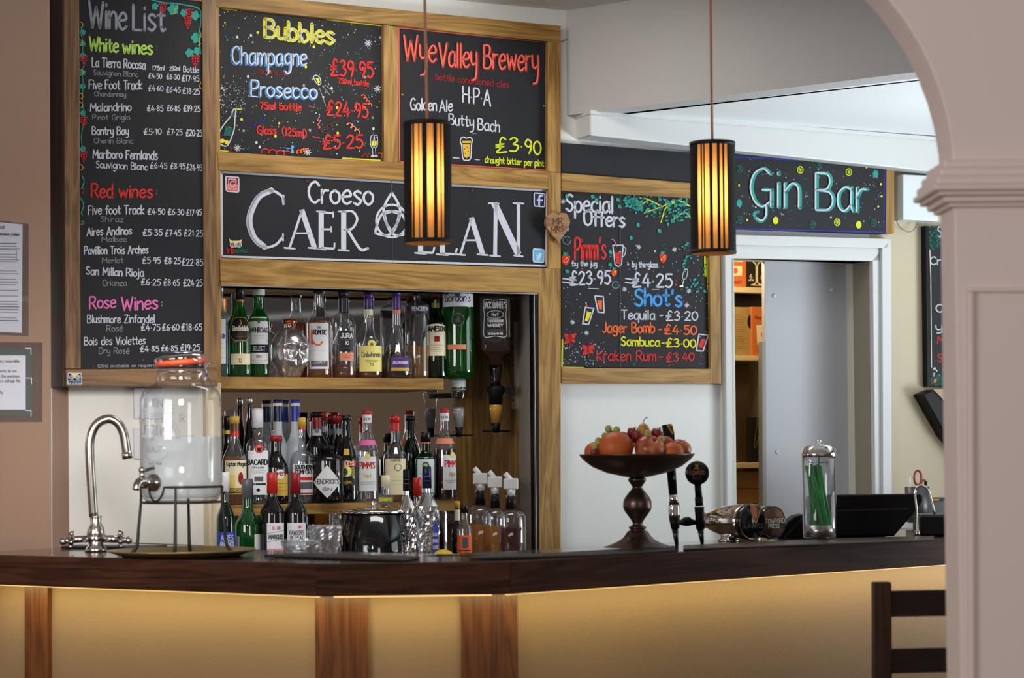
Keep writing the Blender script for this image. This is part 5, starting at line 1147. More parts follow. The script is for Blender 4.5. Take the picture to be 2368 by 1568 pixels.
# inverted optics bottles
def optic(t, z, r, body, inner, bar_w=.045, clamp=True):
    """measure hanging below z (local), t: parent thing"""
    g = G(); g.lathe([(0, z), (r * 1.25, z), (r * 1.35, z - .012), (r * 1.0, z - .03), (r * .95, z - .06)], 20); obj('optic_collar', g, body, t)
    g = G(); g.lathe([(0, z - .055), (r * .9, z - .055), (r * .95, z - .075), (r * .7, z - .12), (0, z - .12)], 20); obj('optic_measure', g, inner, t)
    g = G(); g.lathe([(0, z - .118), (r * .7, z - .118), (r * .5, z - .15), (0, z - .152)], 16); g.tube([(-bar_w, 0, z - .146), (bar_w, 0, z - .146)], .0035, 6); obj('push_bar', g, black, t)
P, R, H = place(1060, 74, 672, -.10, zUs); zt = UZ(1060, 672, -.10)[1]; P.z = zt; Hb = zt - UZ(1060, 902, -.10)[1]
t = bottle('optic_gin_bottle', 'large green gin bottle hanging upside down at the end of the shelf', 'bottle', P, R, Hb, 'green', .40, .80, .90, pw='round', liquid=None, flip=False, group='bottles hanging upside down on measures')
for c in t.children:
    for v in c.data.vertices: v.co = (v.co.x, -v.co.y * -1, -v.co.z)
t.rotation_euler = (0, 0, facecam(P))
RR_ = R; lab = patch(RR_, -.155 * Hb * 1.1, -.035 * Hb, -1.2, 1.25, mat('label_lwhite', INK['lwhite'], .5), 'label', t)
ik = Ink(cylmap(RR_), sub=.006); ik.text("Gordon's", -.9 * R, .85 * R, -.12 * Hb, -.12 * Hb, .08 * Hb, .05 * R, 'navy', up=1, slant=.12); ik.poly([(-.18 * R, -.07 * Hb), (.12 * R, -.07 * Hb), (.12 * R, -.02 * Hb), (-.18 * R, -.02 * Hb)], 'slate', 3); ik.build('lettering', lab, INK)
ik = Ink(cylmap(RR_), sub=.006); ik.stroke([(0 + .38 * R * math.cos(a * .63), -.30 * Hb + .38 * R * math.sin(a * .63)) for a in range(10)], .03 * R, 'grey', lay=0, closed=True); ik.poly([(-.2 * R, -.33 * Hb), (.2 * R, -.33 * Hb), (.1 * R, -.29 * Hb), (.05 * R, -.25 * Hb), (-.1 * R, -.29 * Hb)], 'slate', 1); ik.poly([(-.7 * R, -.60 * Hb), (.5 * R, -.60 * Hb), (.5 * R, -.55 * Hb), (-.7 * R, -.55 * Hb)], 'peach', 0); ik.build('print', t, INK)
g = G(); g.lathe([(0, -Hb * .90), (R * .46, -Hb * .905), (R * .46, -Hb * 1.0), (0, -Hb * 1.005)], 18); obj('neck_wrap', g, mat('wrap_white', srgb(214, 218, 226), .4), t)
optic(t, -Hb * 1.0, R * .38, glass_c, mat('optic_smoke', srgb(150, 150, 150), .2)); 
g = G(); g.box(-.01, .012, .0, .12, -Hb * 1.07, -Hb * 1.02); obj('clamp', g, black, t)
P, R, H = place(1146, 80, 675, -.08, zUs); zt = UZ(1146, 675, -.08)[1]; P.z = zt; Hb = zt - UZ(1146, 846, -.08)[1]
t = bottle('optic_whiskey_bottle', 'square black label whiskey bottle hanging upside down by the right recess wall', 'bottle', P, R * .98, Hb, 'clear', .34, .78, .93, liquid='dark', level=.7, square=True, group='bottles hanging upside down on measures')
for c in t.children:
    for v in c.data.vertices: v.co = (v.co.x, v.co.y, -v.co.z)
bpy.data.objects.remove([c for c in t.children if c.name.startswith('liquid')][0])
g = G(); s = R * .84; g.prism([(-s, -.62 * Hb), (s, -.62 * Hb), (s, -.78 * Hb), (s * .42, -.9 * Hb), (s * .3, -Hb), (-s * .3, -Hb), (-s * .42, -.9 * Hb), (-s, -.78 * Hb)], -s, s); obj('liquid', g, lmat('dark'), t)
g = G(); g.box(-R * .86, R * .86, -R * .915, -R * .905, -.64 * Hb, -.09 * Hb); lab = obj('label', g, mat('label_black', INK['black'], .4), t)
kq = Hb / R; ik = Ink(lambda x, y, k: Vector((x * R, -R * .918 - .0003 * (k + 1), y * R)))
def jt_(s_, hw, z, h, w_): ik.text(s_, -hw, hw, z * kq, z * kq, h * kq, w_, 'lwhite', up=1, gap=.8)
jt_("JACK DANIEL'S", .66, -.235, .085, .055); jt_('No.7', .18, -.34, .04, .045); jt_('Tennessee', .46, -.42, .045, .05); jt_('WHISKEY', .44, -.485, .038, .045); jt_('1.5 Litre 40% Vol'.replace('%', ''), .42, -.59, .028, .035)
ik.stroke([(.48 * math.cos(a * .52), -.32 * kq + .22 * math.sin(a * .52)) for a in range(12)], .035, 'lwhite', closed=True)
for zz in (-.515, -.53, -.545): ik.stroke([(-.5, zz * kq), (.5, zz * kq)], .03, 'slate', False, caps=False)
ik.stroke([(x_, z_ * kq) for x_, z_ in ((-.6, -.12), (-.68, -.2), (-.62, -.32), (-.66, -.5), (-.6, -.62), (0, -.61), (.6, -.62), (.66, -.5), (.62, -.32), (.68, -.2), (.6, -.12), (0, -.13))], .035, 'lwhite', closed=True); ik.stroke([(.8, -.12 * kq), (.8, -.62 * kq)], .03, 'lwhite', False); ik.build('lettering', lab, INK)
g = G(); g.lathe([(0, -Hb * .97), (R * .36, -Hb * .97), (R * .38, -Hb * 1.05), (R * .28, -Hb * 1.2), (R * .32, -Hb * 1.3), (0, -Hb * 1.3)], 18); obj('optic_stem', g, blackg, t)
zc = UZ(1150, 893, -.08)[1] - zt
optic(t, zc, R * .40, black, mat('optic_amber', srgb(190, 140, 60), .2)); g = G(); g.box(.0, .058, -.008, .008, zc - .022, zc - .002); g.box(.05, .062, -.01, .03, zc - .03, zc + .002); obj('clamp_arm', g, black, t)
# ---- lower shelf
o2 = -.11; wm = lambda c: mat('cap_' + c, INK[c], .35)
P, R, H = place(543, 57, 963, o2 + .03, zLs)
bottle('spiced_rum_bottle', 'spiced rum bottle with cream label at the left of the lower shelf', 'bottle', P, R, H, 'clear', .36, .50, .76, pw=.8, liquid='amber', level=.55, cap='gold', capz=.92, wrap=((.83, .92, 'brown'), (.77, .83, 'cap_red')), group=LS,
       labels=((.12, .50, 1.0, 'lcream', (('Captain Morgan', .85, .44, .045, 'black', .05), dsk(.35, .3, .22, 'wine', 1, .5), rect(-.6, -.1, .2, .34, 'owl', 1), rect(-.95, .95, .13, .19, 'brown', 1), ('SPICED', .5, .145, .035, 'gold', .06)), .15),))
P, R, H = place(597, 57, 945, o2 + .03, zLs)
bottle('white_rum_bottle', 'clear white rum bottle with white cap and round red emblem', 'bottle', P, R, H, 'clear', .40, .54, .70, pw='round', cap='lwhite', capz=.80, wrap=((.785, .80, 'navy'),), group=LS, liquid='water', level=.5,
       labels=((.22, .56, .95, 'lwhite', (('BACARDI', .88, .415, .05, 'black', .09), ('CARTA BLANCA', .5, .375, .018, 'slate', .025), dsk(.1, .58, .36, 'cap_red', 1), dsk(.1, .58, .28, 'coral', 2), lambda ik, H, R: ik.poly([(-.12 * R, .60 * H), (.05 * R, .585 * H), (.1 * R, .60 * H), (.15 * R, .585 * H), (.32 * R, .60 * H), (.25 * R, .56 * H), (.1 * R, .545 * H), (-.05 * R, .56 * H)], 'black', 4), lines(-.6, .6, (.35, .33), 'slate'), rect(-.3, .4, .24, .29, 'slate', 1))), (.10, .20, .95, 'lwhite', (dsk(0, .15, .15, 'black'),))))
P, R, H = place(578, 32, 920, DEP + .045, zLs)
bottle('slim_black_bottle', 'slim tall black liqueur bottle behind the white rum', 'bottle', P, R, H, 'black', .36, .45, .88, pw=1, cap=alu, capz=.93, group=LS)
for cx, c, lb in ((643, 'navy', 'frosted vodka bottle with navy cap behind the squat red capped bottle'), (684, 'bluecap', 'frosted vodka bottle with bright blue cap behind the peach liqueur bottle')):
    P, R, H = place(cx, 46, 925, DEP + .05, zLs); bottle('frosted_bottle', lb, 'bottle', P, R, H, 'frost', .46, .52, .70, cap=c, capz=.97, wrap=((.94, .97, 'lcream'), (.79, .94, c)), group=LS)
P, R, H = place(639, 56, 1008, o2 + .03, zLs)
bottle('navy_rum_bottle', 'black rum bottle with dark red cap and gold base label', 'bottle', P, R, H, 'black', .42, .52, .78, cap='wine', capz=.92, capr=1.25, group=LS, labels=((.12, .44, .95, 'gold', (dsk(.1, .44, .4, 'lwhite', 1), ("LAMB'S", .6, .42, .05, 'wine', .08), lines(-.8, .8, (.3, .25, .2), 'brown')), .25),))
P, R, H = place(699, 58, 966, o2 + .03, zLs)
bottle('peach_liqueur_bottle', 'clear fluted shoulder liqueur bottle with white label and gold red cap', 'bottle', P, R, H, 'clear', .30, .46, .62, pw='round', cap='gold', capz=.90, wrap=((.86, .90, 'cap_red'), (.885, .895, 'gold')), group=LS, liquid='water', level=.3,
       labels=((.10, .46, .95, 'lwhite', (('SOUTHERN', .75, .40, .045, 'black', .07), ('COMFORT', .68, .345, .045, 'black', .07), rect(-.75, .75, .27, .31, 'cap_red'), rect(-.75, .75, .17, .25, 'slate', 1), rect(-.9, .9, .11, .125, 'cap_red')), .15),))
P, R, H = place(734, 50, 953, DEP + .06, zLs)
bottle('port_bottle', 'black port bottle with red capsule and round white seal', 'bottle', P, R, H, 'black', .42, .60, .80, wrap=((.82, .94, 'wine'),), cap=black, capz=.94, group=LS, labels=((.74, .81, .9, 'lwhite', (lambda ik, H, R: ik.disc(0, .79 * H, .2 * R, .2 * R, 'grey', 12, 1),)),))
P, R, H = place(757, 80, 1030, o2 + .05, zLs)
def dia(ik, H, R): ik.poly([(-.85 * R, .36 * H), (0, .09 * H), (.85 * R, .36 * H), (0, .66 * H)], 'lwhite', 0)
bottle('apothecary_gin_bottle', 'squat black apothecary gin bottle with pale diamond label', 'bottle', P, R, H * 1.0, 'black', .38, .72, .86, pw='round', cap=black, capz=.9, capr=1.2, group=LS,
       labels=((.33, .3302, .01, 'lwhite', (dia, ("HENDRICK'S", .72, .34, .075, 'slate', .045), ('GIN', .26, .22, .05, 'slate', .035))),))
P, R, H = place(802, 50, 962, o2 + .04, zLs)
bottle('cream_liqueur_bottle', 'black cream liqueur bottle with red ribbon label and landscape oval', 'bottle', P, R, H, 'black', .40, .48, .80, pw=.8, group=LS, cap=wm('black'), capz=.95,
       labels=((.42, .48, 1.0, 'cap_red', (('BAILEYS', .7, .43, .045, 'lcream', .08),)), (.30, .41, .8, 'olive', (dsk(0, .36, .45, 'lyellow', 1, .5), dsk(-.2, .355, .3, 'dkgreen', 2, .35))), (.2, .28, .9, 'black', (('ORIGINAL', .5, .22, .03, 'gold', .04),)), (.55, .62, .3, 'gold', ())))
for cx, off, tp, lb in ((850, o2 + .04, 950, 'fruit cup bottle with white label and price tag, the left of the two'), (1029, o2 + .04, 946, 'fruit cup bottle with dark liqueur and price tag, right end of the shelf')):
    P, R, H = place(cx, 50 if cx < 900 else 52, tp, off, zLs)
    bottle('fruit_cup_bottle', lb, 'bottle', P, R, H, 'clear', .42, .54, .80, pw=.9, liquid='dark' if cx > 900 else 'water', level=.56 if cx > 900 else .3, cap='cap_red', capz=.96, wrap=((.87, .96, 'lwhite'), (.62, .68, 'pink' if cx < 900 else 'peach')), group=LS,
           labels=((.12, .50, .92, 'lwhite', (("PIMM'S", .72, .37, .065, 'cap_red', .09), ('No.1', .3, .27, .04, 'gold', .06), lines(-.8, .8, (.22, .20), 'navy'), dsk(0, .5, .26, 'owl', 2)), .0 if cx < 900 else .75), (.885, .935, .8, 'lwhite', (('£11.99', .3, .893, .03, 'black', .03),))))
P, R, H = place(915, 56, 962, o2 + .03, zLs)
bottle('scotch_bottle', 'tall scotch bottle with bright red cap and cream label', 'bottle', P, R, H, 'clear', .38, .50, .70, pw=.9, liquid='gold', level=.4, cap='cap_red', capz=.92, wrap=((.82, .92, 'cap_red'),), group=LS,
       labels=((.08, .50, .95, 'lcream', (('IMPORTED', .4, .47, .02, 'olive', .03), dsk(.2, .40, .3, 'olive'), dsk(.2, .40, .24, 'lcream', 2), lines(-.4, .7, (.3, .25, .2), 'gold'))),))
P, R, H = place(950, 42, 963, DEP + .06, zLs)
bottle('green_wine_bottle', 'tall green bottle with dark capsule behind the square gin', 'bottle', P, R, H, 'dgreen', .46, .55, .75, wrap=((.84, .97, 'black'),), cap='black', capz=.95, group=LS)
P, R, H = place(985, 50, 1000, o2 + .05, zLs)
bottle('white_green_label_bottle', 'dark green bottle with green edged white label and red striped cap', 'bottle', P, R, H, 'dgreen', .42, .60, .74, cap='black', capz=.86, wrap=((.84, .86, 'coral'),), group=LS,
       labels=((.1, .64, .95, 'teal', (rect(-.82, .82, .13, .61, 'lwhite', 0), dsk(0, .52, .32, 'dkgreen', 1), dsk(0, .52, .2, 'green', 2), lines(-.6, .6, (.4, .35, .3, .25, .2), 'dkgreen'))),))
for cx, tp, lb in ((742, 952, 'dark bottle with short red cap behind the port'), (779, 960, 'dark bottle with short red cap behind the cream liqueur')):
    P, R, H = place(cx + 6, 42, tp, DEP + .035, zLs); bottle('red_cap_bottle', lb, 'bottle', P, R, H, 'black', .46, .55, .78, cap='wine', capz=.90, wrap=((.78, .84, 'grey'),), group=LS)
P, R, H = place(528, 34, 963, DEP + .04, zLs); bottle('brown_bottle', 'brown bottle with black cap at the far left behind the spiced rum', 'bottle', P, R, H, 'black', .5, .5, .72, cap='black', capz=.86, wrap=((.80, .84, 'yellow'),), group=LS)
# ---- on the back worktop
of = .14
P, R, H = place(522, 42, 1093, of, ZWT)
bottle('blue_label_wine', 'wine bottle with white cap and blue label beside the water jar', 'bottle', P, R, H, 'dgreen', .42, .56, .74, cap='lwhite', capz=.82, group=WS, labels=((.18, .44, 1.2, 'bluecap', (('AIRES', .7, .36, .05, 'white', .09), ('ANDINOS', .85, .30, .05, 'white', .09), lambda ik, H, R: ik.poly([(-.1 * R, .2 * H), (.3 * R, .2 * H), (.2 * R, .27 * H)], 'lcream')), .2),))
P, R, H = place(573, 60, 1108, of - .01, ZWT)
bottle('green_white_wine', 'bright green white wine bottle with dark screw cap', 'bottle', P, R, H, 'green', .40, .52, .72, cap='slate', capz=.80, group=WS, liquid='green', level=.5, labels=((.1, .42, .34, 'grey', (lines(-.2, .2, (.15, .2, .25, .3, .35), 'slate'),), -1.0), (.06, .44, .42, 'lwhite', (), .95)))
P, R, H = place(630, 57, 1093, of + .02, ZWT)
bottle('red_wine_bottle', 'red wine bottle with scarlet cap and striped white label', 'bottle', P, R, H, 'black', .38, .60, .78, cap='cap_red', capz=.80, group=WS, labels=((.26, .52, .8, 'lwhite', (('EL CID', .35, .46, .022, 'cap_red', .04), ('MARQUES', .62, .37, .035, 'slate', .08), lambda ik, H, R: [ik.stroke([(-.75 * R, z * H), (.75 * R, (z + .03) * H)], .03 * R, 'slate', False, lay=1) for z in (.42, .34)], rect(-.75, .75, .265, .275, 'coral')), .35),))
P, R, H = place(684, 54, 1094, of + .02, ZWT)
bottle('rose_wine_bottle', 'red wine bottle with dark red cap and flower emblem label', 'bottle', P, R, H, 'black', .38, .60, .78, cap='wine', capz=.80, group=WS, labels=((.26, .52, .9, 'lwhite', (("RAWSON'S", .62, .405, .04, 'slate', .05), ('RETREAT', .55, .355, .04, 'slate', .05), dsk(.25, .48, .14, 'coral'), rect(-.85, .85, .265, .30, 'grey')), .1),))
# ice bucket
P, R, H = place(864, 150, 1184, of, ZWT)
t = thing('ice_bucket', 'glossy black round ice bucket with chrome lid on the back worktop', 'bucket', P, facecam(P))
g = G(); g.lathe([(0, .0), (R * .96, 0), (R, .006), (R, H), (R * .97, H), (R * .97, .01), (0, .01)], 40); obj('body', g, blackg, t)
g = G(); g.lathe([(R * 1.01, H - .002), (R * 1.01, H + .004), (R * .6, H + .010), (R * .3, H + .013), (0, H + .014)], 40, close=False); obj('lid', g, chrome, t)
g = G(); g.lathe([(0, H + .013), (R * .1, H + .014), (R * .07, H + .022), (R * .14, H + .03), (0, H + .034)], 16); obj('knob', g, chrome, t)
P, R, H = place(893, 48, 1100, .06, ZWT)
bottle('almond_liqueur_bottle', 'square amber liqueur bottle with black tag behind the ice bucket', 'bottle', P, R, H, 'clear', .4, .62, .7, liquid='gold', level=.75, cap='lcream', capz=.88, square=True, group=WS, labels=((.70, .80, .75, 'slate', (('DISARONNO', .6, .735, .035, 'yellow', .06),)),))
# crystal bottles
crys = thin('crystal_facets', (.86, .87, .90), base=.42, power=1.2, rough=.06, diff=.15, dcol=(.8, .8, .9))
def crystal(cx, w, tp, capc, lb, txt):
    P, R, H = place(cx, w, tp, of + .04, ZWT); t = thing('crystal_vodka_bottle', lb, 'bottle', P, facecam(P), WS)
    g = G(); prof = [(0, 0), (R * .95, 0), (R, .01)]; n = 14
    n = 26
    for i in range(n): prof.append((R * .97, .01 + (H * .58 - .01) * (i + 1) / n))
    prof += [(R * .92, H * .62), (R * .6, H * .69), (R * .32, H * .75), (R * .30, H * .8)]
    g.lathe(prof, 36, sm=False, close=False)
    vv = []
    for v in g.v:
        a_ = math.atan2(v[1], v[0]); f_ = 1 + (.05 * math.sin(4 * a_ + v[2] * 55) + .045 * math.sin(7 * a_ - v[2] * 110 + 1) + .03 * math.sin(13 * a_ + v[2] * 170)) * (1 if v[2] < H * .6 else .3); vv.append((v[0] * f_, v[1] * f_, v[2]))
    g.v = vv
    obj('glass', g, crys, t, fix=False)
    g = G(); g.lathe([(0, H * .79), (R * .38, H * .79), (R * .36, H * .985), (R * .3, H), (0, H)], 20); c = obj('cap', g, capc, t)
    ik = Ink(cylmap(R * .37), sub=.006); ik.stroke([(-.25 * R, H * .9), (.25 * R, H * .9)], .02 * R, 'white', False); ik.stroke([(-.25 * R, H * .86), (.25 * R, H * .86)], .02 * R, 'white', False); ik.build('print', c, INK)
    if txt:
        ik = Ink(cylmap(R * 1.05), sub=.006); ik.poly([(.35 * R, .06 * H), (1.0 * R, .06 * H), (1.05 * R, .42 * H), (.6 * R, .5 * H)], 'bluecap')
        for k, s in enumerate(('VODKA', 'IMPORTED', 'CLASSIC')): ik.text(s, .45 * R, .95 * R, (.34 - k * .06) * H, (.34 - k * .06) * H, .03 * H, .04 * R, 'white', up=1, lay=2)
        ik.build('label_print', t, INK)
crystal(941, 44, 1085, black, 'crystal textured vodka bottle with black neck beside the ice bucket', False)
crystal(988, 58, 1078, mat('cap_bluecap', INK['navy'], .3), 'crystal textured vodka bottle with blue neck and blue side print', True)
P, R, H = place(966, 30, 1105, .07, ZWT); bottle('red_neck_bottle', 'clear bottle with bright red neck behind the crystal vodka bottles', 'bottle', P, R, H, 'clear', .6, .62, .74, cap='cap_red', capz=.80, group=WS)
P, R, H = place(1075, 36, 1168, of, ZWT)
bottle('mixer_bottle', 'small clear bottle with black cap and orange label', 'bottle', P, R, H, 'clear', .42, .62, .78, cap='black', capz=.88, group=WS, liquid='orange', level=.4, labels=((.1, .54, 1.2, 'orange', (rect(-.3, .4, .34, .5, 'slate'), rect(-.3, .4, .14, .24, 'lwhite', 1), lines(-.8, .8, (.3,), 'black', .1))),))
P, R, H = place(1058, 26, 1160, .06, ZWT); bottle('small_dark_bottle', 'small dark bottle with yellow cap behind the orange label bottle', 'bottle', P, R, H, 'black', .45, .5, .76, cap='gold', capz=.90, wrap=((.72, .88, 'cream'),), group=WS)
# syrup bottles with white pump heads
for cx, w, tp, lq, lb, o_ in ((1112, 66, 1088, 'orange', 'syrup bottle of orange liquid with white pump, left of the three', .02), (1146, 62, 1096, 'orange', 'syrup bottle with white pump and corked neck, middle of the three', .06), (1183, 70, 1100, 'red', 'syrup bottle of dark red liquid with white pump, right of the three', .09)):
    P, R, H = place(cx, w, tp + 44, o_, ZWT)
    t = bottle('syrup_bottle', lb, 'bottle', P, R, H, 'clear', .32, .66, .80, pw='round', liquid=lq, level=.55, group='syrup bottles with white pumps')
    g = G(); g.lathe([(0, H * .80), (R * .36, H * .80), (R * .30, H * .92), (R * .24, H), (0, H)], 18); obj('black_spout', g, black, t)
    s = ppm(P); a, b = 17 / s, 10 / s; z0 = H + 12 / s
    g = G(); g.box(-a, a, -a * .7, a * .7, z0, z0 + 26 / s); obj('pump_head', g, mat('pump_white', srgb(222, 224, 226), .35), t, bevel=.004)
    g = G(); g.lathe([(0, H - .002), (b * .9, H - .002), (b * 1.1, z0 + .001), (0, z0 + .001)], 16); obj('pump_collar', g, mat('pump_white', srgb(222, 224, 226), .35), t)
    g = G(); g.tube([(a * .0, 0, z0 + 22 / s), (-a * .8, 0, z0 + 38 / s)], 6 / s, 8); obj('nozzle', g, mat('pump_white', srgb(222, 224, 226), .35), t)
# lemon on a small board
P = spot(1023, .28, ZWT); t = thing('chopping_board', 'small pale chopping board on the back worktop under the lemon', 'chopping board', P, TH); g = G(); g.box(-.09, .09, -.07, .07, 0, .018); obj('board', g, ash_v, t, bevel=.003)
t = thing('lemon', 'yellow lemon half hidden by the counter beside the crystal bottles', 'lemon', (P.x, P.y, ZWT + .018)); g = G(); g.sphere((0, 0, .027), (.034, .027, .027), 20, 12); g.sphere((.034, 0, .027), (.006, .006, .006), 8, 6); obj('peel', g, mat('lemon_peel', srgb(225, 190, 40), .4, bump=.3, bscale=400), t)
# cut glass bowls on the counter rear edge
cutg = thin('cut_glass', (.90, .91, .93), base=.12, power=1.6, rough=.08, diff=.12, dcol=(.8, .8, .85))
def cut(name, lb, cx, bot, w, tp, flare, seg=36, rows=7):
    P = onz(cx, bot, ZB + .001); s = ppm(P); R = w / 2 / s; H = (bot - tp) / s; t = thing(name, lb, 'bowl', P, 0)
    g = G(); vs = []; n = rows * 2
    prof = []
    for i in range(n + 1):
        tt = i / n; r = R * (flare + (1 - flare) * math.sin(tt * math.pi / 2)); prof.append((r, H * tt))
    for k in range(seg):
        for i, (r, z) in enumerate(prof):
            q = 1 + (.018 if (k + i) % 2 else -.012) * (1 if 0 < i < n else 0); a = 2 * math.pi * k / seg; vs.append((r * q * math.cos(a), r * q * math.sin(a), z))
    m_ = len(prof); fs = [(k * m_ + i, ((k + 1) % seg) * m_ + i, ((k + 1) % seg) * m_ + i + 1, k * m_ + i + 1) for k in range(seg) for i in range(m_ - 1)]
    g.add(vs, fs); obj('outer_glass', g, cutg, t, fix=False)
    g = G(); g.lathe([(0, .006), (R * flare * .9, .006)] + [(r * .93, z + .004) for r, z in prof[3:]], 36, close=False); obj('inner_glass', g, glass_c, t, fix=False)
    g = G(); g.tube([(R * math.cos(a * .2618), R * math.sin(a * .2618), H) for a in range(24)], .0016, 6, closed=True); obj('rim', g, cutg, t)
cut('cut_glass_bowl', 'low cut glass bowl on the counter in front of the wine bottles', 696, 1284, 92, 1250, .62)
cut('cut_glass_tumbler', 'taller cut glass bowl on the counter beside the ice bucket', 752, 1282, 78, 1217, .68)
# ================================================================ on the counter, left
# tray
P = onz(420, 1277, ZB + .01); s = ppm(P); TR = 172 / s
t = thing('brass_tray', 'round hammered brass tray under the water dispenser', 'tray', (P.x, P.y, ZB + .0008))
tb = mat('hammered_brass', srgb(150, 130, 84), .35, .7, bump=.8, bscale=70)
g = G(); g.lathe([(0, .0), (TR * .78, 0), (TR * .97, .012), (TR, .016), (TR * .96, .0165), (TR * .78, .004), (0, .004)], 56); obj('dish', g, tb, t)
TP = (P.x, P.y, ZB + .0052)
# stand
st = thing('wire_stand', 'black wire stand with flared feet holding the glass jar', 'stand', TP, facecam(P))
px = lambda d: d / s
zR1 = px(1277 - 1121); zR2 = px(1277 - 1157); rt = px(94); 
ringp = lambda r, z, n=32: [(r * math.cos(2 * math.pi * i / n), r * math.sin(2 * math.pi * i / n), z) for i in range(n)]
g = G(); pts = []
for i in range(49):
    a = 2 * math.pi * (i / 48) - math.pi / 2 - .62 + 0
    pts.append((a, 0))
aF = math.radians(-90 - 38)   # loop opening for the tap
arc_ = [(rt * math.cos(a), rt * math.sin(a), zR1) for a in [aF + .24 + (2 * math.pi - .48) * i / 40 for i in range(41)]]
loop = [(rt * math.cos(aF - .24 + .48 * i / 10), rt * math.sin(aF - .24 + .48 * i / 10), zR1 - px(32) * math.sin(math.pi * i / 10) ** .6) for i in range(1, 10)]
g.tube(arc_ + loop, .0028, 8, closed=True); obj('top_ring', g, blackm, st)
g = G(); g.tube(ringp(rt * .96, zR2), .0026, 8, closed=True); obj('lower_ring', g, blackm, st)
g = G(); g.tube([(-rt * .96, 0, zR2), (rt * .96, 0, zR2)], .0022, 6); g.tube([(0, -rt * .96, zR2), (0, rt * .96, zR2)], .0022, 6); obj('base_cross', g, blackm, st)
for a in (180 - 10, 270 - 8, 0 - 5, 80):
    a = math.radians(a); c, d = math.cos(a), math.sin(a)
    g = G(); g.tube([(rt * c, rt * d, zR1), (rt * 1.0 * c, rt * 1.0 * d, zR2), (rt * 1.06 * c, rt * 1.06 * d, zR2 * .5), (rt * 1.10 * c, rt * 1.10 * d, zR2 * .18), (rt * 1.22 * c, rt * 1.22 * d, .003)], lambda t_: .0028 + .002 * t_, 8, smooth=4); obj('leg', g, blackm, st)
# jar
JR = px(94); zj = zR2 + .003; JH = px(1277 - 885) - zj
jt = thing('water_dispenser', 'large clear glass clip top jar of iced water with metal tap', 'jar', (P.x, P.y, TP[2] + zj), facecam(P))
nR = px(56); Zs = JH * .93
prof = [(0, .0), (JR * .84, .0), (JR * .93, .006), (JR * .97, .02), (JR, .05), (JR, JH - .05), (JR * .985, JH - .032), (JR * .93, JH - .016), (JR * .8, JH - .005), (nR * 1.12, JH), (nR * 1.02, JH + .006), (nR, JH + .012), (nR, JH + px(38)), (nR * 1.06, JH + px(40)), (nR * 1.06, JH + px(46))]
g = G(); g.lathe(prof, 56, close=False); obj('jar_glass', g, glass_j, jt, fix=False)
wl = px(1277 - 1006) - zj
milky = thin('iced_water', (.88, .90, .91), diff=.55, dcol=(.86, .88, .88), base=.02, gloss=.3, edge=.6)
g = G(); g.lathe([(0, .006), (JR * .86, .007), (JR * .94, .02), (JR * .965, .05), (JR * .965, wl), (0, wl)], 48); obj('water', g, milky, jt)
rd = random.Random(3)
icm = thin('ice', (.9, .92, .93), diff=.5, dcol=(.85, .87, .87), base=.08)
for k in range(10):
    a = rd.uniform(0, 6.28); r = JR * rd.uniform(.1, .62); g = G(); q = .016
    g.box(-q, q, -q, q, -q * .8, q * .8); M_ = Matrix.Rotation(rd.uniform(0, 3), 3, 'Z') @ Matrix.Rotation(rd.uniform(-.3, .3), 3, 'X'); g.v = [tuple(M_ @ Vector(v) + Vector((r * math.cos(a), r * math.sin(a), wl - .012 - .012 * (k % 3)))) for v in g.v]; obj('ice_cube', g, icm, jt, bevel=.003)
# lid, seal, clip
zl = JH + px(47); tilt = Matrix.Translation((0, 0, zl)) @ Matrix.Rotation(math.radians(-4.5), 4, 'Y')
g = G(); g.lathe([(nR * 1.0, 0), (nR * 1.04, .002), (nR * 1.04, .009), (nR * .98, .0105)], 40, M=tilt, close=False); obj('rubber_seal', g, mat('orange_rubber', srgb(214, 84, 40), .5), jt, fix=False)
g = G(); g.lathe([(nR * 1.06, .010), (nR * 1.08, .014), (nR * 1.0, .020), (nR * .8, .023), (0, .024)], 40, M=tilt, close=False); obj('lid', g, thin('lid_glass', (.75, .76, .78), base=.2, power=1.6), jt, fix=False)
cm = mat('clip_wire', (.45, .45, .5), .2, 1.0); xc = nR
g = G(); g.tube([(xc * .5, -nR * .95, zl + .012), (xc * .95, -nR * .6, zl - .002), (xc * 1.12, -nR * .4, zl - .03), (xc * .9, -nR * .7, zl - .045), (xc * .75, -nR * .75, zl - .03), (xc * 1.1, -nR * .45, zl + .0), (xc * 1.3, -nR * .2, zl + .004)], .0016, 6); g.tube([(xc * .95, -nR * .6, zl - .045), (xc * 1.05, -nR * .5, zl - .02), (xc * 1.25, -nR * .3, zl - .05), (xc * 1.32, -nR * .25, zl - .05)], .0016, 6); obj('wire_clip', g, cm, jt)
g = G(); g.tube(ringp(nR * 1.05, JH + px(30)), .0013, 6, closed=True); g.tube([(nR * .2 - nR, 0, zl + .03), (0, -nR * .3, zl + .028), (nR * .9, -nR * .3, zl + .03)], .0014, 6); obj('wire_hoop', g, cm, jt)
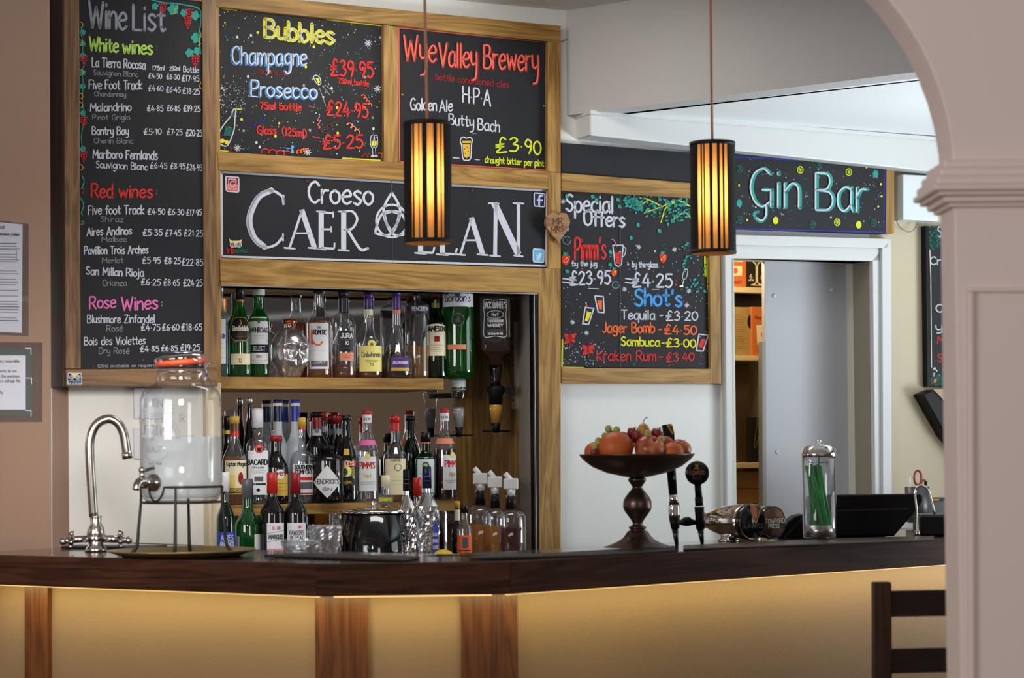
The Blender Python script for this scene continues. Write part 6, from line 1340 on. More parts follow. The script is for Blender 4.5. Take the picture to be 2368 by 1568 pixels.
# embossed lettering
em = thin('embossed_glass', (.80, .81, .82), base=.20, power=1.3, diff=.12, dcol=(.6, .6, .6))
tmp = Ink(cylmap(JR + .0008), sub=.01); aj = -.68
def emb(txt, xc_, z, w_, h_, st_): tmp.text(txt, xc_ - w_ / 2, xc_ + w_ / 2, z, z, h_, st_, 'slate', up=1)
cx_ = aj * JR
for i, ch in enumerate('KILNER'):
    a = math.radians(150 - 120 * i / 5); rr = px(74); x_ = cx_ + rr * math.cos(a) * 1.05; z_ = px(1277 - 1010) - zj + rr * math.sin(a) * 1.0; wd = GL[ch][0] / 7 * px(20)
    tmp.text(ch, x_ - wd / 2, x_ + wd / 2, z_ + .15 * (cx_ - x_) * .0, z_, px(17), px(2.6), 'slate', up=1)
for rr in (52, 58): tmp.stroke([(cx_ + px(rr) * 1.05 * math.cos(a * math.pi / 12), px(1277 - 1010) - zj + px(rr) * math.sin(a * math.pi / 12)) for a in range(0, 13)], px(1.6), 'slate')
emb('EST 1842', cx_, px(1277 - 975) - zj, px(62), px(10), px(1.6)); emb('Original', cx_ - px(6), px(1277 - 1000) - zj, px(92), px(34), px(3.4)); emb('QUALITY', cx_, px(1277 - 1040) - zj, px(56), px(12), px(1.8)); emb('TRADE MARK', cx_, px(1277 - 1070) - zj, px(40), px(7), px(1.3))
tmp.stroke([(cx_ + px(34) * math.cos(math.pi + a * math.pi / 8), px(1277 - 1040) - zj + px(20) * math.sin(math.pi + a * math.pi / 8)) for a in range(9)], px(1.4), 'slate')
for c, g in tmp.cols.items(): obj('embossed_lettering', g, em, jt, fix=False)
# tap of the jar
aT = -.70; tx, ty = JR * math.sin(aT), -JR * math.cos(aT); ox, oy = math.sin(aT), -math.cos(aT); zt_ = px(1277 - 1110) - zj
tp = thing('x', 'x', 'x') if False else None
bt = mat('antique_nickel', (.42, .38, .35), .18, 1.0)
Mt = Matrix.Translation((tx, ty, zt_)) @ Vector((0, 0, 1)).rotation_difference(Vector((ox, oy, 0))).to_matrix().to_4x4()
g = G(); g.lathe([(0, 0), (.021, 0), (.021, .006), (.013, .010), (.0105, .02), (.0105, .03), (0, .03)], 24, M=Mt); q = lambda r, dz_: (tx + ox * r, ty + oy * r, zt_ + dz_)
g.tube([q(.02, 0), q(.036, .004), q(.052, .004), q(.062, -.004), q(.066, -.016)], lambda t_: .010 - .0015 * t_, 12, smooth=4); g.tube([q(.044, .006), q(.044, .03)], .006, 12); b_ = obj('tap', g, bt, jt)
g = G(); g.tube([q(.044, .027), q(.030, .030), (tx + ox * .044 + .030, ty + oy * .03, zt_ + .036)], .0045, 8); g.sphere(q(.044, .03), .008, 12, 8); obj('tap_lever', g, bt, b_)
# ---------------------------------------------------------------- curved tap (sink mixer)
P = onz(222, 1276, ZB); s2 = ppm(P); p2 = lambda d: d / s2
t = thing('mixer_tap', 'tall swan neck chrome mixer tap at the left end of the bar', 'tap', (P.x, P.y, ZB), facecam(P))
nk = mat('satin_nickel', (.50, .46, .42), .2, 1.0)
g = G(); g.lathe([(0, 0), (p2(26), 0), (p2(24), p2(8)), (p2(17), p2(16)), (p2(18), p2(28)), (p2(21), p2(40)), (p2(18), p2(56)), (p2(12), p2(66)), (p2(13), p2(80)), (p2(13), p2(84)), (0, p2(85))], 28); g.sphere((0, 0, p2(32)), (p2(24), p2(20), p2(14))); obj('base', g, nk, t)
X = lambda x, y: (p2(x - 222), 0, p2(1276 - y))
g = G(); g.tube([X(217, 1196), X(213, 1130), X(209, 1060), X(210, 1015), X(224, 982), X(250, 969), X(272, 978), X(286, 1004), X(292, 1040), X(295, 1056)], p2(10.5), 16, smooth=6); g.tube([X(292, 1046), X(295, 1062)], p2(12), 16); obj('spout', g, nk, t)
for sx_, nm in ((-1, 'l'), (1, 'r')):
    g = G(); g.tube([(sx_ * p2(14), 0, p2(30)), (sx_ * p2(34), -p2(6), p2(30)), (sx_ * p2(52), -p2(10), p2(29))], p2(8), 12)
    hx, hy, hz = sx_ * p2(52), -p2(10), p2(29)
    for k in range(4):
        a = k * math.pi / 2 + .3; L_ = p2(30)
        g.tube([(hx, hy, hz), (hx + sx_ * L_ * .12, hy + L_ * math.cos(a), hz + L_ * .5 * math.sin(a)), (hx + sx_ * L_ * .15, hy + L_ * 1.1 * math.cos(a), hz + L_ * .55 * math.sin(a))], lambda t_: p2(4.5) + p2(3) * t_, 10); 
    g.sphere((hx + sx_ * p2(8), hy, hz), p2(9), 12, 8); g.tube([(hx, hy, hz), (hx + sx_ * p2(22), hy - p2(10), hz - p2(3))], lambda t_: p2(5) + p2(3) * t_, 10); g.sphere((hx + sx_ * p2(22), hy - p2(10), hz - p2(3)), p2(9), 12, 8); obj('cross_handle', g, nk, t)
P = onz(220, 1266, ZB + .004)
t = thing('sink_tray', 'dark sink rim around the swan neck tap', 'sink', (P.x, P.y, ZB + .0006), math.atan2(dL.y, dL.x) * .5); g = G(); g.prism([(-.10, .0), (.16, -.0), (.16, .10), (-.10, .10)], 0, .006, ax='z'); obj('rim', g, black, t, bevel=.002)
# ================================================================ fruit stand
P = onz(1475, 1272, ZB); s3 = ppm(P); p3 = lambda d: d / s3
bs = thing('pedestal_bowl', 'dark bronze pedestal bowl holding fruit on the counter', 'bowl', (P.x, P.y, ZB + .0068), facecam(P))
Z = lambda y: p3(1272 - y)
smp = lambda P_: [(max(0, v.x), max(0, v.y)) for v in catmull([Vector((a, b, 0)) for a, b in P_], 3)]
g = G(); g.lathe(smp([(0, 0), (p3(73), 0), (p3(73), p3(3)), (p3(52), p3(11)), (p3(34), p3(22)), (p3(24), p3(36)), (p3(17), p3(40)), (p3(20), p3(44)), (p3(20), p3(47)), (p3(12), p3(52)), (p3(12), p3(58)), (p3(20), p3(70)), (p3(31), p3(86)), (p3(33), p3(98)), (p3(31), p3(110)), (p3(22), p3(124)), (p3(12), p3(136)), (p3(12), p3(141)), (p3(20), p3(153)), (p3(21), p3(157)), (p3(17), p3(161)), (0, p3(163))]), 40); obj('pedestal', g, dark_metal, bs)
g = G(); g.lathe([(0, p3(160)), (p3(24), p3(162)), (p3(70), p3(172)), (p3(103), p3(186)), (p3(124), p3(202)), (p3(133), p3(213)), (p3(134), p3(216)), (p3(129), p3(216)), (p3(120), p3(207)), (p3(95), p3(196)), (p3(60), p3(190)), (0, p3(188))], 56); obj('dish', g, dark_metal, bs)
def fm(nm, c0, c1, rough=.35, sc_=8, bump=.0):
    m = mat(nm, c0, rough, spec=.5, bump=bump or .05, bscale=300); nt = m.node_tree; b = nt.nodes['Principled BSDF']; tc = nt.nodes.new('ShaderNodeTexCoord'); nz = nt.nodes.new('ShaderNodeTexNoise'); nz.inputs['Scale'].default_value = sc_; nt.links.new(tc.outputs['Object'], nz.inputs['Vector'])
    cr = nt.nodes.new('ShaderNodeValToRGB'); cr.color_ramp.elements[0].position = .38; cr.color_ramp.elements[1].position = .62; cr.color_ramp.elements[0].color = c0; cr.color_ramp.elements[1].color = c1; nt.links.new(nz.outputs['Fac'], cr.inputs['Fac']); nt.links.new(cr.outputs['Color'], b.inputs['Base Color']); b.inputs['Subsurface Weight'].default_value = .0; return m
om = fm('orange_peel', srgb(186, 84, 34), srgb(196, 96, 40), .4, 5, .5); am = fm('apple_skin', srgb(140, 48, 40), srgb(196, 120, 70), .25, 24); grm = mat('grape_skin', srgb(160, 160, 76), .3); stm = mat('strawberry_skin', srgb(130, 22, 28), .35, bump=.6, bscale=300); pm = fm('pear_skin', srgb(190, 140, 70), srgb(170, 120, 60), .4, 90); lf = mat('leaf_green', srgb(40, 70, 30), .5); stem_m = mat('stem_blue_brown', srgb(44, 44, 70), .5)
def fpos(x, y, dy): # dy: metres nearer the camera than the bowl's centre
    Q = ony(x, y, P.y - dy); return Q
def fruit(name, label, cat, x, y, r, dy, kind, grp=None):
    Q = fpos(x, y, dy); r = r / ppm(Q); t = thing(name, label, cat, Q, facecam(Q), grp)
    g = G()
    if kind == 'orange': g.sphere((0, 0, 0), (r, r, r * .93), 28, 18); obj('peel', g, om, t)
    elif kind in ('apple', 'peach'):
        pr = [(0, -r * .78), (r * .25, -r * .84), (r * .6, -r * .72), (r * .9, -r * .3), (r, r * .12), (r * .9, r * .52), (r * .6, r * .8), (r * .3, r * .86), (r * .1, r * .74), (0, r * .68)]; pr = [(v.x, v.y) for v in catmull([Vector((a, b, 0)) for a, b in pr], 3)]; pr = [(max(0, a), b) for a, b in pr]
        M_ = Matrix.Rotation(.5 if kind == 'apple' else -.2, 4, 'X') @ Matrix.Rotation(.4, 4, 'Y'); g.lathe(pr, 28, M=M_); obj('skin', g, am, t); g = G(); g.tube([M_ @ Vector((0, 0, r * .68)), M_ @ Vector((r * .06, 0, r * 1.05))], r * .035, 6); obj('stem', g, stem_m, t)
    elif kind == 'grape': g.sphere((0, 0, 0), (r * .92, r * .92, r * 1.08), 14, 10); obj('skin', g, grm, t)
    elif kind == 'straw':
        pr = [(0, -r * 1.15), (r * .35, -r * .95), (r * .8, -r * .25), (r, r * .35), (r * .8, r * .8), (0, r * .95)]; pr = [(max(0, v.x), v.y) for v in catmull([Vector((a, b, 0)) for a, b in pr], 3)]; M_ = Matrix.Rotation(.5, 4, 'Y'); g.lathe(pr, 20, M=M_); obj('flesh', g, stm, t)
        g = G()
        for k in range(7):
            a = k * .9; c, d = math.cos(a), math.sin(a); pts = [Vector((c * r * .15 - d * r * .18, d * r * .15 + c * r * .18, r * .95)), Vector((c * r * .15 + d * r * .18, d * r * .15 - c * r * .18, r * .95)), Vector((c * r * .9, d * r * .9, r * (1.0 + .35 * (k % 2))))]; g.add([M_ @ v for v in pts], [(0, 1, 2)])
        g.tube([M_ @ Vector((0, 0, r * .9)), M_ @ Vector((r * .1, 0, r * 1.5))], r * .07, 6); obj('calyx', g, lf, t, fix=False)
    elif kind == 'pear':
        pr = [(0, -r * 1.2), (r * .6, -r * 1.1), (r * 1.05, -r * .5), (r * 1.0, r * .1), (r * .7, r * .65), (r * .5, r * 1.0), (r * .2, r * 1.18), (0, r * 1.18)]; pr = [(max(0, v.x), v.y) for v in catmull([Vector((a, b, 0)) for a, b in pr], 3)]; g.lathe(pr, 28); obj('skin', g, pm, t); g = G(); g.tube([(0, 0, r * 1.15), (r * .05, 0, r * 1.5), (r * .3, 0, r * 1.85), (r * .55, 0, r * 1.9)], r * .06, 6, smooth=4); obj('stem', g, stem_m, t)
    return t
FG = 'fruit in the pedestal bowl'
fruit('orange', 'largest orange at the front left of the pedestal bowl', 'orange', 1424, 1036, 41, .05, 'orange', FG); fruit('orange', 'small orange at the left rim of the pedestal bowl', 'orange', 1377, 1046, 26, .0, 'orange', FG)
fruit('orange', 'orange at the front right between the two apples', 'orange', 1555, 1048, 27, .05, 'orange', FG); fruit('orange', 'orange peeping out behind the strawberries on the right', 'orange', 1538, 1028, 21, -.03, 'orange', FG)
fruit('apple', 'red and yellow apple at the front centre of the bowl', 'apple', 1502, 1042, 36, .06, 'apple', FG); fruit('apple', 'red apple at the right rim of the bowl', 'apple', 1573, 1040, 25, -.01, 'peach', FG)
fruit('peach', 'reddish peach behind the largest orange', 'peach', 1444, 1024, 26, -.05, 'peach', FG); fruit('pear', 'speckled yellow pear with curved stem topping the fruit', 'pear', 1488, 1002, 19, -.01, 'pear', FG)
fruit('strawberry', 'dark strawberry left of the pear, behind the other one', 'strawberry', 1461, 1003, 13, .0, 'straw', FG); fruit('strawberry', 'strawberry in front of the pear on the left', 'strawberry', 1472, 1012, 13, .035, 'straw', FG); fruit('strawberry', 'dark strawberry right of the pear', 'strawberry', 1518, 1006, 15, .02, 'straw', FG); fruit('strawberry', 'strawberry tucked low at the left front rim', 'strawberry', 1373, 1049, 10, .065, 'straw', FG)
gb = thing('grape_bunch', 'green grapes trailing over the left of the fruit', 'grapes', fpos(1400, 1010, .03), 0, FG); G0 = Vector(gb.location)
for x, y, r, dy in ((1407, 992, 9, .0), (1426, 995, 9, .0), (1399, 1009, 9, .02), (1384, 1020, 9, .03), (1376, 1035, 9, .05), (1383, 1030, 8, .04), (1414, 1003, 8, -.01)):
    Q = fpos(x, y, dy); r = r / ppm(Q); g = G(); g.sphere((0, 0, 0), (r * .92, r * .92, r * 1.05), 14, 10); o = obj('grape', g, grm, gb, loc=Q - G0)
g = G(); g.tube([fpos(x, y, dy) - G0 for x, y, dy in ((1420, 1000, -.005), (1405, 1003, .0), (1390, 1018, .02), (1380, 1034, .04))], .0014, 6, smooth=3); obj('stalk', g, lf, gb)
for x, y, lb in ((1497, 1004, 'single green grape just below the pear'), (1528, 1017, 'single green grape right of the centre apple')): fruit('grape', lb, 'grape', x, y, 9, .045, 'grape', FG)
# ================================================================ pendant lamps
def lamp(cx, ytop, ybot, w, Y, label, seed, xt):
    Pt = ony(cx, ytop, Y); Pb = ony(cx, ybot, Y); H = Pt.z - Pb.z; R = w / 2 / ppm(Pt)
    t = thing('pendant_lamp', label, 'lamp', (Pt.x, Pt.y, Pb.z), facecam(Pt), 'pendant lamps above the counter')
    m = bpy.data.materials.new('glowing_shade'); m.use_nodes = True; nt = m.node_tree; nt.nodes.clear(); N = nt.nodes.new; L = nt.links.new
    out = N('ShaderNodeOutputMaterial'); tl = N('ShaderNodeBsdfTranslucent'); tl.inputs[0].default_value = (.95, .55, .18, 1); df = N('ShaderNodeBsdfDiffuse'); df.inputs[0].default_value = (.5, .32, .14, 1); mx = N('ShaderNodeMixShader'); mx.inputs[0].default_value = .45
    wv = N('ShaderNodeTexNoise'); tc = N('ShaderNodeTexCoord'); mp = N('ShaderNodeMapping'); mp.inputs['Scale'].default_value = (500, 500, 6); L(tc.outputs['Object'], mp.inputs[0]); L(mp.outputs[0], wv.inputs['Vector']); wv.inputs['Scale'].default_value = 1
    cr = N('ShaderNodeValToRGB'); cr.color_ramp.elements[0].color = (.62, .26, .05, 1); cr.color_ramp.elements[1].color = (1, .70, .32, 1); L(wv.outputs['Fac'], cr.inputs['Fac']); L(cr.outputs['Color'], tl.inputs[0])
    L(tl.outputs[0], mx.inputs[1]); L(df.outputs[0], mx.inputs[2]); L(mx.outputs[0], out.inputs[0])
    g = G(); n = 40; g.lathe([(R * .95, .0), (R * .95, H - .004)], n, close=False); obj('shade_lining', g, m, t, fix=False)
    bands = [(0, .165), (.185, .22), (.31, .33), (.385, .49), (.625, .70), (.77, .795), (.84, 1.0)] if seed == 1 else [(0, .17), (.24, .27), (.30, .33), (.43, .50), (.60, .66), (.72, .76), (.83, 1.0)]
    angs = [(math.asin(max(-1, min(1, 2 * a - 1))), math.asin(max(-1, min(1, 2 * b - 1)))) for a, b in bands]
    rd = random.Random(seed); 
    a0 = math.pi / 2
    while a0 < 1.5 * math.pi - .15:
        wd = rd.uniform(.08, .4); angs.append((a0, min(a0 + wd, 1.5 * math.pi))); a0 += wd + rd.uniform(.05, .25)
    for a, b in angs: g = G(); g.sector(R * .96, R * .985, a, b, .008, H - .008, n=max(2, int((b - a) / .15))); obj('slat', g, mat('black_string', (.006, .004, .003), .8), t)
    for z0, z1 in ((0, .009), (H - .010, H)):
        g = G(); n = 40; g.lathe([(R * .955, z0), (R, z0), (R, z1), (R * .955, z1), (R * .955, z0)], n, close=False); obj('hoop', g, mat('black_trim', (.006, .004, .003), .6), t)
    g = G(); g.lathe([(0, H * .90), (R * .3, H * .90), (R * .3, H * .98), (0, H * .98)], 16); obj('bulb_holder', g, black, t)
    for k in range(3):
        a = k * 2.094; g = G(); g.tube([(0, 0, H * .975), (R * .95 * math.cos(a), R * .95 * math.sin(a), H * .975)], .0015, 6); obj('spider_arm', g, black, t)
    g = G(); g.sphere((0, 0, H * .52), (R * .36, R * .36, H * .19), 20, 14); obj('bulb', g, mat('glowing_bulb', (1, .8, .5, 1), .5, emis=(1, .66, .30, 1), es=30), t)
    top = ony(xt, -60, Y); zt_ = ZC; g = G(); tp_ = (0, 0, H); k = (zt_ - Pt.z) / (top.z - Pt.z)
    g.tube([(0, 0, H * .96), ((top.x - Pt.x) * k * .5, 0, H + (zt_ - Pt.z) * .5), ((top.x - Pt.x) * k, 0, H + zt_ - Pt.z)], .0034, 8); obj('cord', g, mat('brown_cord', srgb(186, 130, 96), .5), t)
    g = G(); g.lathe([(0, 0), (.05, 0), (.05, -.012), (.03, -.03), (0, -.032)], 24, M=Matrix.Translation(((top.x - Pt.x) * k, 0, H + zt_ - Pt.z))); obj('ceiling_rose', g, black, t)
lamp(988, 283, 563, 112, 5.0, 'black slatted cylinder pendant lamp in front of the ale board', 1, 981)
lamp(1647, 329, 587, 106, 5.30, 'black slatted cylinder pendant lamp left of the Gin Bar sign', 2, 1643)
# ================================================================ beer taps
def rise(x, y, Y): return ony(x, y, Y)
Y1 = 5.55
def base(x, y): return onz(x, y, ZB)
# stout tap
Q = onz(1563, 1261, ZB + .0); s4 = ppm(Q); p4 = lambda d: d / s4
def loc4(x, y): return (p4(x - 1563), 0, p4(1261 - y))
t = thing('stout_tap', 'tall black stout tap handle behind the fruit bowl', 'beer tap', Q, facecam(Q))
g = G(); g.tube([loc4(1565, 1261), loc4(1561, 1220)], lambda t_: p4(4 + 4 * t_), 12); obj('nozzle', g, blackg, t)
g = G(); g.tube([loc4(1562, 1222), loc4(1560, 1196)], lambda t_: p4(10 + 3 * t_), 14); obj('valve', g, black, t)
g = G(); g.tube([loc4(1561, 1198), loc4(1560, 1190), loc4(1560, 1172), loc4(1560, 1168)], lambda t_: p4(13.5 - 2 * abs(t_ - .5)), 16); g.tube([loc4(1559, 1164), loc4(1558, 1143)], p4(9.5), 16); obj('collar', g, chrome, t)
g = G(); g.tube([loc4(1560, 1168), loc4(1560, 1162)], p4(11.5), 14); g.tube([loc4(1558, 1143), loc4(1552, 1060), loc4(1546, 1020)], lambda t_: p4(10 + 3 * t_), 14); obj('handle', g, black, t)
g = G(); g.prism([(loc4(1533, 0)[0], loc4(0, 983)[2]), (loc4(1556, 0)[0], loc4(0, 980)[2]), (loc4(1562, 0)[0], loc4(0, 1000)[2]), (loc4(1563, 0)[0], loc4(0, 1022)[2]), (loc4(1540, 0)[0], loc4(0, 1026)[2])], -.012, .012); hd = obj('handle_head', g, black, t, bevel=.003)
ik = Ink(lambda x, y, k: Vector((loc4(x, y)[0], -.0126, loc4(x, y)[2])))
ik.stroke([(1546, 984), (1558, 984), (1560, 998), (1558, 1004), (1552, 994), (1546, 985)], 1.8, 'gold', False); ik.stroke([(1552, 986), (1557, 1000)], 1, 'gold', False); ik.build('harp_emblem', hd, INK)
ik = Ink(lambda x, y, k: Vector((loc4(x, y)[0], -p4(12), loc4(x, y)[2]))); ik.text('G', 1559, 1565, 1109, 1107, 8, 1.2, 'lwhite'); ik.build('lettering', t, INK)
# cider tap
Q2 = onz(1622, 1258, ZB); s5 = ppm(Q2); p5 = lambda d: d / s5
def loc5(x, y): return (p5(x - 1622), 0, p5(1258 - y))
t2 = thing('cider_tap', 'black cider tap with round badge right of the fruit bowl', 'beer tap', Q2, facecam(Q2))
g = G(); g.tube([loc5(1624, 1258), loc5(1620, 1222)], lambda t_: p5(4 + 4 * t_), 12); obj('nozzle', g, blackg, t2)
g = G(); g.tube([loc5(1620, 1224), loc5(1619, 1196), loc5(1618, 1176), loc5(1618, 1172)], lambda t_: p5(10 + 2 * t_), 14); g.tube([loc5(1618, 1170), loc5(1617, 1150)], p5(9.5), 14); g.tube([loc5(1617, 1150), loc5(1615, 1118)], lambda t_: p5(8), 12); obj('valve', g, black, t2)
g = G(); g.tube([loc5(1562, 1208), loc5(1575, 1208), loc5(1584, 1206), loc5(1594, 1206), loc5(1604, 1208), loc5(1618, 1208)], lambda t_: p5(5 + 7 * math.exp(-((t_ - .5) / .22) ** 2)), 14); obj('spindle', g, black, t2)
g = G(); g.lathe([(0, 0), (p5(27), 0), (p5(28), .003), (p5(27), .010), (0, .012)], 32, M=Matrix.Translation(loc5(1614, 1094)) @ Matrix.Rotation(math.pi / 2, 4, 'X')); bd_ = obj('badge', g, blackg, t2)
ik = Ink(lambda x, y, k: Vector((loc5(x, y)[0], -.0124 - .0002 * k, loc5(x, y)[2])))
ik.text('STOWFORD', 1596, 1632, 1098, 1097, 8, 1.3, 'peach', gap=.7); ik.text('PRESS', 1604, 1624, 1110, 1109, 7, 1.2, 'slate', gap=.7); ik.poly([(1609, 1074), (1618, 1074), (1616, 1080), (1619, 1085), (1608, 1085), (1611, 1080)], 'gold'); ik.build('lettering', bd_, INK)
# chrome fonts
def font(x0, y0, x1, y1, rx, lab, face, yb, nm, face_m=None):
    """small end at pixel (x0,y0), badge centre at (x1,y1)"""
    B0 = onz(x1, yb, ZB); dirv = Vector((math.sin(math.radians(37)), -math.cos(math.radians(37)), 0))
    Cc = ony(x1, y1, B0.y); s = ppm(Cc); R = rx / s; t = thing('beer_font', lab, 'beer font', (Cc.x, Cc.y, ZB), 0, 'chrome beer fonts')
    L_ = (x1 - x0) / s / math.sin(math.radians(37)) * .97
    Mx = Matrix.Translation((0, 0, Cc.z - ZB)) @ Vector((0, 0, 1)).rotation_difference(dirv).to_matrix().to_4x4()
    a = [(0, -L_), (R * .42, -L_), (R * .46, -L_ * .97), (R * .40, -L_ * .94), (R * .36, -L_ * .9), (R * .62, -L_ * .74), (R * .84, -L_ * .52), (R * .94, -L_ * .3), (R * .97, -L_ * .12), (R * .96, -.012), (0, -.012)]
    g = G(); g.lathe(a, 40, M=Mx); obj('body', g, chrome, t)
    g = G(); g.lathe([(R * .96, -.014), (R * 1.0, -.012), (R * 1.0, .004), (R * .95, .006), (R * .9, .003), (0, .003)], 40, M=Mx, close=False); obj('badge_rim', g, mat('black_chrome', (.12, .11, .1), .12, 1.0), t, fix=False)
    g = G(); g.lathe([(0, .0045), (R * .91, .0045), (R * .91, .003)], 40, M=Mx, close=False); bf = obj('badge_face', g, face_m or blackg, t, fix=False)
    # in-plane axes
    rx_ = Vector((math.cos(math.radians(37)), math.sin(math.radians(37)), 0)); up_ = Vector((0, 0, 1)); cen = Vector((0, 0, Cc.z - ZB))
    ik = Ink(lambda x, y, k: cen + rx_ * x * R + up_ * y * R + dirv * (.0052 + .0002 * k)); face(ik); ik.build('badge_print', bf, INK)
    zb0 = Cc.z - ZB; bx = -dirv * L_ * .45
    g = G(); g.lathe([(0, 0), (R * .62, 0), (R * .62, .004), (R * .5, .008), (R * .46, zb0 - R * .55), (0, zb0 - R * .5)], 28, M=Matrix.Translation(bx)); obj('pedestal', g, chrome, t)
def fA(ik):
    ik.text('GUINNESS', -.75, .78, -.34, -.34, .24, .035, 'slate', up=1)
    ik.stroke([(-.12, 1.02), (.2, .9), (.62, 1.0), (.55, .6), (.3, -.02), (.2, .0), (-.1, .6), (-.1, 1.0)], .07, 'gold'); ik.poly([(-.1, .98), (.15, .92), (.35, .75), (.36, .3), (.22, .1), (0, .5)], 'peach', 0)
def fB(ik):
    ik.poly([(-.92, .28), (.92, .28), (.92, -.38), (-.92, -.38)], 'black'); ik.poly([(-.22, .9), (.22, .9), (.16, .6), (.34, .28), (-.34, .28), (-.16, .6)], 'brown'); ik.text('STOWFORD', -.86, .9, -.04, -.04, .26, .045, 'cream', up=1, gap=.9); ik.text('PRESS', -.42, .46, -.33, -.33, .22, .045, 'cream', up=1, gap=.7)
font(1632, 1202, 1737, 1207, 42, 'front chrome beer font with gold harp on a black face', fA, 1254, 'a')
font(1690, 1205, 1786, 1208, 39, 'rear chrome beer font with bronze cider badge', fB, 1250, 'b', mat('bronze_face', srgb(150, 112, 96), .25, .6))
# ================================================================ straw dispenser
Q = onz(1896, 1246, ZB + .0055); s6 = ppm(Q); p6 = lambda d: d / s6
Q.z = ZB + .0068
t = thing('straw_dispenser', 'clear tall straw jar with chrome domed lid and green straws', 'dispenser', Q, facecam(Q)); sd = t
g = G(); g.lathe([(0, 0), (p6(38), 0), (p6(39), .004), (p6(39), p6(190)), (p6(37.5), p6(190)), (p6(37), .006), (0, .006)], 40); obj('glass_cylinder', g, thin('acrylic', (.96, .97, .97), base=.03, power=3.0, diff=.02, dcol=(.8, .8, .8), edge=.5), t)
g = G(); g.lathe([(p6(39.5), p6(188)), (p6(41), p6(191)), (p6(41), p6(196)), (p6(36), p6(204)), (p6(33), p6(211)), (p6(22), p6(216)), (p6(6), p6(218)), (p6(3), p6(219)), (p6(3), p6(222)), (p6(6), p6(225)), (p6(6), p6(227)), (0, p6(228))], 40, close=False); obj('lid', g, chrome, t)
g = G(); g.tube([(0, 0, p6(28)), (0, 0, p6(215))], p6(1.2), 6); obj('lift_rod', g, steel, t)
g = G(); g.lathe([(0, .006), (p6(33), .006), (p6(33), p6(30)), (0, p6(30))], 32); obj('straw_lifter', g, steel, t)
ik = Ink(cylmap(p6(39)), sub=.006); ik.text('Straw Dispenser', p6(-26), p6(22), p6(174), p6(174), p6(4), p6(.9), 'slate', up=1); ik.build('lettering', t, INK)
strawm = mat('green_straw', srgb(20, 165, 70), .4)
rd = random.Random(12)
for k, (xb, yb_, xt_, yt_, h) in enumerate(((6, -4, -30, 6, 168), (10, 8, -22, -10, 170), (2, 10, -18, 4, 172), (20, -10, -16, -6, 166), (14, 2, -12, 12, 168), (24, 8, -6, 10, 169), (-14, 6, -26, -8, 165), (16, -14, -4, -4, 170), (22, 4, 2, 14, 167), (-10, -12, -24, 10, 166), (26, 12, -2, -14, 171))):
    tt = thing('drinking_straw', 'green drinking straw leaning inside the clear dispenser', 'straw', (Q.x, Q.y, Q.z), sd.rotation_euler.z, 'straws in the dispenser')
    g = G(); g.tube([(p6(xb), p6(yb_), p6(31)), (p6(xt_), p6(yt_), p6(h))], p6(3.6), 10); obj('tube', g, strawm, tt)
# ================================================================ till screen and other things at the right
Yt = onz(1990, 1243, ZB).y + .03
def pz(x, y, Y=Yt): q = ony(x, y, Y); return (q.x, q.z)
t = thing('till_screen', 'black touch screen till seen from behind at the right of the counter', 'till', (0, 0, 0))
c0 = pz(1990, 1243); t.location = (c0[0], Yt, ZB)
def prz(q, y0, y1): g = G(); g.prism([(pz(x, y)[0] - c0[0], max(pz(x, y)[1] - ZB, .0005)) for x, y in q], y0, y1); return g
obj('screen_back', prz([(1868, 1150), (1880, 1145), (2125, 1142), (2134, 1146), (2134, 1158), (2126, 1172), (2068, 1240), (1858, 1243)], 0, .05), black, t, bevel=.006)
obj('ridge', prz([(1935, 1179), (2100, 1174), (2100, 1178), (1935, 1183)], -.002, .0), mat('dark_grey_trim', srgb(40, 38, 38), .4), t)
obj('foot', prz([(1900, 1236), (2050, 1233), (2050, 1247), (1900, 1248)], .01, .12), black, t)
t = thing('card_terminal', 'low black wedge shaped machine left of the straw jar', 'terminal', (0, 0, 0)); c0 = pz(1830, 1246, Yt - .05); Y_ = Yt - .05; t.location = (c0[0], Y_, ZB)
g = G(); g.prism([(pz(x, y, Y_)[0] - c0[0], max(pz(x, y, Y_)[1] - ZB, .0008)) for x, y in ((1796, 1246), (1822, 1206), (1840, 1194), (1858, 1190), (1872, 1196), (1872, 1246))], 0, .10); obj('housing', g, black, t, bevel=.005)
g = G(); g.prism([(pz(x, y, Y_)[0] - c0[0], max(pz(x, y, Y_)[1] - ZB, .001)) for x, y in ((1810, 1244), (1816, 1244), (1862, 1196), (1858, 1192))], -.003, .0); obj('edge_trim', g, mat('dark_grey_trim', srgb(40, 38, 38), .4), t)
# little sheet of paper under the fonts
q = [onz(x, y, ZB) for x, y in ((1705, 1252), (1780, 1247), (1778, 1243), (1706, 1246))]; c = q[0]
t = thing('order_pad', 'yellow paper pad lying behind the chrome fonts', 'pad', (c.x, c.y, ZB + .0008)); g = G(); g.prism([(v.x - c.x, v.y - c.y) for v in q], 0, .008, ax='z'); obj('paper', g, mat('pad_yellow', srgb(232, 206, 120), .6), t)
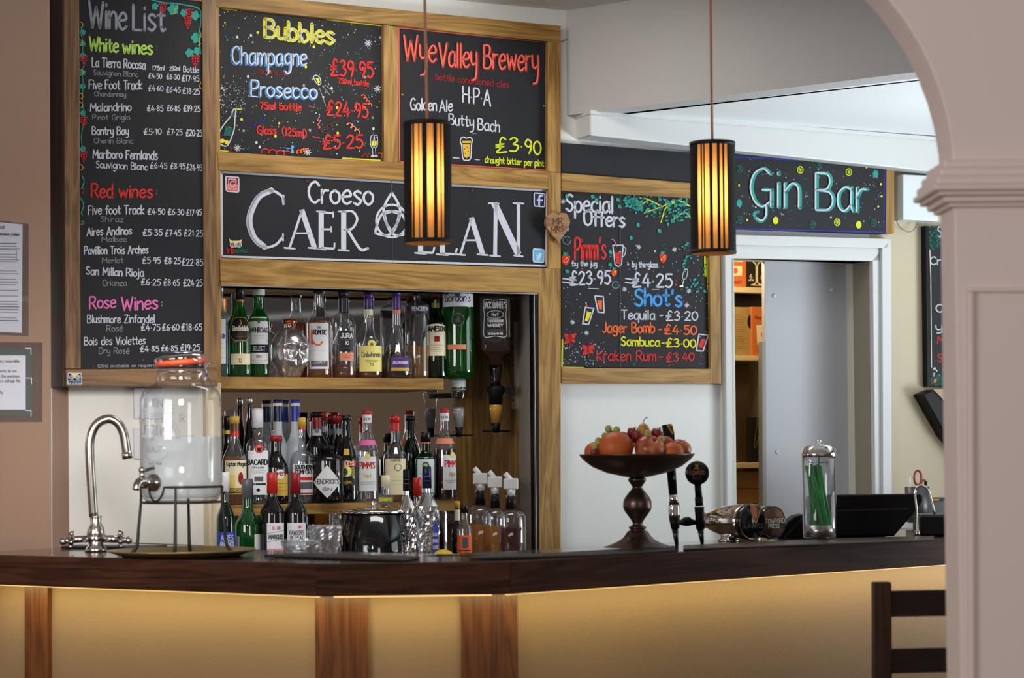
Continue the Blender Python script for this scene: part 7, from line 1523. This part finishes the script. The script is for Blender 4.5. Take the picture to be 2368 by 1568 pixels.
# pen pot with scissors, chrome swan tap, grey crates behind the till
YR = WP(UZ(2110, 1150, .25)[0], .25, 0).y
shelfz = ony(2110, 1205, YR).z
def lr(x, y): q = ony(x, y, YR); return (q.x - cR[0], 0, q.z - cR[2])
g = G(); Q = ony(2110, 1205, YR); g.box(-.12, .32, -.10, .10, -.02, 0); t = obj('back_shelf', g, white_p, None, (Q.x, YR, Q.z), 0, bevel=.002); tag(t, 'pale back shelf under the grey crates behind the till', 'shelf')
g = G(); g.box(-.10, .30, -.08, .08, -Q.z, -.021); t = obj('back_cabinet', g, white_p, None, (Q.x, YR, Q.z), 0); tag(t, 'pale cabinet supporting the shelf behind the till', 'cabinet')
cR = (Q.x, YR, Q.z)
cr_m = mat('grey_crate', srgb(110, 110, 112), .35)
t = thing('storage_tub', 'grey plastic storage tub behind the small chrome tap', 'tub', ony(2150, 1205, YR)); w_ = ppm(t.location); g = G(); g.box(-32 / w_, 60 / w_, -.06, .06, 0, 52 / w_); obj('tub', g, cr_m, t, bevel=.006); g = G(); g.box(-34 / w_, 62 / w_, -.063, .063, 47 / w_, 54 / w_); obj('lid', g, mat('tub_lid', srgb(60, 60, 64), .35), t, bevel=.003)
g = G(); g.box(-14 / w_, 14 / w_, -.064, -.0625, 48 / w_, 52 / w_); obj('clip', g, mat('yellow_clip', srgb(210, 180, 60), .4), t)
t = thing('pen_pot', 'grey mesh pen pot behind the till', 'pot', ony(2111, 1205, YR - .0)); w_ = ppm(t.location); t.location.y -= .085
g = G(); g.lathe([(0, 0), (26 / w_, 0), (28 / w_, 80 / w_), (26.5 / w_, 80 / w_), (24.5 / w_, .003), (0, .003)], 24); obj('pot', g, mat('mesh_grey', srgb(78, 78, 82), .4, .5), t)
hz = 60 / w_; base_l = Vector(t.location)
for dx, L_, rg, lb in ((2, 64, 12, 'red handled scissors in the pen pot, upper pair'), (15, 46, 9, 'red handled scissors in the pen pot, lower pair')):
    q = thing('scissors', lb, 'scissors', (base_l.x, base_l.y, base_l.z + .004), 0, 'scissors in the pen pot')
    g = G(); g.tube([(dx / w_ * .3, 0, 0), (dx / w_, 0, (L_ + 20) / w_)], 2.5 / w_, 6); obj('blade', g, steel, q)
    c_ = Vector((dx / w_, 0, (L_ + 34) / w_)); g = G(); g.tube([(c_.x + rg * .7 / w_ * math.cos(a), 0, c_.z + rg * 1.4 / w_ * math.sin(a)) for a in [i * .524 for i in range(12)]], 2.8 / w_, 8, closed=True); obj('handle_loop', g, mat('red_handle', srgb(150, 60, 56), .4), q)
q = thing('marker_pen', 'white marker pen standing in the pen pot', 'pen', (base_l.x - 16 / w_, base_l.y, base_l.z + .004)); g = G(); g.tube([(0, 0, 0), (-2 / w_, 0, 100 / w_)], 4 / w_, 10); obj('barrel', g, white_p, q)
q = thing('black_pen', 'black pen leaning at the right of the pen pot', 'pen', (base_l.x + 14 / w_, base_l.y, base_l.z + .004)); g = G(); g.tube([(0, 0, 0), (6 / w_, 0, 90 / w_)], 3.5 / w_, 10); obj('barrel', g, black, q)
Yw = onz(2120, 1241, ZB).y; Q = ony(2121, 1241, Yw); t = thing('water_tap', 'small chrome swan neck tap behind the till at the right', 'tap', (Q.x, Yw, ZB + .0005)); w_ = ppm(Q); X = lambda x, y: ((x - 2121) / w_, 0, (1241 - y) / w_)
g = G(); g.tube([X(2121, 1241), X(2120, 1180), X(2117, 1140), X(2126, 1125), X(2140, 1126), X(2150, 1140), X(2162, 1190)], 3.0 / w_, 10, smooth=5); obj('spout', g, chrome, t); g = G(); g.tube([X(2121, 1241), X(2121, 1226)], 6 / w_, 12); obj('base', g, steel, t)
Q = onz(2165, 1240, ZB); t = thing('black_box', 'black plastic box partly hidden by the arch pillar', 'box', (Q.x, Q.y, ZB + .0005)); w_ = ppm(Q); g = G(); g.box(-36 / w_, 60 / w_, 0, .12, 0, 46 / w_); obj('case', g, black, t, bevel=.006); g = G(); g.box(-30 / w_, 55 / w_, .01, .11, 46 / w_, 50 / w_); obj('lid', g, mat('dark_grey_lid', srgb(90, 90, 86), .3), t, bevel=.002)
# ================================================================ chair
Yc = 4.75
Pc = ony(2038, 1345, Yc); sc_ = ppm(Pc); q7 = lambda d: d / sc_
t = thing('dining_chair', 'dark wooden ladder back chair at the counter beside the arch pillar', 'chair', (Pc.x, Yc, 0), 0)
ztop = Pc.z; cw = .42
for k, x in enumerate((0, cw)):
    g = G(); w_ = q7(22); g.prism([(-.06, .0), (-.01, .45), (0, .5), (0, ztop - .0)], x - w_, x + w_, ax='x') if False else None
    g = G(); n = 8; pts = [(-.05, 0), (-.005, .45), (0, .7), (.0, ztop)]
    vs = []
    for (y_, z_) in pts:
        for dx, dy in ((-w_, -w_ * .6), (w_, -w_ * .6), (w_, w_ * .6), (-w_, w_ * .6)): vs.append((x + dx - (q7(8) * (1 - z_ / ztop) if k == 0 else 0), -y_ + dy * 1.0, z_))
    fs = [(0, 1, 2, 3), (12, 13, 14, 15)] + [(4 * i + j, 4 * i + (j + 1) % 4, 4 * i + 4 + (j + 1) % 4, 4 * i + 4 + j) for i in range(3) for j in range(4)]
    g.add(vs, fs); obj('back_post', g, chair_v, t, bevel=.004)
zz = lambda y: ony(2100, y, Yc).z
for y0, y1 in ((1366, 1426), (1500, 1557), (1625, 1680)):
    g = G(); n = 8; vs = []
    for i in range(n + 1):
        x = cw * i / n; dy = .02 * math.sin(math.pi * i / n)
        for a, b in ((dy - .008, zz(y1)), (dy + .008, zz(y1)), (dy + .008, zz(y0)), (dy - .008, zz(y0))): vs.append((x, a, b))
    fs = [(4 * i + j, 4 * i + (j + 1) % 4, 4 * i + 4 + (j + 1) % 4, 4 * i + 4 + j) for i in range(n) for j in range(4)] + [(0, 1, 2, 3), (4 * n, 4 * n + 3, 4 * n + 2, 4 * n + 1)]
    g.add(vs, fs); obj('back_rail', g, chair_h, t)
g = G(); g.box(-.02, cw + .02, -.42, .02, .43, .465); obj('seat', g, chair_h, t, bevel=.008)
for x in (.0, cw): g = G(); g.box(x - .018, x + .018, -.41, -.374, 0, .431); obj('front_leg', g, chair_v, t, bevel=.003)
for x in (.0, cw): g = G(); g.box(x - .01, x + .01, -.375, .0, .2, .225); obj('side_stretcher', g, chair_v, t)
sc.cycles.transparent_max_bounces = 24
for o in bpy.data.objects:
    for k in ('_u', '_o', '_z'):
        if k in o: del o[k]
